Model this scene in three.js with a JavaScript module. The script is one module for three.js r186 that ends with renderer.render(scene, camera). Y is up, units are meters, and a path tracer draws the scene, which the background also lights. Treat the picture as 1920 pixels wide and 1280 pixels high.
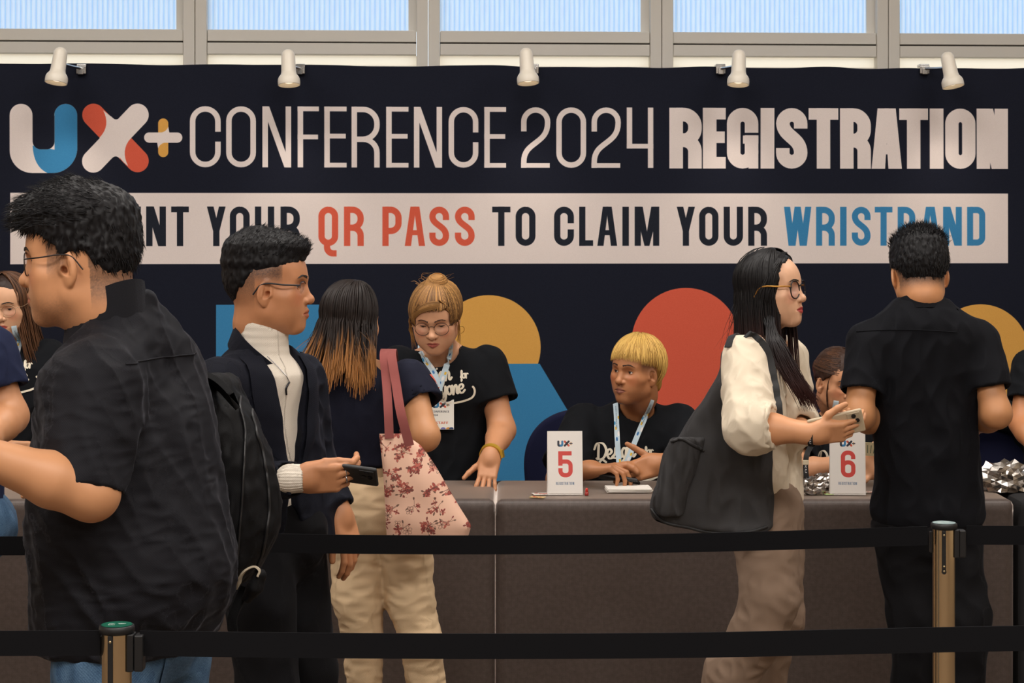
import * as THREE from 'three';
import { RoundedBoxGeometry } from 'three/addons/geometries/RoundedBoxGeometry.js';
import { mergeGeometries, mergeVertices } from 'three/addons/utils/BufferGeometryUtils.js';
import { RectAreaLightUniformsLib } from 'three/addons/lights/RectAreaLightUniformsLib.js';
import { createNoise3D, createNoise2D } from 'simplex-noise';

// ---------------------------------------------------------------- camera, sky, lights, exposure
const FOCAL = 3600, EYE = 1.66, HORIZON = 420;            // focal length in pixels of the 1920 x 1280 frame; lens shifted downwards
const scene = new THREE.Scene();
const renderer = new THREE.WebGLRenderer({ antialias: true });
renderer.toneMapping = THREE.LinearToneMapping;
renderer.toneMappingExposure = 0.95;
renderer.shadowMap.enabled = true;
const FULL = 2 * (1280 - HORIZON);
const camera = new THREE.PerspectiveCamera(2 * Math.atan(FULL / 2 / FOCAL) * 180 / Math.PI, 1920 / FULL, 0.1, 60);
camera.position.set(0, EYE, 0);
camera.lookAt(0, EYE, -5);
camera.setViewOffset(1920, FULL, 0, FULL / 2 - HORIZON, 1920, 1280);
scene.add(camera);
scene.background = new THREE.Color().setRGB(0.80, 0.91, 1.0);
scene.backgroundIntensity = 2.0;
RectAreaLightUniformsLib.init();
const PANEL_WARM = new THREE.Color().setRGB(1.0, 0.945, 0.885);
const PANEL_POWER = 8.2;
// ceiling light panels of the hall: [x, z, width, depth, power factor]
const PANELS = [[-2.8, -1.4, 1.8, 1.2, 1.05], [0, -1.4, 1.8, 1.2, 1.05], [2.8, -1.4, 1.8, 1.2, 1.05], [-2.8, -5.6, 1.8, 1.2, 0.78], [0, -5.6, 1.8, 1.2, 0.78], [2.8, -5.6, 1.8, 1.2, 0.78], [-2.2, 2.6, 1.8, 1.2, 1.0], [2.2, 2.6, 1.8, 1.2, 1.0]];
const CEIL = 4.3;
// ---------------------------------------------------------------- helpers
const V = (x, y, z) => new THREE.Vector3(x, y, z);
const W = (px, py, z) => V((px - 960) * z / FOCAL, EYE - (py - HORIZON) * z / FOCAL, -z);   // a point at distance z that the photograph shows at px, py
const lerp = (a, b, t) => a + (b - a) * t, clamp = (x, a, b) => x < a ? a : x > b ? b : x, sstep = (a, b, x) => { const t = clamp((x - a) / (b - a), 0, 1); return t * t * (3 - 2 * t); };
let seedState = 12345;
const rnd = () => { seedState = (seedState + 0x6d2b79f5) | 0; let t = Math.imul(seedState ^ (seedState >>> 15), 1 | seedState); t = (t + Math.imul(t ^ (t >>> 7), 61 | t)) ^ t; return ((t ^ (t >>> 14)) >>> 0) / 4294967296; };
const reseed = (n) => { seedState = n * 7919 + 17; };
const rr = (a, b) => a + (b - a) * rnd();
reseed(1);
const noise3 = createNoise3D(rnd), noise2 = createNoise2D(rnd);
const lin = (r, g, b) => { const c = new THREE.Color().setRGB(r / 255, g / 255, b / 255, THREE.SRGBColorSpace); return [c.r, c.g, c.b]; };
const taken = new Map();
const numbered = (n) => { const k = taken.get(n) ?? 0; taken.set(n, k + 1); return k ? n + '_' + String(k).padStart(3, '0') : n; };
function tag(o, label, category, group, kind) { if (label) o.userData.label = label; if (category) o.userData.category = category; if (group) o.userData.group = group; if (kind) o.userData.kind = kind; return o; }
function mesh(name, geometry, material, parent) {
  const m = new THREE.Mesh(geometry, material); m.name = parent && parent !== scene ? name : numbered(name); m.castShadow = m.receiveShadow = true; (parent ?? scene).add(m); return m;
}
function thing(name, label, category, at, group) { const o = new THREE.Group(); o.name = numbered(name); if (at) o.position.copy(at); tag(o, label, category, group); scene.add(o); return o; }
function mat(rgb, roughness = 0.8, more = {}) { const m = new THREE.MeshPhysicalMaterial({ roughness, ...more }); if (Array.isArray(rgb)) m.color.setRGB(rgb[0], rgb[1], rgb[2]); else m.color.set(rgb); return m; }
const merge = (list) => { const l = list.map((g) => { g = g.index ? g.toNonIndexed() : g.clone(); for (const k of Object.keys(g.attributes)) if (!['position', 'normal', 'uv'].includes(k)) g.deleteAttribute(k); if (!g.attributes.uv) g.setAttribute('uv', new THREE.BufferAttribute(new Float32Array(g.attributes.position.count * 2), 2)); return g; }); return mergeGeometries(l); };
const boxG = (w, h, d, x = 0, y = 0, z = 0, r = 0) => (r ? new RoundedBoxGeometry(w, h, d, 3, r) : new THREE.BoxGeometry(w, h, d)).translate(x, y, z);
const cylG = (r1, r2, h, x = 0, y = 0, z = 0, n = 32) => new THREE.CylinderGeometry(r1, r2, h, n).translate(x, y, z);
const tubeG = (pts, r, n = 40, sides = 8, closed = false) => new THREE.TubeGeometry(new THREE.CatmullRomCurve3(pts, closed), n, r, sides, closed);
const latheG = (pts, n = 40) => new THREE.LatheGeometry(pts.map(([x, y]) => new THREE.Vector2(x, y)), n);
function canvas(w, h, draw, srgb = true) { const c = document.createElement('canvas'); c.width = w; c.height = h; const g = c.getContext('2d'); draw(g, w, h); const t = new THREE.CanvasTexture(c); if (srgb) t.colorSpace = THREE.SRGBColorSpace; t.wrapS = t.wrapT = THREE.RepeatWrapping; return t; }
function dataTex(n, f, srgb = false) {
  const d = new Uint8Array(n * n * 4);
  for (let y = 0; y < n; y++) for (let x = 0; x < n; x++) { const v = f(x / n, y / n), o = (y * n + x) * 4; if (Array.isArray(v)) { d[o] = v[0]; d[o + 1] = v[1]; d[o + 2] = v[2]; } else d[o] = d[o + 1] = d[o + 2] = clamp(v, 0, 255); d[o + 3] = 255; }
  const t = new THREE.DataTexture(d, n, n); t.magFilter = THREE.LinearFilter; t.minFilter = THREE.LinearMipmapLinearFilter; t.wrapS = t.wrapT = THREE.RepeatWrapping; if (srgb) t.colorSpace = THREE.SRGBColorSpace; t.needsUpdate = true; return t;
}

// ---------------------------------------------------------------- distance fields
const smin = (a, b, k) => { const h = k - Math.abs(a - b); return h > 0 ? Math.min(a, b) - h * h / (4 * k) : Math.min(a, b); };
const smax = (a, b, k) => -smin(-a, -b, k);
function cone(a, b, r1, r2) {                              // tapered capsule
  const bax = b.x - a.x, bay = b.y - a.y, baz = b.z - a.z, l2 = bax * bax + bay * bay + baz * baz || 1e-9, ax = a.x, ay = a.y, az = a.z;
  return (x, y, z) => {
    const px = x - ax, py = y - ay, pz = z - az; let t = (px * bax + py * bay + pz * baz) / l2; t = t < 0 ? 0 : t > 1 ? 1 : t;
    const qx = px - bax * t, qy = py - bay * t, qz = pz - baz * t;
    return Math.sqrt(qx * qx + qy * qy + qz * qz) - (r1 + (r2 - r1) * t);
  };
}
function ell(c, r, R) {                                    // ellipsoid, R = optional basis [X, Y, Z] of its axes
  const cx = c.x, cy = c.y, cz = c.z, [rx, ry, rz] = r;
  return (x, y, z) => {
    let px = x - cx, py = y - cy, pz = z - cz;
    if (R) { const ux = px * R[0].x + py * R[0].y + pz * R[0].z, uy = px * R[1].x + py * R[1].y + pz * R[1].z, uz = px * R[2].x + py * R[2].y + pz * R[2].z; px = ux; py = uy; pz = uz; }
    const ax = px / rx, ay = py / ry, az = pz / rz, k0 = Math.sqrt(ax * ax + ay * ay + az * az), bx = ax / rx, by = ay / ry, bz = az / rz, k1 = Math.sqrt(bx * bx + by * by + bz * bz);
    return k1 < 1e-9 ? -Math.min(rx, ry, rz) : k0 * (k0 - 1) / k1;
  };
}
function rbox(c, h, r, R) {                                // rounded box with half sizes h
  return (x, y, z) => {
    let px = x - c.x, py = y - c.y, pz = z - c.z;
    if (R) { const ux = px * R[0].x + py * R[0].y + pz * R[0].z, uy = px * R[1].x + py * R[1].y + pz * R[1].z, uz = px * R[2].x + py * R[2].y + pz * R[2].z; px = ux; py = uy; pz = uz; }
    const qx = Math.abs(px) - h[0] + r, qy = Math.abs(py) - h[1] + r, qz = Math.abs(pz) - h[2] + r, mx = Math.max(qx, 0), my = Math.max(qy, 0), mz = Math.max(qz, 0);
    return Math.sqrt(mx * mx + my * my + mz * mz) + Math.min(Math.max(qx, qy, qz), 0) - r;
  };
}
function blend(k, ...list) { const n = list.length; return (x, y, z) => { let d = list[0](x, y, z); for (let i = 1; i < n; i++) d = smin(d, list[i](x, y, z), k); return d; }; }
function chain(pts, radii, k = 0.02) { const l = []; for (let i = 0; i + 1 < pts.length; i++) l.push(cone(pts[i], pts[i + 1], radii[i], radii[i + 1])); return l.length === 1 ? l[0] : blend(k, ...l); }
// a trunk of elliptic sections [y, centre x, centre z, half width, half depth], turned by yaw about the vertical, cut at its first and last section
function trunk(sec, yaw, round = 0.03) {
  const c = Math.cos(yaw), s = Math.sin(yaw), n = sec.length, lo = sec[0][0], hi = sec[n - 1][0];
  return (x, y, z) => {
    const yy = clamp(y, lo, hi); let i = 0; while (i < n - 2 && yy > sec[i + 1][0]) i++;
    const A = sec[i], B = sec[i + 1]; let t = (yy - A[0]) / (B[0] - A[0] || 1);
    const P0 = sec[Math.max(i - 1, 0)], P3 = sec[Math.min(i + 2, n - 1)], h = B[0] - A[0];
    const cr = (j) => { const m0 = i > 0 ? (B[j] - P0[j]) / (B[0] - P0[0]) * h : B[j] - A[j], m1 = i < n - 2 ? (P3[j] - A[j]) / (P3[0] - A[0]) * h : B[j] - A[j], t2 = t * t, t3 = t2 * t; return (2 * t3 - 3 * t2 + 1) * A[j] + (t3 - 2 * t2 + t) * m0 + (3 * t2 - 2 * t3) * B[j] + (t3 - t2) * m1; };
    const dx = x - cr(1), dz = z - cr(2), a = cr(3), b = cr(4), u = (dx * c - dz * s) / a, w = (dx * s + dz * c) / b, k0 = Math.sqrt(u * u + w * w), k1 = Math.sqrt(u * u / (a * a) + w * w / (b * b));
    const d = k1 < 1e-6 ? -Math.min(a, b) : k0 * (k0 - 1) / k1;
    return smax(d * 0.9, Math.max(lo - y, y - hi), round);
  };
}
// surface nets; field f, box lo..hi, cell size, colour(x, y, z, normal) -> linear rgb; skip(x, y, z) leaves cells out
function net(f, lo, hi, cell, colour, skip) {
  const B = 6, nx = Math.ceil((hi.x - lo.x) / cell / B) * B + 1, ny = Math.ceil((hi.y - lo.y) / cell / B) * B + 1, nz = Math.ceil((hi.z - lo.z) / cell / B) * B + 1;
  const D = new Float32Array(nx * ny * nz).fill(NaN), idx = (i, j, k) => (k * ny + j) * nx + i, reach = cell * B * 0.9 * 1.25;
  const blocks = [];
  for (let k = 0; k < nz - 1; k += B) for (let j = 0; j < ny - 1; j += B) for (let i = 0; i < nx - 1; i += B) {
    if (Math.abs(f(lo.x + (i + B / 2) * cell, lo.y + (j + B / 2) * cell, lo.z + (k + B / 2) * cell)) > reach) continue;
    blocks.push(i, j, k);
    for (let c = k; c <= k + B; c++) for (let b = j; b <= j + B; b++) for (let a = i; a <= i + B; a++) { const o = idx(a, b, c); if (D[o] !== D[o]) D[o] = f(lo.x + a * cell, lo.y + b * cell, lo.z + c * cell); }
  }
  const id = new Int32Array(nx * ny * nz).fill(-1), pos = [], tri = [];
  for (let q = 0; q < blocks.length; q += 3) for (let k = blocks[q + 2]; k < blocks[q + 2] + B; k++) for (let j = blocks[q + 1]; j < blocks[q + 1] + B; j++) for (let i = blocks[q]; i < blocks[q] + B; i++) {
    let m = 0, sx = 0, sy = 0, sz = 0, n = 0; const v = [];
    for (let c = 0; c < 8; c++) { const d = D[idx(i + (c & 1), j + ((c >> 1) & 1), k + (c >> 2))]; v.push(d); if (d < 0) m |= 1 << c; }
    if (m === 0 || m === 255) continue;
    for (let a = 0; a < 8; a++) for (let bit = 1; bit < 8; bit <<= 1) { if (a & bit) continue; const b = a | bit; if ((v[a] < 0) === (v[b] < 0)) continue; const t = v[a] / (v[a] - v[b]); sx += (a & 1) + (bit === 1 ? t : 0); sy += ((a >> 1) & 1) + (bit === 2 ? t : 0); sz += (a >> 2) + (bit === 4 ? t : 0); n++; }
    if (!n) continue;
    const x = lo.x + (i + sx / n) * cell, y = lo.y + (j + sy / n) * cell, z = lo.z + (k + sz / n) * cell;
    if (skip && skip(x, y, z)) continue;
    id[idx(i, j, k)] = pos.length / 3; pos.push(x, y, z);
  }
  const quad = (a, b, c, d, flip) => { if (a < 0 || b < 0 || c < 0 || d < 0) return; if (flip) tri.push(a, c, b, a, d, c); else tri.push(a, b, c, a, c, d); };
  for (let q = 0; q < blocks.length; q += 3) for (let k = blocks[q + 2]; k < blocks[q + 2] + B; k++) for (let j = blocks[q + 1]; j < blocks[q + 1] + B; j++) for (let i = blocks[q]; i < blocks[q] + B; i++) {
    const d0 = D[idx(i, j, k)], s0 = d0 < 0;
    if (j && k && (D[idx(i + 1, j, k)] < 0) !== s0) quad(id[idx(i, j - 1, k - 1)], id[idx(i, j, k - 1)], id[idx(i, j, k)], id[idx(i, j - 1, k)], !s0);
    if (i && k && (D[idx(i, j + 1, k)] < 0) !== s0) quad(id[idx(i - 1, j, k - 1)], id[idx(i - 1, j, k)], id[idx(i, j, k)], id[idx(i, j, k - 1)], !s0);
    if (i && j && (D[idx(i, j, k + 1)] < 0) !== s0) quad(id[idx(i - 1, j - 1, k)], id[idx(i, j - 1, k)], id[idx(i, j, k)], id[idx(i - 1, j, k)], !s0);
  }
  const N = pos.length / 3, nor = new Float32Array(pos.length), uv = new Float32Array(N * 2), col = colour ? new Float32Array(pos.length) : null, e = cell * 0.6;
  for (let i = 0; i < N; i++) {
    const x = pos[i * 3], y = pos[i * 3 + 1], z = pos[i * 3 + 2];
    const a = f(x + e, y - e, z - e), b = f(x - e, y - e, z + e), c = f(x - e, y + e, z - e), d = f(x + e, y + e, z + e);
    let gx = a - b - c + d, gy = -a - b + c + d, gz = -a + b - c + d; const l = Math.hypot(gx, gy, gz) || 1; gx /= l; gy /= l; gz /= l;
    nor[i * 3] = gx; nor[i * 3 + 1] = gy; nor[i * 3 + 2] = gz;
    uv[i * 2] = Math.abs(gx) > Math.abs(gz) ? z : x; uv[i * 2 + 1] = Math.abs(gy) > 0.8 ? z : y;
    if (col) { const rgb = colour(x, y, z, gx, gy, gz); col[i * 3] = rgb[0]; col[i * 3 + 1] = rgb[1]; col[i * 3 + 2] = rgb[2]; }
  }
  const g = new THREE.BufferGeometry();
  g.setAttribute('position', new THREE.BufferAttribute(new Float32Array(pos), 3)); g.setAttribute('normal', new THREE.BufferAttribute(nor, 3)); g.setAttribute('uv', new THREE.BufferAttribute(uv, 2));
  if (col) g.setAttribute('color', new THREE.BufferAttribute(col, 3));
  g.setIndex(tri);
  return g;
}
// joins geometries that all have position, normal, uv, colour and an index
function join(list) { return mergeGeometries(list.filter((g) => g.attributes.position.count)); }
function paint(g, rgb) { if (!g.attributes.uv) g.setAttribute('uv', new THREE.BufferAttribute(new Float32Array(g.attributes.position.count * 2), 2)); if (!g.index) { const n = g.attributes.position.count; g.setIndex([...Array(n).keys()]); } const n = g.attributes.position.count, c = new Float32Array(n * 3); for (let i = 0; i < n; i++) { const r = typeof rgb === 'function' ? rgb(g.attributes.position.getX(i), g.attributes.position.getY(i), g.attributes.position.getZ(i)) : rgb; c[i * 3] = r[0]; c[i * 3 + 1] = r[1]; c[i * 3 + 2] = r[2]; } g.setAttribute('color', new THREE.BufferAttribute(c, 3)); return g; }
// moves a point along dir (unit) until it lies on the field's surface
function land(f, p, dir, off = 0, far = 0.6) { let t = 0; for (let i = 0; i < 60; i++) { const d = f(p.x + dir.x * t, p.y + dir.y * t, p.z + dir.z * t) - off; if (d < 0.0006) break; t += Math.max(d * 0.8, 0.0005); if (t > far) break; } return V(p.x + dir.x * t, p.y + dir.y * t, p.z + dir.z * t); }
// a ribbon (strap, lanyard, belt) along points, with the side direction given for each
function ribbonG(pts, sides, width, thick = 0.002, repeat = 1) {
  const pos = [], uv = [], tri = [], n = pts.length; let len = 0;
  for (let i = 0; i < n; i++) {
    const t = pts[Math.min(i + 1, n - 1)].clone().sub(pts[Math.max(i - 1, 0)]).normalize(), s = (Array.isArray(sides) ? sides[i] : sides).clone(); s.addScaledVector(t, -s.dot(t)).normalize(); const nn = s.clone().cross(t).normalize();
    if (i) len += pts[i].distanceTo(pts[i - 1]);
    for (const [a, b] of [[-1, 1], [1, 1], [1, 1], [1, -1], [1, -1], [-1, -1], [-1, -1], [-1, 1]]) { const p = pts[i].clone().addScaledVector(s, a * width / 2).addScaledVector(nn, b * thick / 2); pos.push(p.x, p.y, p.z); uv.push((a + 1) / 2, len * repeat); }
  }
  for (let i = 0; i + 1 < n; i++) for (let q = 0; q < 8; q += 2) { const a = i * 8 + q, b = a + 1, c = a + 8, d = b + 8; tri.push(a, c, b, b, c, d); }
  tri.push(0, 3, 5, 0, 5, 7, (n - 1) * 8, (n - 1) * 8 + 5, (n - 1) * 8 + 3, (n - 1) * 8, (n - 1) * 8 + 7, (n - 1) * 8 + 5);
  const g = new THREE.BufferGeometry(); g.setAttribute('position', new THREE.Float32BufferAttribute(pos, 3)); g.setAttribute('uv', new THREE.Float32BufferAttribute(uv, 2)); g.setIndex(tri); g.computeVertexNormals(); return g;
}
const curve = (pts, n) => new THREE.CatmullRomCurve3(pts, false, 'centripetal').getPoints(n);
// ---------------------------------------------------------------- the hall
const struct = (name, g, m, parent) => { const o = mesh(name, g, m, parent); if (!parent) o.userData.kind = 'structure'; return o; };
const carpetTex = dataTex(256, (u, v) => { const n = noise2(u * 40, v * 40) * 14 + noise2(u * 7 + 9, v * 7) * 16 + (rnd() - 0.5) * 30; return [92 + n, 78 + n, 66 + n]; }, true); carpetTex.repeat.set(8, 8);
const plasterTex = dataTex(256, (u, v) => { const n = noise2(u * 60, v * 60) * 3 + (rnd() - 0.5) * 5; return [222 + n, 208 + n, 188 + n]; }, true);
const M = {
  carpet: mat([1, 1, 1], 0.95, { map: carpetTex }), plaster: mat([1, 1, 1], 0.9, { map: plasterTex }), ceiling: mat(lin(225, 216, 200), 0.95),
  frame: mat(lin(236, 232, 224), 0.55), gasket: mat(lin(70, 66, 62), 0.8),
};
struct('floor', boxG(13, 0.2, 17, 0, -0.1, -2.6), M.carpet);
struct('ceiling', boxG(13, 0.2, 17, 0, CEIL + 0.1, -2.6), M.ceiling);
struct('wall_left', boxG(0.2, CEIL, 17, -6.6, CEIL / 2, -2.6), M.plaster);
struct('wall_right', boxG(0.2, CEIL, 17, 6.6, CEIL / 2, -2.6), M.plaster);
struct('wall_front', boxG(13, CEIL, 0.2, 0, CEIL / 2, 5.8), M.plaster);
// back wall: solid below, glazed above; a slight turn of the whole end of the hall, as the lettering shows
const TURN = 3 * Math.PI / 180, ENDZ = 9.5;
const hall = (u, y, back = 0) => V(u * Math.cos(TURN) - back * Math.sin(TURN) * -1 * 0, y, -(ENDZ + back) - u * Math.sin(TURN));
const onEnd = (o, u, y, back = 0) => { o.position.copy(hall(u, y, back)); o.rotation.y = TURN; return o; };
const ux = (px, zc) => (px - 960) * zc / (FOCAL * Math.cos(TURN) - (px - 960) * Math.sin(TURN));    // photograph column -> metres along a turned plane that crosses the axis at zc
const vy = (py, u, zc) => EYE - (py - HORIZON) * (zc + u * Math.sin(TURN)) / FOCAL;
const SILL = vy(122, 0, ENDZ) - 0.02;
onEnd(struct('wall_back', boxG(14, SILL, 0.2, 0, 0, 0), M.plaster), 0, SILL / 2, 0.16);
const paneTop = 3.55, lowTop = vy(103, 0, ENDZ), railTop = vy(57, 0, ENDZ);
onEnd(struct('wall_header', boxG(14, CEIL - paneTop, 0.2), M.plaster), 0, (CEIL + paneTop) / 2, 0.16);
const mull = [-2500, -540, -100, 362.5, 801, 1240, 1666, 2105, 2545].slice(1, 8).map((p) => ux(p, ENDZ));
mull.unshift(-6.2); mull.push(6.2);
const polyTex = dataTex(256, (u, v) => { const s = Math.sin(u * Math.PI * 2 * 8); const n = noise2(u * 9, v * 5) * 4; const k = sstep(0.25, 0.95, s); return [196 - 34 * k + n, 208 - 18 * k + n, 224 - 3 * k]; }, true);
const polyBump = dataTex(128, (u) => 127 + 120 * Math.sin(u * Math.PI * 2 * 8));
const paneMat = mat([1, 1, 1], 1, { map: polyTex, bumpMap: polyBump, bumpScale: 0.004, transmission: 0.85, thickness: 0 });
const lowMat = mat(lin(252, 236, 214), 1, { transmission: 0.9, thickness: 0 });
for (let i = 0; i + 1 < mull.length; i++) {
  const a = mull[i], b = mull[i + 1], w = b - a, c = (a + b) / 2;
  const win = new THREE.Group(); win.name = 'window_' + (i + 1); win.userData.kind = 'structure'; scene.add(win); onEnd(win, c, 0, 0.1);
  const pg = new THREE.PlaneGeometry(w - 0.1, paneTop - railTop - 0.01); for (let q = 0; q < 4; q++) { pg.attributes.uv.setX(q, pg.attributes.uv.getX(q) * (w - 0.1) / 0.2); }
  mesh('pane', pg.translate(0, (paneTop + railTop) / 2, 0), paneMat, win);
  mesh('lower_pane', new THREE.PlaneGeometry(w - 0.1, lowTop - SILL).translate(0, (lowTop + SILL) / 2, 0.01), lowMat, win);
  const mid = (lowTop + railTop) / 2, g = 0.004;
  mesh('rail', boxG(w - 0.118, railTop - mid - g, 0.07, 0, (railTop + mid) / 2 + g / 2, 0.03, 0.004), M.frame, win);
  mesh('rail', boxG(w - 0.118, mid - lowTop - g, 0.085, 0, (lowTop + mid) / 2 - g / 2, 0.03, 0.004), M.frame, win);
  mesh('rail_gasket', boxG(w - 0.118, 0.012, 0.05, 0, mid, 0.03), M.gasket, win);
  mesh('bead', boxG(0.045, paneTop - railTop, 0.02, w / 2 - 0.075, (paneTop + railTop) / 2, 0.012), M.frame, win);
  mesh('bead', boxG(w - 0.12, 0.012, 0.03, 0, SILL + 0.012, 0.03), M.frame, win);
  for (const s of [-1, 1]) mesh('stile', boxG(0.056, paneTop - SILL, 0.12, s * (w / 2 - 0.0295), (paneTop + SILL) / 2, 0.02, 0.004), M.frame, win);
}
// ceiling light panels
for (const [x, z, w, d, p] of PANELS) {
  const t = thing('ceiling_light_panel', 'square diffused light panel recessed in the hall ceiling', 'light', V(x, CEIL, z), 'ceiling light panels');
  mesh('frame', merge([boxG(w + 0.08, 0.05, 0.04, 0, -0.025, d / 2 + 0.02), boxG(w + 0.08, 0.05, 0.04, 0, -0.025, -d / 2 - 0.02), boxG(0.04, 0.05, d, w / 2 + 0.02, -0.025, 0), boxG(0.04, 0.05, d, -w / 2 - 0.02, -0.025, 0)]), M.frame, t);
  const dm = mat([0.9, 0.9, 0.9], 0.6); dm.emissive.copy(PANEL_WARM); dm.emissiveIntensity = PANEL_POWER * p * 0.7;
  mesh('diffuser', boxG(w, 0.02, d, 0, -0.015, 0), dm, t);
  const l = new THREE.RectAreaLight(PANEL_WARM, PANEL_POWER * p, w, d); l.name = 'panel_light'; l.position.set(0, -0.04, 0); l.rotation.x = -Math.PI / 2; t.add(l);
}

// ---------------------------------------------------------------- lettering
// letters as strokes in a w x h box, y downwards, stroke t
function glyph(g, ch, x, y, w, h, t, th = t) {
  g.save(); g.translate(x, y); g.lineWidth = t; g.lineCap = 'butt'; g.lineJoin = 'miter'; const k = t / 2, R = w - k, r = (w - t) / 2, c = w / 2;
  const path = (...cmds) => { g.beginPath(); for (const q of cmds) { if (q.length === 2) g[q === cmds[0] ? 'moveTo' : 'lineTo'](q[0], q[1]); else if (q.length === 5) g.arcTo(q[0], q[1], q[2], q[3], q[4]); else if (q.length === 6) g.bezierCurveTo(...q); else if (q.length === 4) g.quadraticCurveTo(...q); } g.stroke(); };
  const poly = (...p) => { g.beginPath(); p.forEach((q, i) => g[i ? 'lineTo' : 'moveTo'](q[0], q[1])); g.closePath(); g.fill(); };
  const bar = (x0, y0, x1, y1) => g.fillRect(x0, y0, x1 - x0, y1 - y0);
  switch (ch) {
    case 'I': bar(0, 0, w, h); break;
    case 'O': case 'Q': case '0': path([c, k], [R, k, R, h / 2, r], [R, h - k, c, h - k, r], [k, h - k, k, h / 2, r], [k, k, c, k, r], [c + 0.01, k]); if (ch === 'Q') path([c - k * 0.4, h - k], [c - k * 0.4, h + t * 1.2, c + w * 0.4, h + t * 1.2, t], [c + w * 0.42, h + t * 1.2]); break;
    case 'C': path([R, h * 0.42], [R, k, c, k, r], [k, k, k, h / 2, r], [k, h - k, c, h - k, r], [R, h - k, R, h * 0.58, r], [R, h * 0.58]); break;
    case 'G': path([R, h * 0.41], [R, k, c, k, r], [k, k, k, h / 2, r], [k, h - k, c, h - k, r], [R, h - k, R, h * 0.6, r], [R, h * 0.45]); bar(c + t * 0.02, h * 0.455, w, h * 0.455 + th * 0.7); bar(w - t * 0.72, h * 0.7, w, h); break;
    case 'E': bar(0, 0, t, h); bar(0, 0, w, th); bar(0, h - th, w, h); bar(0, h * 0.485 - th / 2, w * 0.96, h * 0.485 + th / 2); break;
    case 'F': bar(0, 0, t, h); bar(0, 0, w, th); bar(0, h * 0.5 - th / 2, w * 0.96, h * 0.5 + th / 2); break;
    case 'L': bar(0, 0, t, h); bar(0, h - th, w, h); break;
    case 'T': bar(0, 0, w, th); bar(c - k, 0, c + k, h); break;
    case 'N': bar(0, 0, t, h); bar(w - t, 0, w, h); poly([0, 0], [t * 1.22, 0], [w, h], [w - t * 1.22, h]); break;
    case 'M': bar(0, 0, t, h); bar(w - t, 0, w, h); poly([0, 0], [t * 1.3, 0], [c + k * 0.8, h], [c - k * 0.8, h]); poly([w, 0], [w - t * 1.3, 0], [c - k * 0.8, h], [c + k * 0.8, h]); break;
    case 'W': poly([0, 0], [t, 0], [w * 0.3 + k, h], [w * 0.3 - k * 1.2, h]); poly([c - k, 0], [c + k, 0], [w * 0.3 + k * 1.1, h], [w * 0.3 - k, h]); poly([c - k, 0], [c + k, 0], [w * 0.7 + k, h], [w * 0.7 - k * 1.1, h]); poly([w - t, 0], [w, 0], [w * 0.7 + k * 1.2, h], [w * 0.7 - k, h]); break;
    case 'Y': bar(c - k, h * 0.55, c + k, h); poly([0, 0], [t * 1.05, 0], [c + k, h * 0.62], [c - k, h * 0.62]); poly([w, 0], [w - t * 1.05, 0], [c - k, h * 0.62], [c + k, h * 0.62]); break;
    case 'A': { const q = Math.min(t * 0.72, w * 0.3); poly([c - q, 0], [c + q * 0.25, 0], [t, h], [0, h]); poly([c - q * 0.25, 0], [c + q, 0], [w, h], [w - t, h]); bar(w * 0.24, h * 0.6, w * 0.76, h * 0.6 + th * (t > w * 0.4 ? 0.85 : 0.9)); break; }
    case 'U': path([k, 0], [k, h - k, c, h - k, r], [R, h - k, R, h / 2, r], [R, 0]); break;
    case 'R': case 'P': case 'D': case 'B': {
      const m = ch === 'D' ? h - k : ch === 'P' ? h * 0.62 - 0 : h * 0.535, rb = Math.min((m - k) / 2, (w - t) * (ch === 'D' ? 0.42 : 0.62));
      bar(0, 0, t, h); path([k, k], [R, k, R, (m + k) / 2, rb], [R, m, k, m, rb], [k, m]);
      if (ch === 'R') path([w * 0.45, m], [R, m, R, h, (w - t) * 0.6], [R, h]);
      if (ch === 'B') path([k, m], [R, m, R, h * 0.8, (w - t) * 0.6], [R, h - k, k, h - k, (w - t) * 0.6], [k, h - k]); break;
    }
    case 'S': path([R, h * 0.34], [R, k, c, k, r], [k, k, k, h * 0.3, r], [k, h * 0.24], [k, h * 0.48, R, h * 0.48, R, h * 0.74], [R, h - k, c, h - k, r], [k, h - k, k, h * 0.7, r], [k, h * 0.66]); break;
    case '2': path([k, h * 0.4], [k, k, c, k, r], [R, k, R, h * 0.3, r], [R, h * 0.26], [R, h * 0.62, k, h * 0.56, k, h * 0.9], [k, h]); bar(0, h - th, w * 0.98, h); break;
    case '4': bar(w - t, 0, w, h); bar(0, 0, t, h * 0.68); bar(0, h * 0.6, w, h * 0.6 + th); break;
    case '5': bar(0, 0, w * 0.95, th); bar(0, 0, t, h * 0.52); path([k, h * 0.5], [k, h * 0.37, c, h * 0.37, r * 0.6], [R, h * 0.37, R, h * 0.6, r], [R, h - k, c, h - k, r], [k, h - k, k, h * 0.7, r], [k, h * 0.62]); break;
    case '6': path([R, h * 0.33], [R, k, c, k, r], [k, k, k, h / 2, r], [k, h - k, c, h - k, r], [R, h - k, R, h * 0.7, r], [R, h * 0.4, c, h * 0.4, r], [k, h * 0.4, k, h * 0.6, r], [k, h * 0.62]); break;
  }
  g.restore();
}
const PRINT = { white: 'rgb(224,212,208)', navy: 'rgb(24,27,40)', blue: 'rgb(58,128,176)', red: 'rgb(210,92,70)', yellow: 'rgb(214,160,80)', dark: 'rgb(32,36,46)' };
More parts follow.
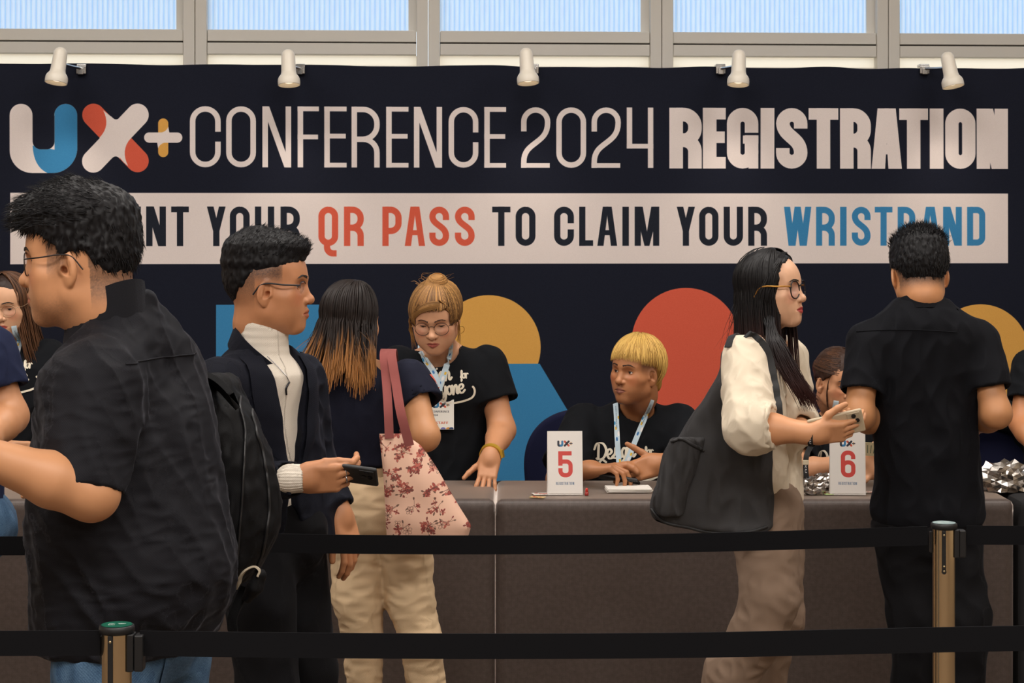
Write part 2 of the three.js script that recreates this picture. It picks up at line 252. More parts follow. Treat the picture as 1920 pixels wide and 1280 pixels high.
// the two-tone mark: a U, a crossed X and a plus
function mark(g, light) {
  const cap = (x0, y0, x1, y1, w, col) => { g.strokeStyle = col; g.lineWidth = w; g.lineCap = 'round'; g.beginPath(); g.moveTo(x0, y0); g.lineTo(x1, y1); g.stroke(); };
  const U = () => { g.beginPath(); g.moveTo(18, 216); g.arc(39.5, 216, 21.5, Math.PI, 0); g.lineTo(61, 264); g.arcTo(61, 279, 80, 279, 15); g.arcTo(102, 279, 102, 264, 15); g.lineTo(102, 216); g.arc(123, 216, 21.5, Math.PI, 0); g.lineTo(144.5, 276); g.arcTo(144.5, 323, 97, 323, 47); g.lineTo(60, 323); g.arcTo(18, 323, 18, 280, 42); g.closePath(); };
  g.save(); U(); g.fillStyle = light; g.fill(); g.clip(); g.fillStyle = PRINT.blue; g.beginPath(); g.moveTo(102, 180); g.lineTo(150, 180); g.lineTo(150, 330); g.lineTo(98, 326); g.quadraticCurveTo(63, 318, 61, 272); g.lineTo(102, 279.5); g.closePath(); g.fill(); g.restore();
  cap(175, 215, 257.6, 300, 42.5, PRINT.red); cap(257.6, 214.6, 174.5, 301, 42.5, light);
  g.fillStyle = light; g.beginPath(); g.moveTo(193, 206); g.quadraticCurveTo(208, 235, 186, 257); g.lineTo(218, 283); g.quadraticCurveTo(226, 300, 240, 310); g.quadraticCurveTo(225, 280, 245, 258); g.lineTo(216, 224); g.closePath(); g.fill();
  g.fillStyle = light; g.beginPath(); g.moveTo(208, 217); g.quadraticCurveTo(216, 228, 226, 219); g.lineTo(230, 250); g.lineTo(200, 250); g.closePath(); g.fill(); g.beginPath(); g.moveTo(207, 298); g.quadraticCurveTo(216, 287, 224, 296); g.lineTo(230, 262); g.lineTo(200, 262); g.closePath(); g.fill();
  cap(306, 230.5, 306, 283.5, 19.2, PRINT.yellow); cap(279.5, 256.6, 332.5, 256.6, 19.2, light);
  g.fillStyle = light; g.beginPath(); g.moveTo(315.6, 236); g.quadraticCurveTo(312, 247, 297, 248); g.lineTo(318, 250); g.closePath(); g.fill(); g.beginPath(); g.moveTo(296.4, 277); g.quadraticCurveTo(300, 266, 315, 265); g.lineTo(294, 263); g.closePath(); g.fill();
}
// ---------------------------------------------------------------- printed backdrop
const BACKZ = 8.4, BW = 3.3, BTOP = vy(124, 0, BACKZ);
const TITLE = 'C356-414 O424-480 N492-546 F558-598 E608-650 R659-712 E724-766 N776-829 C841-897 E908-949 2977-1032 01043-1099 21109-1164 41175-1225'.split(' ').map((q) => [q[0], ...q.slice(1).split('-').map(Number)]);
const HEAVY = 'R1255-1316 E1318-1361 G1363-1422 I1426-1452 S1455-1514 T1516-1572 R1575-1633 A1634-1691 T1686-1740 I1743-1769 O1772-1829 N1831-1890'.split(' ').map((q) => [q[0], ...q.slice(1).split('-').map(Number)]);
const LINE = 'P62-98 R108-144 E154-182 S190-226 E234-264 N274-311 T321-354 Y388-423 O431-468 U478-514 R526-562 Q597-634r R645-682r P717-753r A759-797r S805-842r S853-890r T923-957 O967-1004 C1039-1076 L1086-1112 A1120-1157 I1167-1179 M1190-1236 Y1269-1303 O1311-1347 U1357-1393 R1403-1438 W1470-1521b R1530-1565b I1575-1587b S1597-1632b T1640-1673b B1683-1716b A1725-1763b N1768-1803b D1813-1847b'.split(' ').map((q) => [q[0], ...q.slice(1).replace(/[rb]$/, '').split('-').map(Number), q.slice(-1)]);
function drawBackdrop(g, w, h, u0, u1) {
  const S = w / (u1 - u0), X = (u) => (u - u0) * S, Y = (v) => (BTOP - v) * S, mid = FOCAL / BACKZ;                   // metres on the cloth -> canvas
  const px = (p) => X(ux(p, BACKZ)), py = (p) => Y(EYE + (HORIZON - p) / mid);
  g.fillStyle = PRINT.navy; g.fillRect(0, 0, w, h);
  const K = S / mid;                                     // canvas pixels for one photograph pixel at the middle
  const circle = (cx, cy, r, c) => { g.fillStyle = c; g.beginPath(); g.arc(px(cx), py(cy), r * K, 0, 7); g.fill(); };
  circle(335, 792, 116, PRINT.red); g.fillStyle = PRINT.blue; g.fillRect(px(405), py(570), px(600) - px(405), 190 * K);
  circle(916, 651, 98, PRINT.yellow);
  g.fillStyle = PRINT.blue; g.beginPath(); [[800, 682], [1012, 682], [1105, 838], [1012, 994], [800, 994], [707, 838]].forEach((q, i) => g[i ? 'lineTo' : 'moveTo'](px(q[0]), py(q[1]))); g.closePath(); g.fill();
  circle(1286, 643, 103, PRINT.red); g.fillStyle = PRINT.red; g.fillRect(px(1286) - 103 * K, py(643), 206 * K, 330 * K);
  circle(1838, 667, 95, PRINT.yellow); circle(-60, 640, 90, PRINT.yellow); g.fillStyle = PRINT.blue; g.fillRect(px(1990), py(640), 180 * K, 190 * K);
  g.fillStyle = PRINT.white; g.fillRect(px(19), Y(1.66 + 0.1355), px(1890) - px(19), 0.309 * S);
  for (const [list, top, bot, t, th] of [[TITLE, 0.5115, 0.2465, 10.4, 9], [HEAVY, 0.5115, 0.2445, 26, 22]]) for (const [ch, a, b] of list) { g.fillStyle = g.strokeStyle = PRINT.white; glyph(g, ch, px(a), Y(EYE + top), px(b) - px(a), (top - bot) * S, Math.min(t * K, px(b) - px(a)), th * K); }
  for (const [ch, a, b, c] of LINE) { g.fillStyle = g.strokeStyle = c === 'r' ? PRINT.red : c === 'b' ? PRINT.blue : PRINT.dark; glyph(g, ch, px(a), Y(EYE + 0.0758), px(b) - px(a), 0.171 * S, Math.min(11.6 * K, px(b) - px(a)), 10.4 * K); }
  g.save(); g.translate(px(18), Y(EYE + 0.519)); g.scale((px(342) - px(18)) / 324, 0.299 * S / 128.5); g.translate(-18, -194.6); mark(g, PRINT.white); g.restore();
  const id = g.getImageData(0, 0, w, h), d = id.data;    // woven grain of the cloth
  for (let y = 0; y < h; y++) for (let x = 0; x < w; x++) { const o = (y * w + x) * 4, n = (rnd() - 0.5) * 7 + ((x + y) & 1 ? 1.5 : -1.5); d[o] = clamp(d[o] + n, 0, 255); d[o + 1] = clamp(d[o + 1] + n, 0, 255); d[o + 2] = clamp(d[o + 2] + n, 0, 255); }
  g.putImageData(id, 0, 0);
}
const backdrop = thing('conference_backdrop', 'wide dark navy printed fabric wall with conference registration lettering and coloured shapes', 'backdrop', V(0, 0, -BACKZ)); backdrop.rotation.y = TURN;
for (const [a, b] of [[-BW, 0], [0, BW]]) {
  const tex = canvas(2048, Math.round(2048 * BTOP / BW), (g, w, h) => drawBackdrop(g, w, h, a, b)); tex.wrapS = tex.wrapT = THREE.ClampToEdgeWrapping;
  const g = new THREE.PlaneGeometry(BW, BTOP, 120, 60).translate((a + b) / 2, BTOP / 2, 0), p = g.attributes.position;
  for (let i = 0; i < p.count; i++) { const x = p.getX(i), y = p.getY(i), e = sstep(BTOP - 0.12, BTOP, y); p.setZ(i, noise2(x * 1.3, y * 0.7) * 0.004 + e * noise2(x * 5, 3) * 0.004); p.setY(i, y + e * 0.006 * noise2(x * 2.3, 8)); }
  g.computeVertexNormals();
  mesh('fabric_panel', g, mat([1, 1, 1], 0.8, { map: tex, specularIntensity: 0.25 }), backdrop);
}
mesh('frame', merge([boxG(2 * BW, 0.04, 0.05, 0, BTOP - 0.035, -0.04), boxG(2 * BW, 0.04, 0.05, 0, 0.03, -0.04), ...[-BW + 0.03, -1.1, 1.1, BW - 0.03].map((x) => boxG(0.05, BTOP - 0.08, 0.05, x, BTOP / 2, -0.04))]), mat(lin(170, 172, 175), 0.4, { metalness: 0.8 }), backdrop);

// clip-on spot lamps along the top of the backdrop
const lampWhite = mat(lin(236, 228, 214), 0.38), chrome = mat(lin(200, 200, 200), 0.2, { metalness: 1 }), lampGlow = mat([0.9, 0.85, 0.75], 0.5); lampGlow.emissive.setRGB(1, 0.82, 0.6); lampGlow.emissiveIntensity = 1.2;
const LAMPS = [[110, 122, 153, -6, 'leftmost'], [541, 126, 563, 3, 'second from the left'], [988, 123, 1001, 4, 'middle'], [1385, 126, 1351, -3, 'second from the right'], [1781, 130, 1733, 9, 'rightmost']];
for (const [cx, cy, clipx, tilt, which] of LAMPS) {
  const zc = BACKZ - 0.2, at = W(cx, cy, zc + ux(cx, zc) * Math.sin(TURN)), t = thing('clip_spot_lamp', `white clip-on spot lamp above the backdrop, ${which} of the five`, 'lamp', at, 'clip lamps on the backdrop');
  const head = new THREE.Group(); head.name = 'lamp_head'; head.rotation.set(-0.18, TURN, tilt * -Math.PI / 180 * -1); t.add(head);
  mesh('lamp_shade', latheG([[0.0001, 0.077], [0.012, 0.076], [0.021, 0.07], [0.027, 0.06], [0.029, 0.05], [0.03, 0.02], [0.0315, -0.02], [0.034, -0.032], [0.042, -0.042], [0.0465, -0.052], [0.0475, -0.064], [0.047, -0.078], [0.0445, -0.079], [0.0445, -0.066], [0.042, -0.054], [0.028, -0.036], [0.0001, -0.034]], 40), lampWhite, head);
  mesh('bulb', new THREE.SphereGeometry(0.03, 20, 14).scale(1, 0.7, 1).translate(0, -0.05, 0), lampGlow, head);
  const cl = W(clipx, 131, zc + 0.19 + ux(clipx, BACKZ) * Math.sin(TURN)).sub(at);
  mesh('arm', tubeG([V(0, 0.01, -0.025), V(cl.x * 0.55, cl.y * 0.5 + 0.006, cl.z * 0.6), cl.clone().add(V(0, 0.005, 0.012))], 0.0065, 16, 8), chrome, t);
  mesh('clip', merge([boxG(0.042, 0.036, 0.014, cl.x, cl.y, cl.z + 0.004, 0.003), boxG(0.042, 0.012, 0.06, cl.x, cl.y + 0.02, cl.z - 0.025, 0.003), boxG(0.024, 0.03, 0.012, cl.x, cl.y - 0.006, cl.z + 0.014, 0.003)]), chrome, t);
  const sp = new THREE.SpotLight(new THREE.Color(1, 0.88, 0.74), 0.4, 0, 0.75, 0.9); sp.name = 'lamp_light'; sp.castShadow = true; sp.position.set(0, -0.09, 0.012); sp.target.position.set(Math.sin(tilt * Math.PI / 180) * 0.3, -1, -0.1); t.add(sp, sp.target);
}
// ---------------------------------------------------------------- tables, barrier
const clothTex = dataTex(256, (u, v) => { const n = Math.sin(u * Math.PI * 128) * 5 + Math.sin(v * Math.PI * 128) * 5 + (rnd() - 0.5) * 22 + noise2(u * 10, v * 10) * 7; return [78 + n * 0.7, 66 + n * 0.7, 61 + n * 0.7]; }, true); clothTex.repeat.set(4, 4);
const clothMat = mat([1, 1, 1], 0.5, { map: clothTex, sheen: 3.2, sheenColor: new THREE.Color(1.0, 0.88, 0.8), sheenRoughness: 0.6 });
const TF = 6.32, TB = 6.8, TH = 0.752;
function clothTable(x0, x1, label, m = clothMat) {
  const t = thing('registration_table', label, 'table', V((x0 + x1) / 2, 0, -(TF + TB) / 2), 'registration tables');
  const w = (x1 - x0) / 2, d = (TB - TF) / 2, r = 0.024, g = new THREE.BoxGeometry(2 * w, TH, 2 * d, 90, 40, 26), p = g.attributes.position, pick = (list) => g.groups.filter((_, i) => list.includes(i)).flatMap((q) => Array.from(g.index.array.slice(q.start, q.start + q.count)));
  for (let i = 0; i < p.count; i++) {
    let x = p.getX(i), y = p.getY(i) + TH / 2, z = p.getZ(i); const back = z < -d + 0.001, re = lerp(0.001, r, sstep(TH - 0.06, TH - r, y)), cx = clamp(x, -w + re, w - re), cy = Math.min(y, TH - r), cz = back ? z : clamp(z, -d, d - r), dx = x - cx, dy = y - cy, dz = z - cz, l = Math.hypot(dx, dy, dz) || 1;
    const nx = dx / l, ny = dy / l, nz = dz / l, low = sstep(TH, 0.05, y), k = (l > 1e-6 ? (Math.abs(dy) > 1e-6 ? r : Math.abs(dx) > 1e-6 ? re : r) : 0) + (1 - Math.abs(nx)) * (0.004 * noise3(x * 2.2, y * 1.2, z * 2) * (0.3 + low) + low * 0.007 * noise3(x * 6.5 + 3, y * 0.5, z * 6.5));
    const drop = g.attributes.normal.getZ(i) < -0.5;                                                    // the cloth hangs only a hand deep at the back
    p.setXYZ(i, cx + nx * k, drop ? TH - (TH - cy - ny * k) * 0.18 : Math.max(0.004, cy + ny * k), cz + nz * k);
  }
  for (let i = 0; i < p.count; i++) g.attributes.uv.setXY(i, p.getX(i), p.getY(i) + p.getZ(i));
  const main = pick([2, 4, 5]), sheet = (index) => { const q = g.clone(); q.clearGroups(); q.deleteAttribute('normal'); q.setIndex(index); const o = mergeVertices(q, 1e-5); o.computeVertexNormals(); return o; };
  const cl = mesh('tablecloth', sheet(main), m, t); for (const e of [0, 1]) mesh('end_panel', sheet(pick([e])), m, cl);
  mesh('tabletop', boxG(2 * w - 0.05, 0.025, 2 * d - 0.05, 0, TH - 0.02, 0), mat(lin(150, 130, 105), 0.6), t);
  for (const [sx, sz] of [[-1, -1], [1, -1], [-1, 1], [1, 1]]) mesh('leg', cylG(0.014, 0.014, TH - 0.03, sx * (w - 0.12), (TH - 0.03) / 2, sz * (d - 0.06), 12), mat(lin(90, 90, 92), 0.4, { metalness: 0.8 }), t);
  return t;
}
clothTable(W(-120, 0, TF).x, W(928.3, 0, TF).x, 'table in taupe cloth behind the woman with the floral tote');
clothTable(W(928.7, 0, TF).x, W(1903, 0, TF).x, 'table in taupe cloth carrying the number five and six signs');
clothTable(W(1912, 0, TF).x, W(1912, 0, TF).x + 1.8, 'table under black cloth at the far right edge', mat(lin(26, 25, 27), 0.9));

const steel = mat(lin(240, 216, 176), 0.2, { metalness: 1, anisotropy: 0 }), blackPlastic = mat(lin(22, 22, 24), 0.45), greenCap = mat([1, 1, 1], 0.35), brass = mat(lin(210, 190, 150), 0.3, { metalness: 1 });
const capTex = (base) => canvas(256, 256, (g) => { g.fillStyle = base; g.fillRect(0, 0, 256, 256); g.fillStyle = 'rgba(235,240,235,0.9)'; g.fillRect(58, 92, 50, 8); g.fillRect(58, 108, 40, 8); g.fillRect(132, 88, 66, 12); g.fillRect(140, 108, 50, 10); for (let i = 0; i < 5; i++) g.fillRect(60 + i * 12, 140, 6, 22); });
const beltMat = mat(lin(17, 17, 20), 0.85, { specularIntensity: 0.25 });
function stanchion(px, z, label, capColor) {
  const b = W(px, 0, z), t = thing('stanchion', label, 'stanchion', V(b.x, 0, b.z), 'queue barrier posts'), H = 0.95;
  mesh('base', latheG([[0.0001, 0], [0.16, 0], [0.162, 0.008], [0.155, 0.016], [0.06, 0.03], [0.034, 0.036], [0.03, 0.05]], 48), steel, t);
  mesh('pole', cylG(0.0262, 0.0262, H - 0.05, 0, H / 2 + 0.015, 0, 48), steel, t);
  mesh('cap', latheG([[0.026, H - 0.014], [0.0305, H - 0.012], [0.0315, H - 0.006], [0.0305, H], [0.0275, H + 0.001], [0.0001, H + 0.001]], 48), blackPlastic, t);
  const cm = greenCap.clone(); cm.map = capTex(capColor); mesh('cap_label', new THREE.CircleGeometry(0.0272, 40).rotateX(-Math.PI / 2).translate(0, H + 0.0018, 0), cm, t);
  const slot = mesh('belt_slot', merge([boxG(0.0095, 0.098, 0.006, -0.006, H - 0.062, 0.0256, 0.002), cylG(0.0055, 0.0055, 0.006).rotateX(Math.PI / 2).translate(-0.006, H - 0.111, 0.0256)]), blackPlastic, t);
  for (const y of [H - 0.024, H - 0.098, H - 0.109]) mesh('screw', new THREE.SphereGeometry(0.0024, 10, 8).scale(1, 1, 0.5).translate(-0.006, y, 0.0288), brass, slot);
  mesh('belt_cassette', merge([boxG(0.012, 0.066, 0.03, 0.0265, H - 0.046, 0.004, 0.002), boxG(0.016, 0.064, 0.03, 0.041, H - 0.047, 0.002, 0.003)]), blackPlastic, t);
  mesh('belt_clip', boxG(0.006, 0.05, 0.012, -0.0285, H - 0.046, -0.012, 0.002), blackPlastic, t);
  return t;
}
const NEARZ = 3.4, FARZ = 4.56;
stanchion(219, NEARZ, 'gold-toned belt post with green cap label in front of the black-shirted man', 'rgb(16,92,72)');
stanchion(1770, FARZ, 'gold-toned belt post with pale cap in front of the man seen from behind', 'rgb(150,168,168)');
stanchion(366, FARZ, 'gold-toned belt post mostly hidden behind the jeans of the black-shirted man', 'rgb(16,92,72)');
function belt(label, z, pts, width) {
  const p = curve(pts.map(([x, y, dz = 0]) => W(x, y, z + dz)), 60), o = p[30].clone(); o.y = p.reduce((a, q) => Math.min(a, q.y), 9) - width / 2;
  tag(mesh('barrier_belt', ribbonG(p.map((q) => q.sub(o)), V(0, 1, 0), width, 0.003), beltMat), label, 'belt', 'queue barrier belts').position.copy(o);
}
belt('lower black belt running right from the near post across the frame', NEARZ, [[262, 1205.5], [640, 1210], [960, 1211], [1300, 1209], [1760, 1199], [2300, 1190]], 0.0445);
belt('lower black belt left of the near post', NEARZ, [[-600, 1203], [-200, 1206], [188, 1205]], 0.0445);
belt('upper black belt stretched from the hidden post to the pale-capped post', FARZ, [[408, 1016], [700, 1020.5], [960, 1021], [1300, 1017], [1739, 1004]], 0.0448);
belt('upper black belt right of the pale-capped post', FARZ, [[1812, 1003], [2100, 1004], [2400, 1003]], 0.0448);
belt('upper black belt left of the hidden post, passing behind the black-shirted man', FARZ, [[-500, 1012], [0, 1023], [338, 1015]], 0.0448);
// ---------------------------------------------------------------- people
const rad = (d) => d * Math.PI / 180;
const yawDir = (yaw) => V(Math.sin(yaw), 0, Math.cos(yaw));
// head frame: x to the person's left, y up, z out of the face; yaw 0 looks at the camera, 90 to the right of the picture
function frame(c, yaw, pitch = 0, roll = 0, s = 1) {
  const m = new THREE.Matrix4().makeRotationFromEuler(new THREE.Euler(rad(pitch), rad(yaw), rad(roll), 'YXZ')), X = V(), Y = V(), Z = V(); m.extractBasis(X, Y, Z);
  const F = { c, X, Y, Z, s, R: [X, Y, Z] };
  F.out = (x, y, z) => c.clone().addScaledVector(X, x * s).addScaledVector(Y, y * s).addScaledVector(Z, z * s);
  F.dir = (x, y, z) => V(0, 0, 0).addScaledVector(X, x).addScaledVector(Y, y).addScaledVector(Z, z);
  F.inn = (p) => { const d = p.clone().sub(c); return V(d.dot(X) / s, d.dot(Y) / s, d.dot(Z) / s); };
  F.wrap = (f, R = 0.21) => { F.local ??= f; const cx = c.x, cy = c.y, cz = c.z, lim = (R + 0.06) * s; return (x, y, z) => { const px = x - cx, py = y - cy, pz = z - cz, q = px * px + py * py + pz * pz; if (q > lim * lim) return Math.sqrt(q) - R * s; return s * f((px * X.x + py * X.y + pz * X.z) / s, (px * Y.x + py * Y.y + pz * Y.z) / s, (px * Z.x + py * Z.y + pz * Z.z) / s); }; };
  F.geo = (g) => { g.applyMatrix4(new THREE.Matrix4().makeBasis(X.clone().multiplyScalar(s), Y.clone().multiplyScalar(s), Z.clone().multiplyScalar(s)).setPosition(c)); return g; };
  return F;
}
// head in its own frame, eye level at y = 0, about 0.225 m from crown to chin; evaluated with |x|
function headField(o = {}) {
  const jw = o.jaw ?? 1, ch = o.cheek ?? 1, nz = o.nose ?? 1, chin = o.chin ?? 0, full = o.full ?? 0;
  const cr = ell(V(0, 0.026, -0.010), [0.0765, 0.089, 0.096]), face = ell(V(0, -0.034, 0.026), [0.0615 + full * 0.5, 0.083, 0.064]), fore = ell(V(0, 0.034, 0.030), [0.060, 0.050, 0.055]);
  const jaw = cone(V(0.049 * jw, -0.066, 0.006), V(0.014, -0.099 - chin, 0.066), 0.019 + full * 0.6, 0.0165), chn = ell(V(0, -0.098 - chin, 0.0745), [0.020, 0.0155, 0.0165]);
  const chk = ell(V(0.043 * ch, -0.026, 0.055), [0.023, 0.024, 0.021]), low = ell(V(0.030, -0.060, 0.052), [0.026 + full, 0.028 + full, 0.026]), brow = cone(V(0.006, 0.0175, 0.0835), V(0.046, 0.0185, 0.063), 0.0095, 0.008);
  const sock = ell(V(0.0325, -0.001, 0.0905), [0.021, 0.0135, 0.014]), ball = ell(V(0.0315, -0.001, 0.0655), [0.0122, 0.0122, 0.0122]);
  const bridge = cone(V(0, 0.006, 0.0795), V(0, -0.030, 0.097 + 0.004 * nz), 0.0078, 0.0098 * nz), tip = ell(V(0, -0.0345, 0.0985 + 0.005 * nz), [0.0118 * nz, 0.0102, 0.0105]), ala = ell(V(0.0125 * nz, -0.0375, 0.0895), [0.0085, 0.0078, 0.0105]), nos = ell(V(0.0075, -0.0465, 0.0955), [0.0038, 0.005, 0.0055]);
  const muz = ell(V(0, -0.064, 0.064), [0.031, 0.030, 0.029]), up1 = cone(V(0, -0.0605, 0.0955), V(0.0215, -0.0668, 0.0825), 0.0062, 0.0026), lo1 = cone(V(0, -0.0728, 0.0945), V(0.0205, -0.0684, 0.0825), 0.0072, 0.0028), slit = cone(V(0, -0.0667, 0.1035), V(0.024, -0.0680, 0.0865), 0.0016, 0.0012);
  const earT = rad(-14), ec = Math.cos(earT), es = Math.sin(earT);
  const eo = ell(V(0, 0, 0), [0.0085, 0.0315, 0.0175]), ei = ell(V(0.0075, 0.002, 0.002), [0.0105, 0.0195, 0.0105]), eh = ell(V(0.0, -0.004, 0.008), [0.012, 0.007, 0.0055]), lobe = ell(V(-0.001, -0.027, 0.006), [0.006, 0.011, 0.0085]), trg = ell(V(0.002, -0.004, 0.0145), [0.0055, 0.008, 0.005]), anti = cone(V(0.0035, 0.008, -0.006), V(0.0035, -0.014, -0.004), 0.0032, 0.003);
  const neck = cone(V(0, -0.035, -0.018), V(0, -0.095, -0.028), 0.052 * (o.neck ?? 1), 0.052 * (o.neck ?? 1)), temple = ell(V(0.086, 0.012, 0.050), [0.018, 0.030, 0.026]);
  return (x, y, z) => {
    x = Math.abs(x);
    let d = cr(x, y, z);
    if (d > 0.2) return d - 0.07;
    d = smin(d, face(x, y, z), 0.045); d = smin(d, fore(x, y, z), 0.03); d = smin(d, jaw(x, y, z), 0.03); d = smin(d, chn(x, y, z), 0.018); d = smin(d, chk(x, y, z), 0.022); d = smin(d, low(x, y, z), 0.022);
    d = smin(d, muz(x, y, z), 0.022); d = smin(d, brow(x, y, z), 0.012);
    d = smax(d, -temple(x, y, z), 0.02);
    if (z > 0.02) {
      d = smax(d, -sock(x, y, z), 0.014); d = smin(d, ball(x, y, z), 0.005);
      d = smin(d, bridge(x, y, z), 0.011); d = smin(d, tip(x, y, z), 0.008); d = smin(d, ala(x, y, z), 0.005); d = smax(d, -nos(x, y, z), 0.003);
      d = smin(d, up1(x, y, z), 0.007); d = smin(d, lo1(x, y, z), 0.006); d = smax(d, -slit(x, y, z), 0.003);
    }
    d = smin(d, neck(x, y, z), 0.03);
    if (o.noEar) return d; const ax = x - 0.0765, ay0 = y + 0.013, az0 = z - 0.006; if (ax > -0.03 && Math.abs(ay0) < 0.06) {
      const fl = ax - (-az0) * 0.38, ay = ay0 * ec - az0 * es, az = ay0 * es + az0 * ec;    // flared, leaning back
      let e = eo(fl, ay, az); e = smax(e, -ei(fl, ay, az), 0.003); e = smax(e, -eh(fl, ay, az), 0.003); e = smin(e, lobe(fl, ay, az), 0.006); e = smin(e, trg(fl, ay, az), 0.004); e = smin(e, anti(fl, ay, az), 0.004);
      d = smin(d, e, 0.004); d = smax(d, -eh(fl, ay, az), 0.003);
    }
    return d;
  };
}
// colour of face skin in the head frame
function faceColour(skin, o = {}) {
  const lip = o.lip ?? skin.map((c, i) => c * [0.78, 0.5, 0.5][i]), stub = o.stubble ?? 0, dark = [0.05, 0.04, 0.04], fade = o.fade;
  return (x, y, z) => {
    const ax = Math.abs(x), n = noise3(x * 45, y * 45, z * 45) * 0.03; let c = skin.map((q, i) => q * (1 + n + (i ? 0 : 0.02)));
    if (z > 0.055) {
      const lw = 0.0225, t = clamp(ax / lw, 0, 1), top = -0.0565 - 0.0088 * t * t + (ax < 0.004 ? -0.0012 : 0), bot = -0.0795 + 0.0105 * t * t;
      if (ax < lw && y < top && y > bot) { const k = sstep(0, 0.0022, Math.min(top - y, y - bot)); c = c.map((q, i) => lerp(q, lip[i], k)); }
      const ch = sstep(0.03, 0.005, Math.hypot(ax - 0.045, y + 0.03)) * 0.12; c = [c[0] * (1 + ch * 0.3), c[1] * (1 - ch), c[2] * (1 - ch)];
    }
    if (stub) { const s1 = sstep(-0.052, -0.085, y) * sstep(-0.02, 0.03, z), s2 = sstep(0.02, 0.012, ax) * sstep(-0.046, -0.052, y) * sstep(-0.0575, -0.055, y) * 0.9, g = 0.55 + 0.45 * noise3(x * 300, y * 300, z * 300), k = clamp(s1 * 0.6 + s2, 0, 1) * stub * g; if (z > -0.03) c = c.map((q, i) => lerp(q, dark[i], k * 0.55)); }
    if (fade) { const k = fade(ax, y, z) * (0.75 + 0.25 * noise3(x * 260, y * 260, z * 260)); if (k > 0) c = c.map((q, i) => lerp(q, dark[i], clamp(k, 0, 0.9))); }
    return c;
  };
}
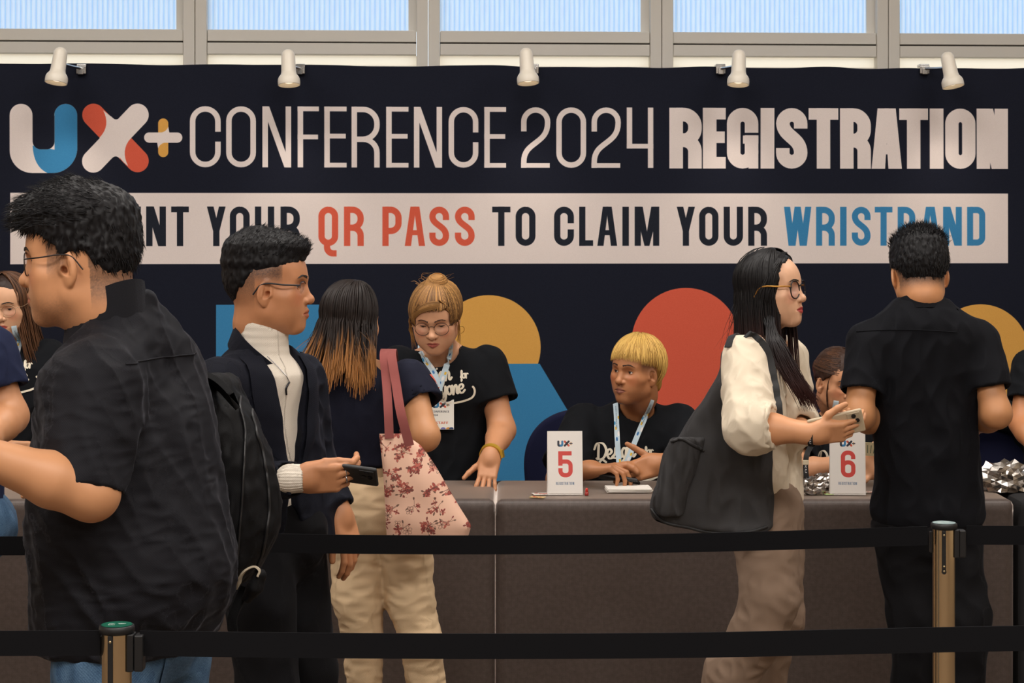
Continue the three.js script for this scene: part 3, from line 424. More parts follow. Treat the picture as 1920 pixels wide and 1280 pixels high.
// eyes with lids and lashes, eyebrows; gaze in head-frame radians [side, up]; open 0..1
function eyeParts(F, skin, o = {}) {
  const list = [], open = o.open ?? 0.8, gaze = o.gaze ?? [0, 0], dark = [0.012, 0.010, 0.009];
  for (const s of [-1, 1]) {
    const c = V(0.0315 * s, -0.001, 0.0655), R = 0.0139, hw = 0.0125, pt = (a, b, r) => { const x = a, y = b, q = Math.sqrt(Math.max(r * r - x * x - y * y, 1e-8)); return V(c.x + x, c.y + y, c.z + q); };
    const upY = (a) => { const t = a / hw * s; return (0.0058 * open) * Math.pow(Math.max(1 - t * t, 0), 0.7) + 0.0012 * t - 0.0004 - (1 - open) * 0.003; }, loY = (a) => { const t = a / hw * s; return -0.0042 * Math.pow(Math.max(1 - t * t, 0), 0.8) + 0.0012 * t - 0.0004 - (1 - open) * 0.002; };
    const gx = gaze[0] * 0.011, gy = gaze[1] * 0.011, n = 22, m = 12, pos = [], col = [], tri = [];
    for (let j = 0; j <= m; j++) for (let i = 0; i <= n; i++) { const a = lerp(-hw, hw, i / n), b = lerp(loY(a), upY(a), j / m), p = pt(a, b, R + 0.0003), d = Math.hypot(a - gx, b - gy), k = d < 0.0028 ? [0.01, 0.008, 0.007] : d < 0.0070 ? [0.045, 0.022, 0.012] : [0.62, 0.56, 0.52]; pos.push(p.x, p.y, p.z); col.push(...k); if (i < n && j < m) { const q = j * (n + 1) + i; tri.push(q, q + 1, q + n + 1, q + 1, q + n + 2, q + n + 1); } }
    const g = new THREE.BufferGeometry(); g.setAttribute('position', new THREE.Float32BufferAttribute(pos, 3)); g.setAttribute('uv', new THREE.Float32BufferAttribute(new Float32Array(pos.length / 3 * 2), 2)); g.setAttribute('color', new THREE.Float32BufferAttribute(col, 3)); g.setIndex(tri); g.computeVertexNormals(); list.push(g);
    // lids: a raised rim round the opening that dives under the cheek and brow
    const N = 36, pos2 = [], tri2 = [];
    for (let i = 0; i <= N; i++) { const th = i / N * Math.PI * 2, a = Math.cos(th) * hw, b = Math.sin(th) >= 0 ? upY(a) : loY(a), mid = (upY(a) + loY(a)) / 2; for (const [e, r] of [[1.0, R + 0.0002], [1.03, R + 0.0013], [1.3, R + 0.0013], [1.75, R + 0.0002], [2.1, R - 0.0016]]) { const aa = Math.min(Math.abs(a * (1 + (e - 1) * 0.35)), R) * Math.sign(a), bb = mid + (b - mid) + Math.sin(th) * 0.0052 * (e - 1); const q = Math.hypot(aa, bb) > r * 0.96 ? r * 0.96 / Math.hypot(aa, bb) : 1, p = pt(aa * q, bb * q, r); pos2.push(p.x, p.y, p.z); } if (i < N) for (let k = 0; k < 4; k++) { const q = i * 5 + k; tri2.push(q, q + 1, q + 5, q + 1, q + 6, q + 5); } }
    const g2 = new THREE.BufferGeometry(); g2.setAttribute('position', new THREE.Float32BufferAttribute(pos2, 3)); g2.setIndex(tri2); g2.computeVertexNormals(); list.push(paint(g2, skin.map((q, i) => q * [0.92, 0.86, 0.84][i])));
    const lash = []; for (let i = 0; i <= 10; i++) { const a = lerp(-hw, hw, i / 10); const p = pt(a, upY(a) + 0.0002, R + 0.0014); lash.push(p); } list.push(paint(new THREE.TubeGeometry(new THREE.CatmullRomCurve3(lash), 16, o.lash ?? 0.0008, 5), dark));
    const bc = o.browColour ?? [0.02, 0.014, 0.011], bt = o.brow ?? 0.0028, lift = o.browLift ?? 0;
    const onFace = (x, y) => { const q = land(F.local, V(x, y, 0.125), V(0, 0, -1), 0.0004, 0.1); return q; }, brow = [onFace(0.011 * s, 0.0205 + lift), onFace(0.022 * s, 0.0235 + lift), onFace(0.034 * s, 0.0250 + lift), onFace(0.048 * s, 0.0200 + lift)], bl = new THREE.CatmullRomCurve3(brow);
    for (let i = 0; i < 64; i++) { const t = rnd() * 0.93, p = bl.getPoint(t), q = bl.getTangent(t), w = bt * (1 - 0.55 * t) * rr(-1, 1), a = onFace(p.x, p.y + w), L = rr(0.006, 0.010), b = a.clone().addScaledVector(q, L).add(V(0, -w * 0.6, 0.0003)); const h = new THREE.CylinderGeometry(0.0003, 0.0012, L, 3, 1, true), mm = new THREE.Matrix4().makeTranslation(...a.clone().add(b).multiplyScalar(0.5).toArray()).multiply(new THREE.Matrix4().makeRotationFromQuaternion(new THREE.Quaternion().setFromUnitVectors(V(0, 1, 0), b.clone().sub(a).normalize()))); list.push(paint(h.applyMatrix4(mm), bc)); }
  }
  return list.map((g) => F.geo(g));
}
// hand: side +1 right, -1 left; dir points to the fingers, palm out of the palm
function hand(wrist, dir, palm, side, s = 1, pose = {}) {
  const Y = dir.clone().normalize(), Z = palm.clone().addScaledVector(Y, -palm.dot(Y)).normalize(), X = Y.clone().cross(Z), at = (x, y, z) => wrist.clone().addScaledVector(X, x * s * side).addScaledVector(Y, y * s).addScaledVector(Z, z * s);
  const parts = [], R = [X, Y, Z], curl = pose.curl ?? [[0.35, 0.35, 0.2], [0.4, 0.4, 0.25], [0.45, 0.45, 0.25], [0.5, 0.5, 0.3]], spread = pose.spread ?? 0.06;
  const palmF = blend(0.014 * s, rbox(at(0, 0.05, 0), [0.038 * s, 0.044 * s, 0.0125 * s], 0.0115 * s, R), ell(at(0.024, 0.036, 0.007), [0.018 * s, 0.034 * s, 0.016 * s], R), ell(at(-0.022, 0.034, 0.006), [0.016 * s, 0.034 * s, 0.014 * s], R), cone(at(0, -0.02, 0), at(0, 0.022, 0), 0.0245 * s, 0.025 * s));
  const base = [[0.0285, 0.088], [0.0095, 0.093], [-0.0095, 0.090], [-0.0275, 0.082]], len = [[0.040, 0.025, 0.020], [0.044, 0.029, 0.021], [0.041, 0.027, 0.020], [0.032, 0.020, 0.018]], rad0 = [0.0092, 0.0094, 0.0088, 0.0078], tips = [];
  base.forEach(([x, y], i) => {
    let p = [x, y, 0], a = 0; const sp = (1.5 - i) * spread, pts = [at(x, y - 0.012, 0), at(...p)], rs = [rad0[i], rad0[i]];
    for (let k = 0; k < 3; k++) { a += curl[i][k]; const l = len[i][k]; p = [p[0] + Math.sin(sp) * Math.cos(a) * l, p[1] + Math.cos(sp) * Math.cos(a) * l, p[2] + Math.sin(a) * l]; pts.push(at(...p)); rs.push(rad0[i] * [0.95, 0.88, 0.76][k]); }
    tips.push(pts[4]); parts.push(chain(pts, rs.map((r) => r * s), 0.003));
  });
  const th = pose.thumb ?? [[0.75, 0.35], [0.45, 0.35], [0.3, 0.4]]; let p = [0.022, 0.02, 0.006]; const tp = [at(...p)], tr = [0.0135 * s], tl = [0.042, 0.033, 0.027];
  th.forEach(([o, q], k) => { p = [p[0] + Math.sin(o) * Math.cos(q) * tl[k], p[1] + Math.cos(o) * Math.cos(q) * tl[k], p[2] + Math.sin(q) * tl[k]]; tp.push(at(...p)); tr.push([0.0118, 0.0104, 0.0085][k] * s); });
  parts.push(chain(tp, tr, 0.004));
  const c0 = at(0, 0.06, 0.01), hr = 0.14 * s, hl = hr + 0.05, f = (x, y, z) => { const bx = x - c0.x, by = y - c0.y, bz = z - c0.z, bq = bx * bx + by * by + bz * bz; if (bq > hl * hl) return Math.sqrt(bq) - hr; let d = palmF(x, y, z); let e = 1e9; for (const q of parts) e = Math.min(e, q(x, y, z)); return smin(d, e, 0.006 * s); };
  const c = at(0, 0.07, 0.01); return { f, c, at, X, Y, Z, tips, thumb: tp, lo: c.clone().addScalar(-0.135 * s), hi: c.clone().addScalar(0.135 * s) };
}
// tapered cylinder with flat ends, bored out at the far end: a sleeve or trouser leg
function sleeve(a, b, r1, r2, open, k = 0.006) {
  const d = b.clone().sub(a).normalize(), c = cone(a, b.clone().addScaledVector(d, 0.05), r1, r2), bore = cone(b.clone().addScaledVector(d, -0.035), b.clone().addScaledVector(d, 0.1), open, open), off = d.dot(b);
  return (x, y, z) => smax(smax(c(x, y, z), x * d.x + y * d.y + z * d.z - off, k), -bore(x, y, z), 0.003);
}
// section of a trunk from the picture: row, left and right outline columns, distance, known half size; which = 'b' if the depth is known, else the width
function sec(yaw, py, l, r, z, known, which = 'b') {
  const E = (r - l) / 2 * z / FOCAL, c = Math.cos(yaw), s = Math.sin(yaw), p = W((l + r) / 2, py, z), o = which === 'b' ? Math.sqrt(Math.max(E * E - known * known * s * s, 0.0009)) / Math.max(Math.abs(c), 0.05) : Math.sqrt(Math.max(E * E - known * known * c * c, 0.0009)) / Math.max(Math.abs(s), 0.05);
  return which === 'b' ? [p.y, p.x, p.z, o, known] : [p.y, p.x, p.z, known, o];
}
const trunkOf = (yaw, rows, round) => trunk(rows.map((q) => sec(yaw, ...q)).sort((a, b) => a[0] - b[0]), yaw, round);
// cloth folds: sum of stretched noises [amplitude, fx, fy, fz, seed]
const folds = (f, list) => (x, y, z) => { let d = f(x, y, z); if (d > 0.035 || d < -0.035) return d; for (const [a, fx, fy, fz, s, t] of list) { const n = noise3(x * fx + y * (t ?? 0) + s, y * fy, z * fz - s); d -= a > 0.0045 ? a * n : a * (1 - 2.4 * Math.abs(n)); } return d * 0.85; };
// box round a list of points
const around = (pts, pad) => { const b = new THREE.Box3().setFromPoints(pts); return [b.min.addScalar(-pad), b.max.addScalar(pad)]; };
const place = (g, base) => g.translate(-base.x, -base.y, -base.z);

// short tufts on a hair surface: direction from the surface normal and a flow
function tufts(g, n, F, flow, len, r, seed, keep) {
  reseed(seed); const P = g.attributes.position, Nn = g.attributes.normal, pos = [], tri = [], seg = 3, sides = 3;
  for (let q = 0; q < n; q++) {
    const i = Math.floor(rnd() * P.count), p = V(P.getX(i), P.getY(i), P.getZ(i)), nn = V(Nn.getX(i), Nn.getY(i), Nn.getZ(i)), lp = F.inn(p); if (keep && !keep(lp)) continue;
    const fl = flow(lp), d = F.dir(fl[0], fl[1], fl[2]).addScaledVector(nn, fl[3] ?? 0.4).add(V(rr(-1, 1), rr(-1, 1), rr(-1, 1)).multiplyScalar(fl[4] ?? 0.2)).normalize(), L = len * rr(0.6, 1.3) * (fl[5] ?? 1), side = d.clone().cross(nn).normalize(), up = side.clone().cross(d).normalize(), o = pos.length / 3; p.addScaledVector(nn, -0.003);
    const bend = fl[6] ?? -0.35;
    for (let k = 0; k <= seg; k++) { const t = k / seg, c = p.clone().addScaledVector(d, L * t).addScaledVector(up, bend * L * t * t * (up.dot(nn) > 0 ? 1 : -1)), w = r * (1 - t * 0.93); for (let s = 0; s < sides; s++) { const a = s / sides * 6.283; c.clone().addScaledVector(side, Math.cos(a) * w).addScaledVector(up, Math.sin(a) * w * 0.6).toArray(pos, pos.length); } if (k < seg) for (let s = 0; s < sides; s++) { const a = o + k * sides + s, b = o + k * sides + (s + 1) % sides; tri.push(a, b, a + sides, b, b + sides, a + sides); } }
  }
  const h = new THREE.BufferGeometry(); h.setAttribute('position', new THREE.Float32BufferAttribute(pos, 3)); h.setIndex(tri); h.computeVertexNormals(); return h;
}
// a strand tube along points with a radius profile and colour along its length
function strand(pts, r, colour, out, flat = 0.6, sides = 3) {
  const n = pts.length, o = out.pos.length / 3; let side = null;
  for (let k = 0; k < n; k++) {
    const t = pts[Math.min(k + 1, n - 1)].clone().sub(pts[Math.max(k - 1, 0)]).normalize(); side = side ? side.addScaledVector(t, -side.dot(t)).normalize() : t.clone().cross(V(0.3, 0.2, 1)).normalize(); const up = side.clone().cross(t), u = k / (n - 1), w = r * (u < 0.1 ? 0.5 + 5 * u : u > 0.6 ? 1 - (u - 0.6) / 0.4 * 0.85 : 1), c = colour(u);
    for (let s = 0; s < sides; s++) { const a = s / sides * 6.283; const p = pts[k]; out.pos.push(p.x + side.x * Math.cos(a) * w + up.x * Math.sin(a) * w * flat, p.y + side.y * Math.cos(a) * w + up.y * Math.sin(a) * w * flat, p.z + side.z * Math.cos(a) * w + up.z * Math.sin(a) * w * flat); out.col.push(...c); }
    if (k < n - 1) for (let s = 0; s < sides; s++) { const a = o + k * sides + s, b = o + k * sides + (s + 1) % sides; out.tri.push(a, b, a + sides, b, b + sides, a + sides); }
  }
}
const strandGeo = (out) => { const g = new THREE.BufferGeometry(); g.setAttribute('position', new THREE.Float32BufferAttribute(out.pos, 3)); g.setAttribute('uv', new THREE.Float32BufferAttribute(new Float32Array(out.pos.length / 3 * 2), 2)); g.setAttribute('color', new THREE.Float32BufferAttribute(out.col, 3)); g.setIndex(out.tri); g.computeVertexNormals(); return g; };
// interpolated table [[key, value], ...]
const table = (t) => (x) => { if (x <= t[0][0]) return t[0][1]; for (let i = 1; i < t.length; i++) if (x <= t[i][0]) return lerp(t[i - 1][1], t[i][1], sstep(0, 1, (x - t[i - 1][0]) / (t[i][0] - t[i - 1][0]))); return t[t.length - 1][1]; };
// hair cap: skull grown by thick(az, y), cut below line(az) (az in degrees from the face round to the nape)
function hairCap(line, thick, more, rough = 0.004) {
  const cr = ell(V(0, 0.026, -0.010), [0.0775, 0.090, 0.0975]), L = table(line);
  return (x, y, z) => {
    const ax = Math.abs(x), az = Math.atan2(ax, z + 0.01) * 57.3; let d = cr(x, y, z); if (d > 0.12) return d - 0.06; d -= thick(az, y, x, z);
    if (more) d = more(d, x, y, z);
    d -= rough * noise3(x * 55, y * 40, z * 55) + rough * 0.7 * noise3(x * 110, y * 60, z * 110);
    return smax(d, L(az) + 0.004 * noise3(x * 90, y * 20, z * 90) - y, 0.006) * 0.8;
  };
}
// spectacles in the head frame
function spectacles(parent, F, base, o) {
  const rim = o.rim, M_ = o.mat, w = o.w ?? 0.024, h = o.h ?? 0.021, cy = o.y ?? -0.004, cz = o.z ?? 0.092, r = o.r ?? 0.0013, cxo = o.cx ?? 0.0325, pw = o.pow ?? 2.4, wrap = 0.12;
  const shape = (s, k = 1) => { const p = []; for (let i = 0; i < 40; i++) { const a = i / 40 * 6.2832, c = Math.cos(a), q = Math.sin(a), x = Math.sign(c) * Math.pow(Math.abs(c), 2 / pw) * w * k, y = Math.sign(q) * Math.pow(Math.abs(q), 2 / pw) * h * k + (o.cat ? o.cat * Math.max(0, x * s / w) * Math.max(0, q) : 0); p.push(V(s * cxo + x, cy + y, cz - Math.abs(s * cxo + x) * wrap)); } return p; };
  const G = [], half = o.half; 
  for (const s of [-1, 1]) { const p = shape(s); if (half) G.push(new THREE.TubeGeometry(new THREE.CatmullRomCurve3(p.slice(0, 21)), 40, r, 6)); else G.push(new THREE.TubeGeometry(new THREE.CatmullRomCurve3(p, true), 60, r, 6, true)); }
  G.push(tubeG([V(-cxo + w * 0.9, cy + h * 0.35, cz - 0.002), V(0, cy + h * 0.55, cz + 0.002), V(cxo - w * 0.9, cy + h * 0.35, cz - 0.002)], r, 12, 6));
  const fr = place(F.geo(merge(G)), base); const g = new THREE.Group(); g.name = 'spectacles'; parent.add(g);
  mesh('rim', fr, M_, g);
  for (const s of [-1, 1]) {
    const pts = shape(s, 0.97), sh = new THREE.BufferGeometry(), pos = [s * cxo, cy, cz - cxo * wrap + 0.0012, ...pts.flatMap((p) => [p.x, p.y, p.z])], tri = []; for (let i = 0; i < 40; i++) tri.push(0, 1 + i, 1 + (i + 1) % 40);
    sh.setAttribute('position', new THREE.Float32BufferAttribute(pos, 3)); sh.setIndex(tri); sh.computeVertexNormals(); mesh('lens', place(F.geo(sh), base), o.lens ?? lensMat, g);
    const tx = cxo + w, ez = cz - tx * wrap;
    mesh('temple', place(F.geo(tubeG([V(s * tx, cy + h * 0.45, ez), V(s * 0.078, cy + h * 0.45 + 0.001, ez - 0.03), V(s * 0.083, cy + 0.004 + h * 0.3, 0.0), V(s * 0.082, cy - 0.016, -0.022)], (o.temple ?? r) * 1.2, 24, 6)), base), o.templeMat ?? M_, g);
  }
  return g;
}
const lensMat = mat([0.96, 0.97, 1], 0.02, { transmission: 1, thickness: 0, ior: 1.5 });
const skinMat = mat([1, 1, 1], 0.48, { vertexColors: true, sheen: 0.25, sheenRoughness: 0.5, sheenColor: new THREE.Color(0.9, 0.6, 0.45) });
const shoeMat = mat(lin(30, 28, 28), 0.5);
// body: merges regions of one field meshed at different cells. regions: [lo, hi, cell, colour]
function bodyMesh(P, base, field, regions, extra = []) {
  const done = [], list = [];
  for (const [lo, hi, cell, colour] of regions) { const prev = done.slice(), pad = cell * 1.2; list.push(net(field, lo, hi, cell, colour, (x, y, z) => prev.some(([a, b]) => x > a.x + pad && x < b.x - pad && y > a.y + pad && y < b.y - pad && z > a.z + pad && z < b.z - pad))); done.push([lo, hi]); }
  return mesh('body', place(join([...list, ...extra]), base), skinMat, P);
}
function shoes(P, base, feet, m = shoeMat) { for (const [ankle, yaw] of feet) { const d = yawDir(yaw), a = V(ankle.x, 0.07, ankle.z), toe = a.clone().addScaledVector(d, 0.15).setY(0.035), heel = a.clone().addScaledVector(d, -0.05).setY(0.045); const f0 = blend(0.03, cone(heel, toe, 0.042, 0.036), cone(V(a.x, 0.11, a.z), heel, 0.042, 0.042)), f = (x, y, z) => smax(f0(x, y, z), 0.003 - y, 0.004); mesh('shoe', place(net(f, ...around([heel, toe, V(a.x, 0.15, a.z)], 0.07), 0.014), base), m, P); } }

// the brush lettering printed on the staff shirts
const SCRIPT = { D: [[[0.42, 1.5], [0.3, 0.8], [0.2, 0.05]], [[-0.1, 1.2], [0.25, 1.7], [0.9, 1.6], [1.15, 0.9], [0.8, 0.15], [0.25, -0.02], [0.02, 0.12]]], e: [[[0.05, 0.45], [0.35, 0.5], [0.55, 0.75], [0.4, 1], [0.15, 0.85], [0.05, 0.45], [0.18, 0.06], [0.4, 0.02], [0.68, 0.3]]], s: [[[0, 0.1], [0.3, 0.55], [0.4, 1.05], [0.44, 0.8], [0.56, 0.4], [0.4, 0.04], [0.08, 0.06]]], i: [[[0.14, 0.95], [0.08, 0.3], [0.2, 0.02], [0.45, 0.25]], [[0.22, 1.38], [0.25, 1.4]]], g: [[[0.55, 0.85], [0.3, 1], [0.05, 0.6], [0.15, 0.08], [0.4, 0.2], [0.58, 0.95], [0.5, 0], [0.3, -0.6], [0, -0.5], [0.25, -0.12], [0.8, 0.3]]], n: [[[0.05, 0.95], [0.1, 0.4], [0.08, 0], [0.25, 0.7], [0.45, 0.98], [0.55, 0.7], [0.5, 0.2], [0.6, 0.02], [0.8, 0.25]]], f: [[[0.05, 0.3], [0.5, 1.2], [0.45, 1.6], [0.3, 1.3], [0.2, 0.2], [0.1, -0.5], [0.28, -0.3], [0.28, 0.1], [0.55, 0.3]]], o: [[[0.5, 0.95], [0.15, 0.85], [0.05, 0.4], [0.25, 0.02], [0.5, 0.3], [0.5, 0.8], [0.35, 0.95], [0.7, 0.85]]], r: [[[0.05, 0.95], [0.1, 0.4], [0.1, 0], [0.2, 0.6], [0.4, 0.95], [0.6, 0.8]]], v: [[[0.05, 0.95], [0.15, 0.3], [0.25, 0.02], [0.45, 0.5], [0.5, 0.95], [0.72, 0.85]]], y: [[[0.05, 0.95], [0.08, 0.4], [0.25, 0.08], [0.45, 0.4], [0.55, 0.95], [0.5, 0], [0.3, -0.6], [0, -0.5], [0.25, -0.1], [0.8, 0.3]]], E: [[[0.85, 1.4], [0.5, 1.65], [0.15, 1.35], [0.3, 1.0], [0.55, 0.92], [0.2, 0.85], [0.02, 0.4], [0.3, 0], [0.95, 0.25]]] };
const ADV = { D: 1.15, e: 0.6, s: 0.58, i: 0.38, g: 0.66, n: 0.72, f: 0.45, o: 0.6, r: 0.52, v: 0.6, y: 0.66, E: 0.85 };
const printTex = canvas(1024, 640, (g) => {
  g.clearRect(0, 0, 1024, 640); g.lineCap = g.lineJoin = 'round';
  const word = (text, x, y, h, slant, up) => { g.save(); g.translate(x, y); g.transform(1, -up, slant, 1, 0, 0); g.scale(h, h); let at = 0; for (const ch of text) { for (const line of SCRIPT[ch]) { const p = new THREE.CatmullRomCurve3(line.map(([a, b]) => V(a + at, -b, 0)), false, 'catmullrom', 0.5).getPoints(60); for (let i = 0; i + 1 < p.length; i++) { const down = Math.abs(Math.atan2(p[i + 1].y - p[i].y, p[i + 1].x - p[i].x)); g.lineWidth = 0.13 + 0.14 * Math.abs(Math.sin(down)); g.beginPath(); g.moveTo(p[i].x, p[i].y); g.lineTo(p[i + 1].x, p[i + 1].y); g.stroke(); } } at += ADV[ch]; } g.restore(); return at * h; };
  g.strokeStyle = 'rgb(236,226,205)'; word('Design', 60, 270, 128, 0.12, 0.1); word('for', 720, 205, 74, 0.15, 0.08); word('Everyone', 100, 500, 132, 0.12, 0.13);
  g.lineWidth = 30; g.beginPath(); g.moveTo(340, 585); g.bezierCurveTo(520, 590, 760, 560, 880, 500); g.bezierCurveTo(950, 455, 940, 360, 905, 330); g.stroke();
});
printTex.wrapS = printTex.wrapT = THREE.ClampToEdgeWrapping;
const printMat = mat([1, 1, 1], 0.7, { map: printTex, transparent: true, alphaTest: 0.5 });
// a sheet laid on a field: centre, right and up directions, size; dropped along dir
function decalOn(f, c, right, up, w, h, dir, off = 0.0015, n = 40, m = 26) {
  const g = new THREE.PlaneGeometry(w, h, n, m), p = g.attributes.position;
  for (let i = 0; i < p.count; i++) { const s = c.clone().addScaledVector(right, p.getX(i)).addScaledVector(up, p.getY(i)).addScaledVector(dir, -0.18), q = land(f, s, dir, off, 0.5); p.setXYZ(i, q.x, q.y, q.z); }
  g.computeVertexNormals(); return g;
}
// lanyard with coloured spots, lying on a field; stops are picture points [px, py, z], landed along -z
const lanyardTex = canvas(64, 512, (g, w, h) => { reseed(77); g.fillStyle = 'rgb(205,226,238)'; g.fillRect(0, 0, w, h); const cs = ['rgb(236,190,40)', 'rgb(228,98,60)', 'rgb(50,120,185)', 'rgb(245,245,245)', 'rgb(236,190,40)', 'rgb(60,150,200)']; for (let i = 0; i < 16; i++) { g.fillStyle = cs[i % 6]; g.beginPath(); const x = rr(5, 59), y = h * 0.02 + i * h / 16 * (i % 8 < 5 ? 1 : 1); if (i % 8 < 5) { if (i % 3 === 1) g.fillRect(x - 10, y - 8, 22, 18); else { g.arc(x, y, rr(9, 16), 0, 7); g.fill(); } } } g.fillStyle = 'rgb(120,150,170)'; for (let y = 330; y < 480; y += 9) g.fillRect(26, y, 12, 5 + (y % 4)); });
const lanyardMat = mat([1, 1, 1], 0.6, { map: lanyardTex });
function lanyardOn(parent, base, f, stops, width, dir = V(0, 0, -1), name = 'lanyard') {
  const raw = curve(stops.map((q) => W(...q)), 40), pts = raw.map((p) => land(f, p.clone().addScaledVector(dir, -0.15), dir, 0.003, 0.5)), e = 0.004;
  for (let k = 0; k < 3; k++) for (let i = 1; i + 1 < pts.length; i++) pts[i].z = (pts[i - 1].z + 2 * pts[i].z + pts[i + 1].z) / 4 + 0.0003;
  const sides = pts.map((p, i) => { const n = V(f(p.x + e, p.y, p.z) - f(p.x - e, p.y, p.z), f(p.x, p.y + e, p.z) - f(p.x, p.y - e, p.z), f(p.x, p.y, p.z + e) - f(p.x, p.y, p.z - e)).normalize(), t = pts[Math.min(i + 1, pts.length - 1)].clone().sub(pts[Math.max(i - 1, 0)]).normalize(); return n.cross(t).normalize(); });
  return mesh(name, place(ribbonG(pts, sides, width, 0.0015, 3.2), base), lanyardMat, parent);
}
// a smartphone: long axis, screen normal
function phone(c, long, up, label, rgb, kind) {
  const t = thing('smartphone', label, 'phone', c), Y = long.clone().normalize(), Z = up.clone().addScaledVector(Y, -up.dot(Y)).normalize(), X = Y.clone().cross(Z), m = new THREE.Matrix4().makeBasis(X, Y, Z);
  t.quaternion.setFromRotationMatrix(m);
  mesh('case', boxG(0.074, 0.15, 0.0105, 0, 0, 0, 0.005), mat(rgb, 0.45), t);
  mesh('screen', boxG(0.068, 0.143, 0.0006, 0, 0, 0.0053), mat([0.008, 0.008, 0.01], 0.08), t);
  const cam = mesh('camera_plate', boxG(0.034, 0.036, 0.003, 0.015, 0.05, -0.006, 0.0014), mat(rgb.map((q) => q * 0.85), 0.35), t);
  for (const [x, y] of [[0.007, 0.058], [0.007, 0.042], [0.023, 0.05]]) mesh('lens', cylG(0.0062, 0.0062, 0.003, 0, 0, 0, 20).rotateX(Math.PI / 2).translate(x, y, -0.0082), mat([0.006, 0.006, 0.008], 0.08), cam);
  return t;
}
// ---- colours of cloth, hair and skin
const SKIN = { a: lin(204, 146, 104), b: lin(194, 134, 94), c: lin(202, 144, 100), d: lin(222, 168, 132), e: lin(178, 120, 80), f: lin(222, 174, 140), g: lin(206, 150, 112), h: lin(196, 138, 94), i: lin(216, 166, 130) };
const BLACKHAIR = lin(17, 16, 19);
const hairMat = (c) => mat(c, 0.55, { specularIntensity: 0.5 });
const hairVM = mat([1, 1, 1], 0.5, { vertexColors: true, specularIntensity: 0.6 });
const weave = (n, amp) => dataTex(128, (u, v) => 128 + amp * Math.sin(u * Math.PI * 2 * n) * Math.sin(v * Math.PI * 2 * n) + (rnd() - 0.5) * amp);
const tweed = weave(24, 50);
const cloth = (rgb, rough = 0.85, sh = 0.25, tint = [0.6, 0.6, 0.7], bump = 0.0006) => { const t = tweed.clone(); t.repeat.set(9, 9); return mat(rgb, rough, { specularIntensity: 0.3, sheen: sh * 0.35, sheenRoughness: 0.5, sheenColor: new THREE.Color(...tint), bumpMap: t, bumpScale: bump }); };
const denimTex = dataTex(256, (u, v) => { const n = (rnd() - 0.5) * 34 + Math.sin((u + v) * Math.PI * 2 * 40) * 9 + noise2(u * 6, v * 3) * 16; return [62 + n, 92 + n, 122 + n]; }, true); denimTex.repeat.set(4, 4);
const denim = mat([1, 1, 1], 0.85, { map: denimTex });
// trousers from hips and two legs [hip, knee, ankle] with radii
function trousers(hips, legs, k = 0.03) { return blend(k, ...hips, ...legs.map(([p, r]) => chain(p, r, 0.03))); }
const SEAT = 0.46;

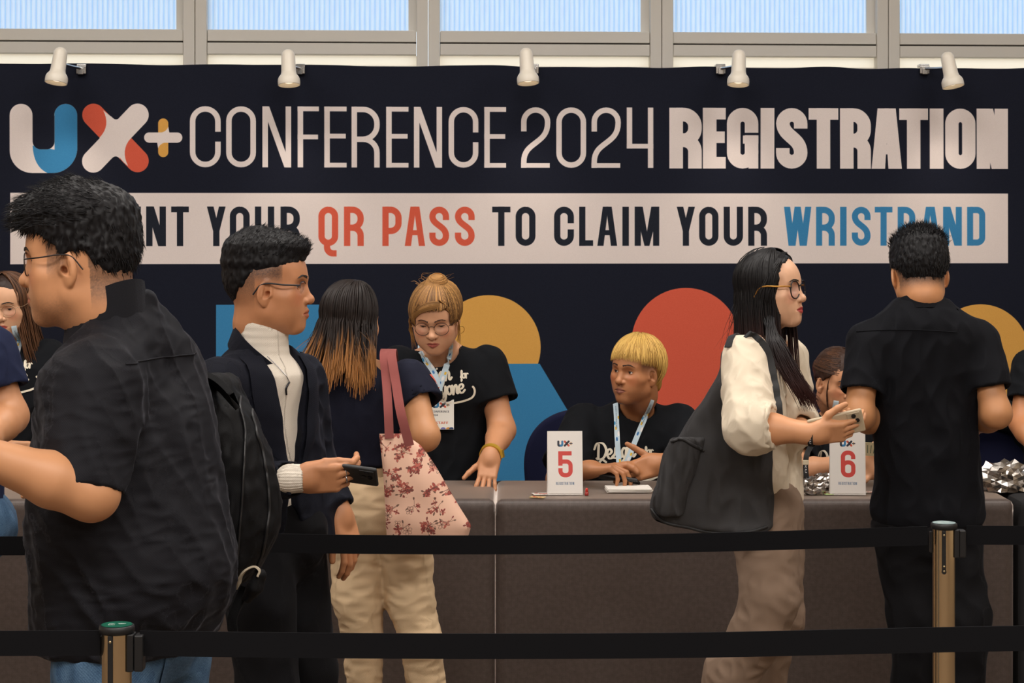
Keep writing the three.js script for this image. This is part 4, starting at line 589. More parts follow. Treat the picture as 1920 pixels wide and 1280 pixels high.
// ================= man in a black shirt in the foreground, facing left
{
  const Z = 3.87, base = V(W(235, 0, Z).x, 0, -Z), yaw = rad(-120);
  const P = thing('person', 'man in loose black shirt and jeans with spectacles, nearest figure at left', 'person', base);
  const F = frame(W(152, 484, 3.86), -91, 4, 0, 1.12), hf = F.wrap(headField({ full: 0.006, jaw: 1.02, neck: 1.18, nose: 1.05 }));
  const sh = W(178, 735, 3.70), el = W(172, 925, 3.60), wr = W(-75, 838, 3.50), shR = W(300, 690, 4.05), elR = W(290, 900, 4.15), wrR = W(190, 930, 4.12);
  const nb = W(222, 610, 3.88);
  const HL = hand(wr, V(-1, 0.1, 0.05), V(0.1, -0.3, -1), -1, 1.02), HR = hand(wrR, V(-1, 0.1, -0.2), V(0, 0, 1), 1, 1);
  const skin = blend(0.035, hf, cone(F.out(0, -0.09, -0.03), nb.clone().add(V(0, -0.03, 0)), 0.064, 0.05), cone(nb.clone().add(V(0, -0.06, 0)), W(245, 780, 3.9), 0.05, 0.09), cone(W(245, 780, 3.9), W(245, 1150, 3.9), 0.09, 0.09), cone(sh, el, 0.05, 0.046), chain([el, el.clone().lerp(wr, 0.3), wr], [0.046, 0.05, 0.029], 0.02), cone(nb.clone().add(V(0, -0.05, 0)), sh, 0.04, 0.045), cone(nb.clone().add(V(0, -0.05, 0)), shR, 0.04, 0.045), cone(shR, elR, 0.045, 0.04), cone(elR, wrR, 0.04, 0.028), HL.f, HR.f);
  const arm = () => SKIN.a, fc = faceColour(SKIN.a, { stubble: 1, fade: (x, y, z) => 0.75 * sstep(0.030, 0.012, y) * 0 + (z < 0.045 && z > 0.0 ? 0.7 * sstep(0.03, 0.012, Math.abs(z - 0.03)) * sstep(-0.04, 0.0, y) : 0) + (z < -0.03 ? sstep(-0.1, -0.05, y) * 0.8 : 0) });
  const hc = (x, y, z) => { const p = F.inn(V(x, y, z)); return fc(p.x, p.y, p.z); };
  const [bl, bh] = around([nb, el, sh, shR, elR, wrR, W(245, 1180, 3.9)], 0.16);
  bodyMesh(P, base, skin, [[...around([F.out(0, 0, 0)], 0.17), 0.0027, hc], [HL.lo, HL.hi, 0.004, arm], [HR.lo, HR.hi, 0.004, arm], [...around([el, wr], 0.075), 0.005, arm], [bl, bh, 0.012, hc]], eyeParts(F, SKIN.a, { open: 0.75, brow: 0.0034 }));
  // hair: full, swept forward over the brow
  const quiffA = ell(V(0, 0.085, 0.072), [0.060, 0.034, 0.042]);
  const cap = hairCap([[0, 0.058], [40, 0.05], [62, 0.03], [75, 0.000], [82, 0.012], [100, 0.014], [112, -0.012], [140, -0.045], [180, -0.055]], (az, y) => 0.006 - 0.002 * sstep(110, 160, az) + 0.020 * sstep(0.03, 0.11, y) + 0.006 * sstep(120, 60, az) * sstep(0, 0.05, y), (d, x, y, z) => smin(d, quiffA(x, y, z), 0.03), 0.0022);
  const hg = net(F.wrap(cap), ...around([F.out(0, 0.03, 0)], 0.185), 0.004);
  const tf = tufts(hg, 4300, F, (p) => p.y > 0.06 ? [p.x * 3, 0.25 - (p.z > 0.06 ? 0.45 : 0), 1.0, 0.5, 0.35, 1.2] : [0, -0.8, p.z > 0 ? 0.35 : -0.25, 0.3, 0.15, 0.7], 0.021, 0.0015, 3);
  mesh('hair', place(merge([hg, tf]), base), hairMat(BLACKHAIR), P);
  spectacles(P, F, base, { mat: mat(lin(50, 44, 44), 0.35, { metalness: 0.5 }), w: 0.025, h: 0.0205, z: 0.094, pow: 2.6, r: 0.0011 });
  // shirt
  const tr = trunkOf(yaw, [[546, 236, 268, 3.88, 0.05, 'a'], [572, 208, 284, 3.88, 0.075, 'a'], [604, 178, 304, 3.88, 0.11, 'a'], [640, 146, 334, 3.88, 0.16, 'a'], [690, 112, 360, 3.87, 0.22, 'a'], [760, 92, 386, 3.87, 0.225, 'a'], [870, 76, 408, 3.87, 0.225, 'a'], [970, 64, 428, 3.87, 0.225, 'a'], [1050, 60, 442, 3.87, 0.225, 'a'], [1110, 66, 436, 3.87, 0.22, 'a'], [1160, 74, 418, 3.87, 0.21, 'a'], [1208, 84, 400, 3.87, 0.2, 'a']], 0.02);
  const sl = sleeve(sh, el.clone().lerp(sh, 0.03).add(V(-0.012, -0.012, 0)), 0.096, 0.071, 0.056), slR = sleeve(shR, elR, 0.085, 0.065, 0.05), yoke = cone(nb.clone().add(V(0.01, -0.052, 0)), sh, 0.074, 0.085), yokeR = cone(nb.clone().add(V(0, -0.032, 0)), shR, 0.078, 0.08);
  const sl2 = (x, y, z) => sl(x, y, z);
  const s0 = (x, y, z) => { let d = smin(tr(x, y, z), yoke(x, y, z), 0.05); d = smin(d, yokeR(x, y, z), 0.05); d = smin(d, sl2(x, y, z), 0.02); d = smin(d, slR(x, y, z), 0.03); return d; };
  const seam = (x, y, z) => { const p = V(x, y, z).sub(W(245, 660, 3.87)); return Math.abs(p.y + 0.02); };
  const shirt = folds(s0, [[0.007, 5, 2.5, 5, 1], [0.004, 11, 4, 11, 7, 5], [0.0015, 9, 26, 9, 4]]);
  const shirt2 = shirt;
  const [l, h] = around([W(60, 600, 3.6), W(445, 1210, 4.2), sh, el, shR, elR], 0.11);
  const shirtMat = cloth(lin(27, 27, 32), 0.72, 0.7, [0.6, 0.6, 0.7]);
  const sm = mesh('shirt', place(net(shirt2, l, h, 0.0058), base), shirtMat, P);
  // yoke seam and cuff hem as raised stitching, collar standing round the neck
  const back = yawDir(yaw).multiplyScalar(-1), sx = V(Math.cos(yaw), 0, -Math.sin(yaw));
  const yk = []; for (let i = 0; i <= 24; i++) { const t = lerp(-0.15, 0.17, i / 24); yk.push(land(shirt2, W(248, 668, 3.87).addScaledVector(sx, t).addScaledVector(back, 0.3), back.clone().negate(), 0.0008)); }
  mesh('yoke_seam', place(tubeG(yk, 0.0016, 60, 6), base), shirtMat, sm);
  const ring = []; const cA = W(198, 590, 3.87); for (let i = 0; i < 28; i++) { const a = i / 28 * 6.2832, q = yawDir(yaw + a); ring.push([q, cA.clone().addScaledVector(q, 0.08).add(V(0, -0.050 * Math.cos(a) - 0.012, 0))]); }
  const cp = ring.map(([q, p]) => p), cg = ribbonG([...cp, cp[0]], [...ring, ring[0]].map(([q]) => V(0, 1, 0).addScaledVector(q, -0.12)), 0.072, 0.004); mesh('collar', place(cg, base), shirtMat, sm);
  // jeans
  const jl = [W(200, 1235, 3.79), V(W(195, 0, 3.78).x, 0.5, -3.77), V(W(215, 0, 3.76).x, 0.09, -3.76)], jr = [W(300, 1235, 3.96), V(W(310, 0, 4.0).x, 0.5, -4.0), V(W(330, 0, 4.05).x, 0.09, -4.05)];
  const je0 = trousers([ell(W(245, 1185, 3.88), [0.15, 0.11, 0.15])], [[jl, [0.106, 0.09, 0.065]], [jr, [0.104, 0.09, 0.065]]]), je = folds(je0, [[0.004, 7, 7, 7, 2]]);
  const jm = mesh('jeans', place(net(je, ...around([...jl, ...jr, W(245, 1100, 3.87)], 0.2), 0.009), base), denim, P);
  const pk = decalOn(je, W(338, 1247, 3.8), V(1, 0, -0.3).normalize(), V(0.12, 1, 0).normalize(), 0.088, 0.10, V(-0.5, 0, -0.85).normalize(), 0.0022, 14, 14); mesh('back_pocket', place(pk, base), denim, jm);
  shoes(P, base, [[jl[2], yaw], [jr[2], yaw]]);

  // backpack hanging behind his far shoulder
  const bz = 4.17, bc = W(452, 905, bz), B = thing('backpack', 'black backpack hanging from the far shoulder of the black-shirted man', 'backpack', W(450, 1105, bz));
  const bb = B.position.clone(), bpMat = cloth(lin(19, 19, 21), 0.62, 0.2, [0.5, 0.5, 0.6]);
  const rows = [[705, 378, 402], [735, 360, 445], [780, 345, 474], [840, 340, 500], [900, 340, 519], [940, 342, 525], [990, 345, 520], [1040, 350, 500], [1085, 360, 470], [1103, 375, 445]].map(([y, a, b]) => [y, a, b, bz, 0.115, 'b']);
  const bp0 = trunkOf(rad(-20), rows, 0.03), bp = folds(bp0, [[0.004, 6, 5, 6, 3], [0.002, 20, 14, 20, 5]]);
  mesh('bag_body', place(net(bp, ...around([W(335, 700, bz), W(530, 1110, bz)], 0.14), 0.006), bb), bpMat, B);
  const along = (pts, off = 0.002) => curve(pts.map(([x, y]) => W(x, y, bz)), 30).map((p) => land(bp, p.clone().add(V(0, 0, 0.3)), V(0, 0, -1), off));
  mesh('zip', place(tubeG(along([[448, 745], [466, 800], [468, 900], [460, 1000], [450, 1080]]), 0.003, 40, 6), bb), mat(lin(30, 30, 32), 0.4), B);
  mesh('piping', place(tubeG(along([[470, 770], [492, 830], [508, 905], [510, 960], [500, 1020], [480, 1070]], 0.001), 0.0035, 40, 6), bb), mat(lin(26, 26, 28), 0.5), B);
  mesh('shoulder_strap', place(ribbonG(curve([W(300, 655, 4.1), W(345, 672, 4.14), W(378, 702, 4.14), W(410, 722, 4.1), W(440, 752, 4.06)], 24), V(0.3, 0.2, 1), 0.05, 0.012), bb), bpMat, B);
  // strap end looped with a pale edge
  const lp = curve([W(447, 1098, 4.1), W(452, 1080, 4.07), W(462, 1068, 4.06), W(478, 1062, 4.06), W(487, 1070, 4.06), W(484, 1080, 4.06)], 30); mesh('strap_loop', place(ribbonG(lp, V(0, 0.2, 1), 0.02, 0.004), bb), mat(lin(214, 200, 176), 0.7), B);
  mesh('strap_end', place(net(folds(chain([W(487, 1078, 4.07), W(478, 1100, 4.07), W(465, 1120, 4.08)], [0.014, 0.016, 0.012], 0.01), [[0.001, 30, 30, 30, 2]]), ...around([W(487, 1070, 4.07), W(460, 1125, 4.08)], 0.03), 0.003), bb), bpMat, B);
  mesh('webbing', place(ribbonG(curve([W(460, 1100, 4.1), W(447, 1130, 4.09), W(436, 1160, 4.08), W(438, 1195, 4.08)], 16), V(1, 0, 0.3), 0.022, 0.003), bb), bpMat, B);
}

// ================= man in a blazer and white roll-neck, facing right
{
  const Z = 4.93, yaw = rad(47), base = V(W(500, 0, Z).x, 0, -Z);
  const P = thing('person', 'man in navy blazer and white roll-neck walking right with a phone', 'person', base);
  const F = frame(W(502, 534, 4.93), 88, 1, 0, 1.06), hf = F.wrap(headField({ full: 0.003, neck: 1.02 }));
  const nb = W(483, 665, 4.94), sh = W(414, 722, 4.80), el = W(424, 905, 4.86), wr = W(566, 897, 4.69), shL = W(563, 712, 5.06), elL = W(588, 868, 5.1), wrL = W(638, 962, 5.02);
  const HR = hand(wr, V(1, 0.03, 0.05), V(-0.1, 0.35, -0.9), 1, 1.0, { curl: [[0.5, 0.7, 0.5], [0.65, 0.8, 0.5], [0.7, 0.85, 0.5], [0.75, 0.9, 0.5]], spread: 0.03, thumb: [[0.35, 0.1], [0.0, 0.15], [-0.1, 0.1]] });
  const HL = hand(wrL, V(0.32, -0.9, 0.15), V(-0.6, -0.2, -0.5), -1, 0.98, { curl: [[0.3, 0.4, 0.3], [0.35, 0.45, 0.3], [0.4, 0.5, 0.3], [0.45, 0.55, 0.3]], thumb: [[0.5, 0.2], [0.25, 0.25], [0.15, 0.3]] });
  const skin = blend(0.03, hf, cone(F.out(0, -0.09, -0.022), nb, 0.05, 0.045), cone(nb, W(485, 1000, 4.95), 0.045, 0.08), cone(nb, sh, 0.04, 0.04), cone(nb, shL, 0.04, 0.04), cone(sh, el, 0.04, 0.036), cone(el, wr, 0.036, 0.024), cone(shL, elL, 0.04, 0.036), cone(elL, wrL, 0.036, 0.024), HR.f, HL.f);
  const fc = faceColour(SKIN.b, { fade: (x, y, z) => { const line = z < 0.045 ? sstep(-0.075, 0.035, y) * sstep(0.055, 0.035, z) * (z > -0.02 ? sstep(-0.005, 0.03, y) : 1) : 0; return line * 0.95; } });
  const hc = (x, y, z) => { const p = F.inn(V(x, y, z)); return fc(p.x, p.y, p.z); }, arm = () => SKIN.b;
  bodyMesh(P, base, skin, [[...around([F.out(0, 0, 0)], 0.155), 0.0024, hc], [HR.lo, HR.hi, 0.0028, arm], [HL.lo, HL.hi, 0.0028, arm], [...around([nb, sh, shL, el, elL, W(485, 1020, 4.95)], 0.13), 0.013, arm]], eyeParts(F, SKIN.b, { open: 0.75, brow: 0.0032 }));
  const quiffB = ell(V(0, 0.093, 0.052), [0.055, 0.026, 0.048]);
  const cap = hairCap([[0, 0.060], [35, 0.056], [50, 0.046], [58, 0.030], [75, 0.036], [100, 0.030], [125, -0.005], [150, -0.040], [180, -0.052]], (az, y, x, z) => -0.001 + 0.010 * sstep(0.035, 0.06, y) + 0.015 * sstep(0.06, 0.105, y) + 0.005 * sstep(95, 130, az), (d, x, y, z) => smin(d, quiffB(x, y, z), 0.025), 0.0016);
  const hg = net(F.wrap(cap), ...around([F.out(0, 0.04, 0)], 0.17), 0.0036);
  const tf = tufts(hg, 3400, F, (p) => p.y > 0.07 ? [p.x * 2, 0.55, 0.75, 0.5, 0.35, 1] : [0, -0.75, -0.4, 0.25, 0.15, 0.45], 0.014, 0.0014, 5);
  mesh('hair', place(merge([hg, tf]), base), hairMat(BLACKHAIR), P);
  spectacles(P, F, base, { mat: mat(lin(28, 30, 36), 0.4), w: 0.026, h: 0.016, y: -0.005, z: 0.094, pow: 3, r: 0.0012, half: true, temple: 0.0017 });
  // roll-neck
  const white = cloth(lin(232, 222, 208), 0.9, 0.3, [0.9, 0.9, 0.9], 0.0015);
  const rollA = W(494, 592, 4.93), rollB = W(492, 662, 4.93);
  const inner = trunkOf(yaw, [[690, 420, 560, 4.93, 0.095, 'b'], [760, 405, 572, 4.93, 0.1, 'b'], [880, 408, 590, 4.94, 0.1, 'b'], [1000, 412, 600, 4.95, 0.1, 'b']], 0.05);
  const wt1 = cone(rollB, W(492, 700, 4.93), 0.064, 0.1), wt0 = (x, y, z) => smin(inner(x, y, z), wt1(x, y, z), 0.05);
  const roll0 = cone(rollA, rollB, 0.067, 0.066), up = rollA.clone().sub(rollB).normalize(), tilt = V(0.27, 0.96, 0.04).normalize(), ro = tilt.dot(W(495, 603, 4.93));
  const roll = (x, y, z) => smax(roll0(x, y, z) - 0.0007 * Math.sin((up.x * x + up.y * y + up.z * z) * 320), tilt.x * x + tilt.y * y + tilt.z * z - ro, 0.006);
  const wt = folds((x, y, z) => smin(wt0(x, y, z), roll(x, y, z), 0.012), [[0.0046, 6, 3, 6, 2]]);
  const rn = mesh('roll_neck', place(net(wt, ...around([W(395, 580, 4.8), W(615, 1000, 5.05)], 0.07), 0.0055), base), white, P);
  const cuffBore = cone(wr.clone().add(V(-0.01, 0, 0)), wr.clone().add(V(0.06, 0, 0)), 0.029, 0.029), cuff0 = cone(wr.clone().add(V(-0.03, 0, 0.004)), wr.clone().add(V(0.004, 0.001, 0)), 0.036, 0.034), cuff = (x, y, z) => smax(smax(cuff0(x, y, z), x - wr.x - 0.006, 0.003), -cuffBore(x, y, z), 0.002) - 0.0008 * Math.sin(Math.atan2(y - wr.y, z - wr.z) * 30);
  mesh('cuff', place(net(cuff, ...around([wr], 0.06), 0.003), base), white, rn);
  // pendant on a fine chain
  const silver = mat(lin(190, 190, 195), 0.25, { metalness: 1 }), dn = V(-0.7, 0, -0.7).normalize();
  const chn = curve([[508, 668], [522, 690], [536, 706], [545, 716]].map(([x, y]) => W(x, y, 4.85)), 20).map((p) => land(wt, p.clone().addScaledVector(dn, -0.15), dn, 0.0015));
  const nk = mesh('necklace', place(tubeG(chn, 0.0011, 24, 5), base), silver, P); mesh('pendant', place(tubeG([chn[20], W(553, 730, 4.82), W(556, 742, 4.82)].map((p, i) => i ? land(wt, p.clone().addScaledVector(dn, -0.15), dn, 0.003) : p), 0.0024, 8, 6), base), mat(lin(60, 60, 66), 0.3, { metalness: 1 }), nk);
  // blazer, open at the front
  const out0 = trunkOf(yaw, [[640, 440, 530, 4.93, 0.06, 'b'], [668, 415, 560, 4.93, 0.09, 'b'], [700, 398, 584, 4.93, 0.115, 'b'], [760, 386, 592, 4.93, 0.125, 'b'], [840, 388, 602, 4.94, 0.125, 'b'], [920, 392, 614, 4.95, 0.125, 'b'], [1000, 392, 628, 4.96, 0.13, 'b'], [1035, 394, 634, 4.96, 0.13, 'b']], 0.02);
  const slR = blend(0.03, cone(sh, el, 0.074, 0.058), sleeve(el, wr.clone().add(V(-0.012, 0, 0.004)), 0.058, 0.042, 0.036)), slL = blend(0.03, cone(shL, elL, 0.07, 0.055), sleeve(elL, wrL.clone().add(V(-0.004, 0.012, 0)), 0.055, 0.043, 0.035));
  const fw = yawDir(yaw), sx = V(Math.cos(yaw), 0, -Math.sin(yaw)), o = W(495, 760, 4.93), top = o.y + 0.115, bot = W(0, 905, 4.93).y;
  const wedge = (x, y, z) => { const d = (x - o.x) * sx.x + (z - o.z) * sx.z + 0.004, f = (x - o.x) * fw.x + (z - o.z) * fw.z, t = clamp((y - bot) / (top - bot), -0.3, 1.4), w = t > 0 ? 0.012 + 0.050 * Math.pow(t, 0.8) : 0.012 - t * 0.05; return Math.max(Math.abs(d) - w, 0.02 - f); };
  const nk0 = cone(rollB.clone().add(V(0.01, -0.02, 0.008)), rollA, 0.070, 0.072);
  const bz = folds((x, y, z) => { let d = smin(out0(x, y, z), slR(x, y, z), 0.035); d = smin(d, slL(x, y, z), 0.035); return smax(smax(d, -wedge(x, y, z), 0.006), -nk0(x, y, z), 0.006); }, [[0.005, 5, 3, 5, 4], [0.003, 12, 10, 12, 8]]);
  const navy = cloth(lin(21, 23, 33), 0.8, 0.45, [0.45, 0.5, 0.7], 0.001);
  const bm = mesh('blazer', place(net(bz, ...around([W(386, 640, 4.7), W(636, 1040, 5.15), el, wr, elL, wrL], 0.085), 0.0058), base), navy, P);
  // lapels: folded strips either side of the opening
  for (const s of [-1, 1]) { const pts = [], ws = []; const n = 16, pos = [], tri = []; for (let i = 0; i <= n; i++) { const t = i / n, y = lerp(top + 0.02, bot + 0.03, t), tt = clamp((y - bot) / (top - bot), 0, 1.3), in_ = 0.010 + 0.050 * Math.pow(tt, 0.8), wd = 0.055 * Math.sin(Math.PI * Math.min(1, 0.25 + t * 0.8)) + 0.012; for (const [e, lift] of [[0, 0.008], [0.5, 0.011], [1, 0.005]]) { const c = V(o.x, y, o.z).addScaledVector(sx, s * (in_ + wd * e) - 0.004); const q = land(bz, c.clone().addScaledVector(fw, 0.4), fw.clone().negate(), lift, 0.8); pos.push(q.x, q.y, q.z); } if (i < n) for (let k = 0; k < 2; k++) { const a = i * 3 + k; tri.push(a, a + 3, a + 1, a + 1, a + 3, a + 4); } } const g = new THREE.BufferGeometry(); g.setAttribute('position', new THREE.Float32BufferAttribute(pos, 3)); g.setAttribute('uv', new THREE.Float32BufferAttribute(pos.filter((_, i) => i % 3 < 2), 2)); g.setIndex(tri); g.computeVertexNormals(); mesh('lapel', place(g, base), navy, bm); }
  const cr_ = []; for (let i = 0; i <= 24; i++) { const t = lerp(-1, 1, i / 24), a = t * 2.1, q = V(-Math.cos(a), 0, Math.sin(a)), k = Math.abs(t); cr_.push([q, V(rollB.x, W(0, lerp(622, 706, Math.pow(k, 1.4)), 4.93).y, rollB.z).addScaledVector(q, 0.074 + 0.02 * k)]); } mesh('collar', place(ribbonG(cr_.map((r) => r[1]), cr_.map(([q]) => V(0, 1, 0).addScaledVector(q, -0.35)), 0.05, 0.006), base), navy, bm);
  // trousers
  const lr = [W(478, 1020, 4.88), V(W(505, 0, 4.85).x, 0.48, -4.84), V(W(470, 0, 4.9).x, 0.09, -4.9)], ll = [W(540, 1020, 5.02), V(W(575, 0, 5.05).x, 0.48, -5.05), V(W(590, 0, 5.06).x, 0.09, -5.06)];
  const tz = folds(trousers([ell(W(508, 1000, 4.95), [0.15, 0.13, 0.12])], [[lr, [0.098, 0.075, 0.06]], [ll, [0.098, 0.075, 0.06]]]), [[0.004, 8, 5, 8, 6]]);
  mesh('trousers', place(net(tz, ...around([...lr, ...ll], 0.14), 0.01), base), cloth(lin(19, 19, 22), 0.9), P); shoes(P, base, [[lr[2], rad(80)], [ll[2], rad(80)]]);
  // rings
  for (const [i, k] of [[1, 0.35], [2, 0.4]]) { const a = HR.at([0.0285, 0.0095, -0.0095][i], 0.105, 0.012); mesh('ring', place(new THREE.TorusGeometry(0.0098, 0.0022, 8, 20).lookAt(HR.Y.clone().addScaledVector(HR.Z, 0.5)).translate(a.x, a.y, a.z), base), silver, P); }
  // phone in the near hand
  phone(W(652, 887, 4.70), V(1, -0.12, 0.12), V(0.05, 0.75, -0.62), 'black smartphone in the hand of the man in the blazer', [0.02, 0.02, 0.022], 'black');
}
// long hair: strands from a parting over the skull, then hanging. o: {n, az range, part, fall(az)->[dx,dz] spread, end(az) local y, colour(u, az), seed}
function longHair(F, o) {
  reseed(o.seed); const out = { pos: [], col: [], tri: [] }, rx = 0.0765 + o.t, ry = 0.089 + o.t, rz = 0.096 + o.t, c = [0, 0.026, -0.010];
  for (let q = 0; q < o.n; q++) {
    const az = rr(o.az0, o.az1), side = o.side ? o.side(q) : (rnd() < 0.5 ? -1 : 1), a = rad(az), lay = rnd(), tt = 1 - 0.12 * lay, pts = [], dx = Math.sin(a) * side, dz = Math.cos(a), px = (o.part ?? 0) + rr(-0.008, 0.008), e0 = o.e0 ?? 88;
    const endY = o.end(az, side) + rr(-1, 1) * (o.ragged ?? 0.02), steps = 10, wob = rr(0, 6), amp = rr(0.2, 1) * (o.wave ?? 0.006), hang = o.hangY(az, side);
    const eh = Math.asin(clamp((hang - c[1]) / ry, -0.95, 0.95)), topE = rad(e0) - Math.abs(rnd()) * 0.12;
    for (let k = 0; k <= 8; k++) { const e = lerp(topE, eh, k / 8), ce = Math.cos(e) * tt, se = Math.sin(e), fade = Math.pow(Math.max(0, Math.sin(e)), 3); pts.push([c[0] + px * fade + dx * rx * ce, c[1] + ry * se * (k < 2 ? 1 : tt * 0.3 + 0.7), c[2] + dz * rz * ce + (o.partZ ?? 0) * fade]); }
    const b = pts[8], [sx, sz] = o.fall(az, side, lay);
    for (let k = 1; k <= steps; k++) { const u = k / steps, y = lerp(b[1], endY, u); pts.push([b[0] + sx * Math.pow(u, 1.3) + amp * Math.sin(wob + u * 5), y, b[2] + sz * Math.pow(u, 1.3) + amp * Math.cos(wob + u * 4)]); }
    const tone = rr(0.75, 1.25); strand(pts.map((p) => F.out(...p)), (o.r ?? 0.0042) * rr(0.6, 1.2), (u) => o.colour(u, az, side).map((v) => v * tone), out);
  }
  return strandGeo(out);
}
const DARKTEE = () => cloth(lin(20, 22, 26), 0.88, 0.35, [0.5, 0.55, 0.65]);

// ================= woman with her back to us, floral tote on her shoulder
{
  const Z = 5.85, yaw = rad(168), base = V(W(705, 0, Z).x, 0, -Z);
  const P = thing('person', 'woman seen from behind in navy tee and khaki trousers with brown-tipped hair', 'person', base);
  const F = frame(W(657, 600, 5.86), 150, 8, 0, 0.97), hf = F.wrap(headField({ neck: 0.86, noEar: true }));
  const nb = W(668, 695, 5.87), sh = W(768, 712, 5.80), el = W(797, 818, 5.70), wr = W(775, 850, 6.0), shL = W(596, 716, 5.86), elL = W(600, 830, 5.95), wrL = W(640, 860, 6.2);
  const HR = hand(wr, V(-0.2, 0, -1), V(0, -1, 0), 1, 0.9), HL = hand(wrL, V(0.2, 0, -1), V(0, -1, 0), -1, 0.9);
  const skin = blend(0.03, hf, cone(F.out(0, -0.09, -0.03), nb, 0.046, 0.045), cone(nb, W(672, 900, 5.86), 0.045, 0.055), cone(nb, sh, 0.045, 0.042), cone(nb, shL, 0.045, 0.04), cone(sh, el, 0.046, 0.040), cone(el, wr, 0.040, 0.026), cone(shL, elL, 0.042, 0.036), cone(elL, wrL, 0.036, 0.024), HR.f, HL.f), arm = () => SKIN.c;
  bodyMesh(P, base, skin, [[...around([F.out(0, 0, 0)], 0.15), 0.0045, arm], [HR.lo, HR.hi, 0.004, arm], [HL.lo, HL.hi, 0.004, arm], [...around([sh, el, wr], 0.06), 0.0055, arm], [...around([nb, shL, elL, W(672, 900, 5.86)], 0.1), 0.013, arm]]);
  const dark = lin(34, 25, 22), tip = lin(168, 112, 58);
  const ombre = (u, az, s) => { const k = sstep(0.60, 0.92, u + 0.10 * Math.sin(az * 1.7)); return dark.map((v, i) => lerp(v, tip[i], k)); };
  const cap = hairCap([[0, 0.06], [60, 0.03], [80, -0.08], [180, -0.09]], () => 0.007, null, 0.001);
  const curtain = (x, y, z) => { const p = F.inn(V(x, y, z)); return p; };
  const inn = F.wrap((x, y, z) => smin(cap(x, y, z), trunkLocal(x, y, z), 0.02), 0.26), trunkLocal = trunk([[-0.17, 0, -0.055, 0.085, 0.035], [-0.09, 0, -0.035, 0.075, 0.06], [0.0, 0, -0.015, 0.075, 0.08]], 0, 0.02);
  const hg = paint(net(inn, ...around([F.out(0, -0.04, -0.03)], 0.2), 0.006), (x, y) => { const k = sstep(F.c.y - 0.10, F.c.y - 0.2, y); return dark.map((v, i) => lerp(v, tip[i], k)); });
  const lh = longHair(F, { n: 620, az0: 62, az1: 180, t: 0.011, part: -0.012, end: (az) => -0.205 + 0.02 * Math.sin(az * 0.1), ragged: 0.03, hangY: () => 0.0, fall: (az, s, l) => [Math.sin(rad(az)) * s * (az < 110 ? 0.036 : 0.024) + (s > 0 ? 0.034 * rnd() + 0.014 : -0.02 * rnd()), -0.035 - 0.02 * (1 - l)], colour: ombre, seed: 11, r: 0.0034, wave: 0.007 });
  const fly = longHair(F, { n: 26, az0: 95, az1: 165, t: 0.013, end: (az) => -0.15 - 0.04 * Math.sin(az), ragged: 0.05, hangY: () => -0.02, fall: (az, s) => [s * 0.075 * rr(0.5, 1.4), -0.05], colour: ombre, seed: 14, r: 0.0011, wave: 0.02 });
  mesh('hair', place(join([hg, lh, fly]), base), hairVM, P);
  // tee
  const tr = trunkOf(yaw, [[672, 632, 705, 5.87, 0.06], [690, 608, 735, 5.86, 0.085], [712, 592, 762, 5.85, 0.1], [750, 585, 770, 5.85, 0.11], [800, 588, 768, 5.85, 0.108], [850, 604, 764, 5.86, 0.11], [868, 608, 766, 5.86, 0.112]], 0.012);
  const tee = folds(blend(0.03, tr, sleeve(sh, W(790, 757, 5.76), 0.066, 0.064, 0.052), sleeve(shL, W(592, 770, 5.9), 0.066, 0.06, 0.05)), [[0.0046, 6, 4, 6, 3], [0.0014, 14, 8, 14, 8]]);
  const tm = mesh('tee', place(net(tee, ...around([W(578, 670, 5.7), W(812, 870, 6.0)], 0.09), 0.0055), base), cloth(lin(30, 32, 47), 0.85, 0.35, [0.5, 0.52, 0.7]), P);
  mesh('sleeve_print', place(decalOn(tee, W(795, 712, 5.78), V(0, 1, 0), V(0, 0, -1), 0.035, 0.024, V(-1, 0, 0), 0.0012, 10, 10), base), mat(lin(214, 92, 72), 0.7), tm);
  // trousers
  const lL = [W(668, 950, 5.86), W(672, 1120, 5.84), W(681, 1200, 5.85), V(W(688, 0, 5.86).x, 0.07, -5.86)], lR = [W(752, 950, 5.84), W(770, 1120, 5.82), W(790, 1200, 5.8), V(W(812, 0, 5.82).x, 0.07, -5.82)];
  const kh0 = trousers([ell(W(708, 945, 5.84), [0.148, 0.13, 0.135])], [[lL, [0.094, 0.074, 0.0585, 0.052]], [lR, [0.09, 0.071, 0.061, 0.054]]], 0.022), waist = W(0, 860, 5.85).y;
  const kh = folds((x, y, z) => smax(kh0(x, y, z), y - waist, 0.008), [[0.005, 6, 7, 6, 9], [0.0025, 10, 22, 10, 2]]);
  const kMat = cloth(lin(216, 188, 152), 0.85, 0.2, [0.9, 0.85, 0.75], 0.0008), km = mesh('trousers', place(net(kh, ...around([...lL, ...lR, W(708, 870, 5.84)], 0.17), 0.0085), base), kMat, P);
  const wb = []; for (let i = 0; i < 40; i++) { const a = i / 40 * 6.283, c = W(708, 882, 5.84); wb.push(land(kh, c.clone().add(V(Math.sin(a) * 0.4, 0, Math.cos(a) * 0.4)), V(-Math.sin(a), 0, -Math.cos(a)), 0.003)); } mesh('waistband', place(ribbonG([...wb, wb[0]], V(0, 1, 0), 0.036, 0.003), base), kMat, km);
  shoes(P, base, [[lL[3], yaw], [lR[3], yaw]], mat(lin(200, 190, 176), 0.6));

  // floral tote
  const tz = 5.60, T = thing('tote_bag', 'pink floral tote bag with two mauve straps hanging from the shoulder of the khaki-trousered woman', 'bag', W(800, 1022, tz)), tb = T.position.clone();
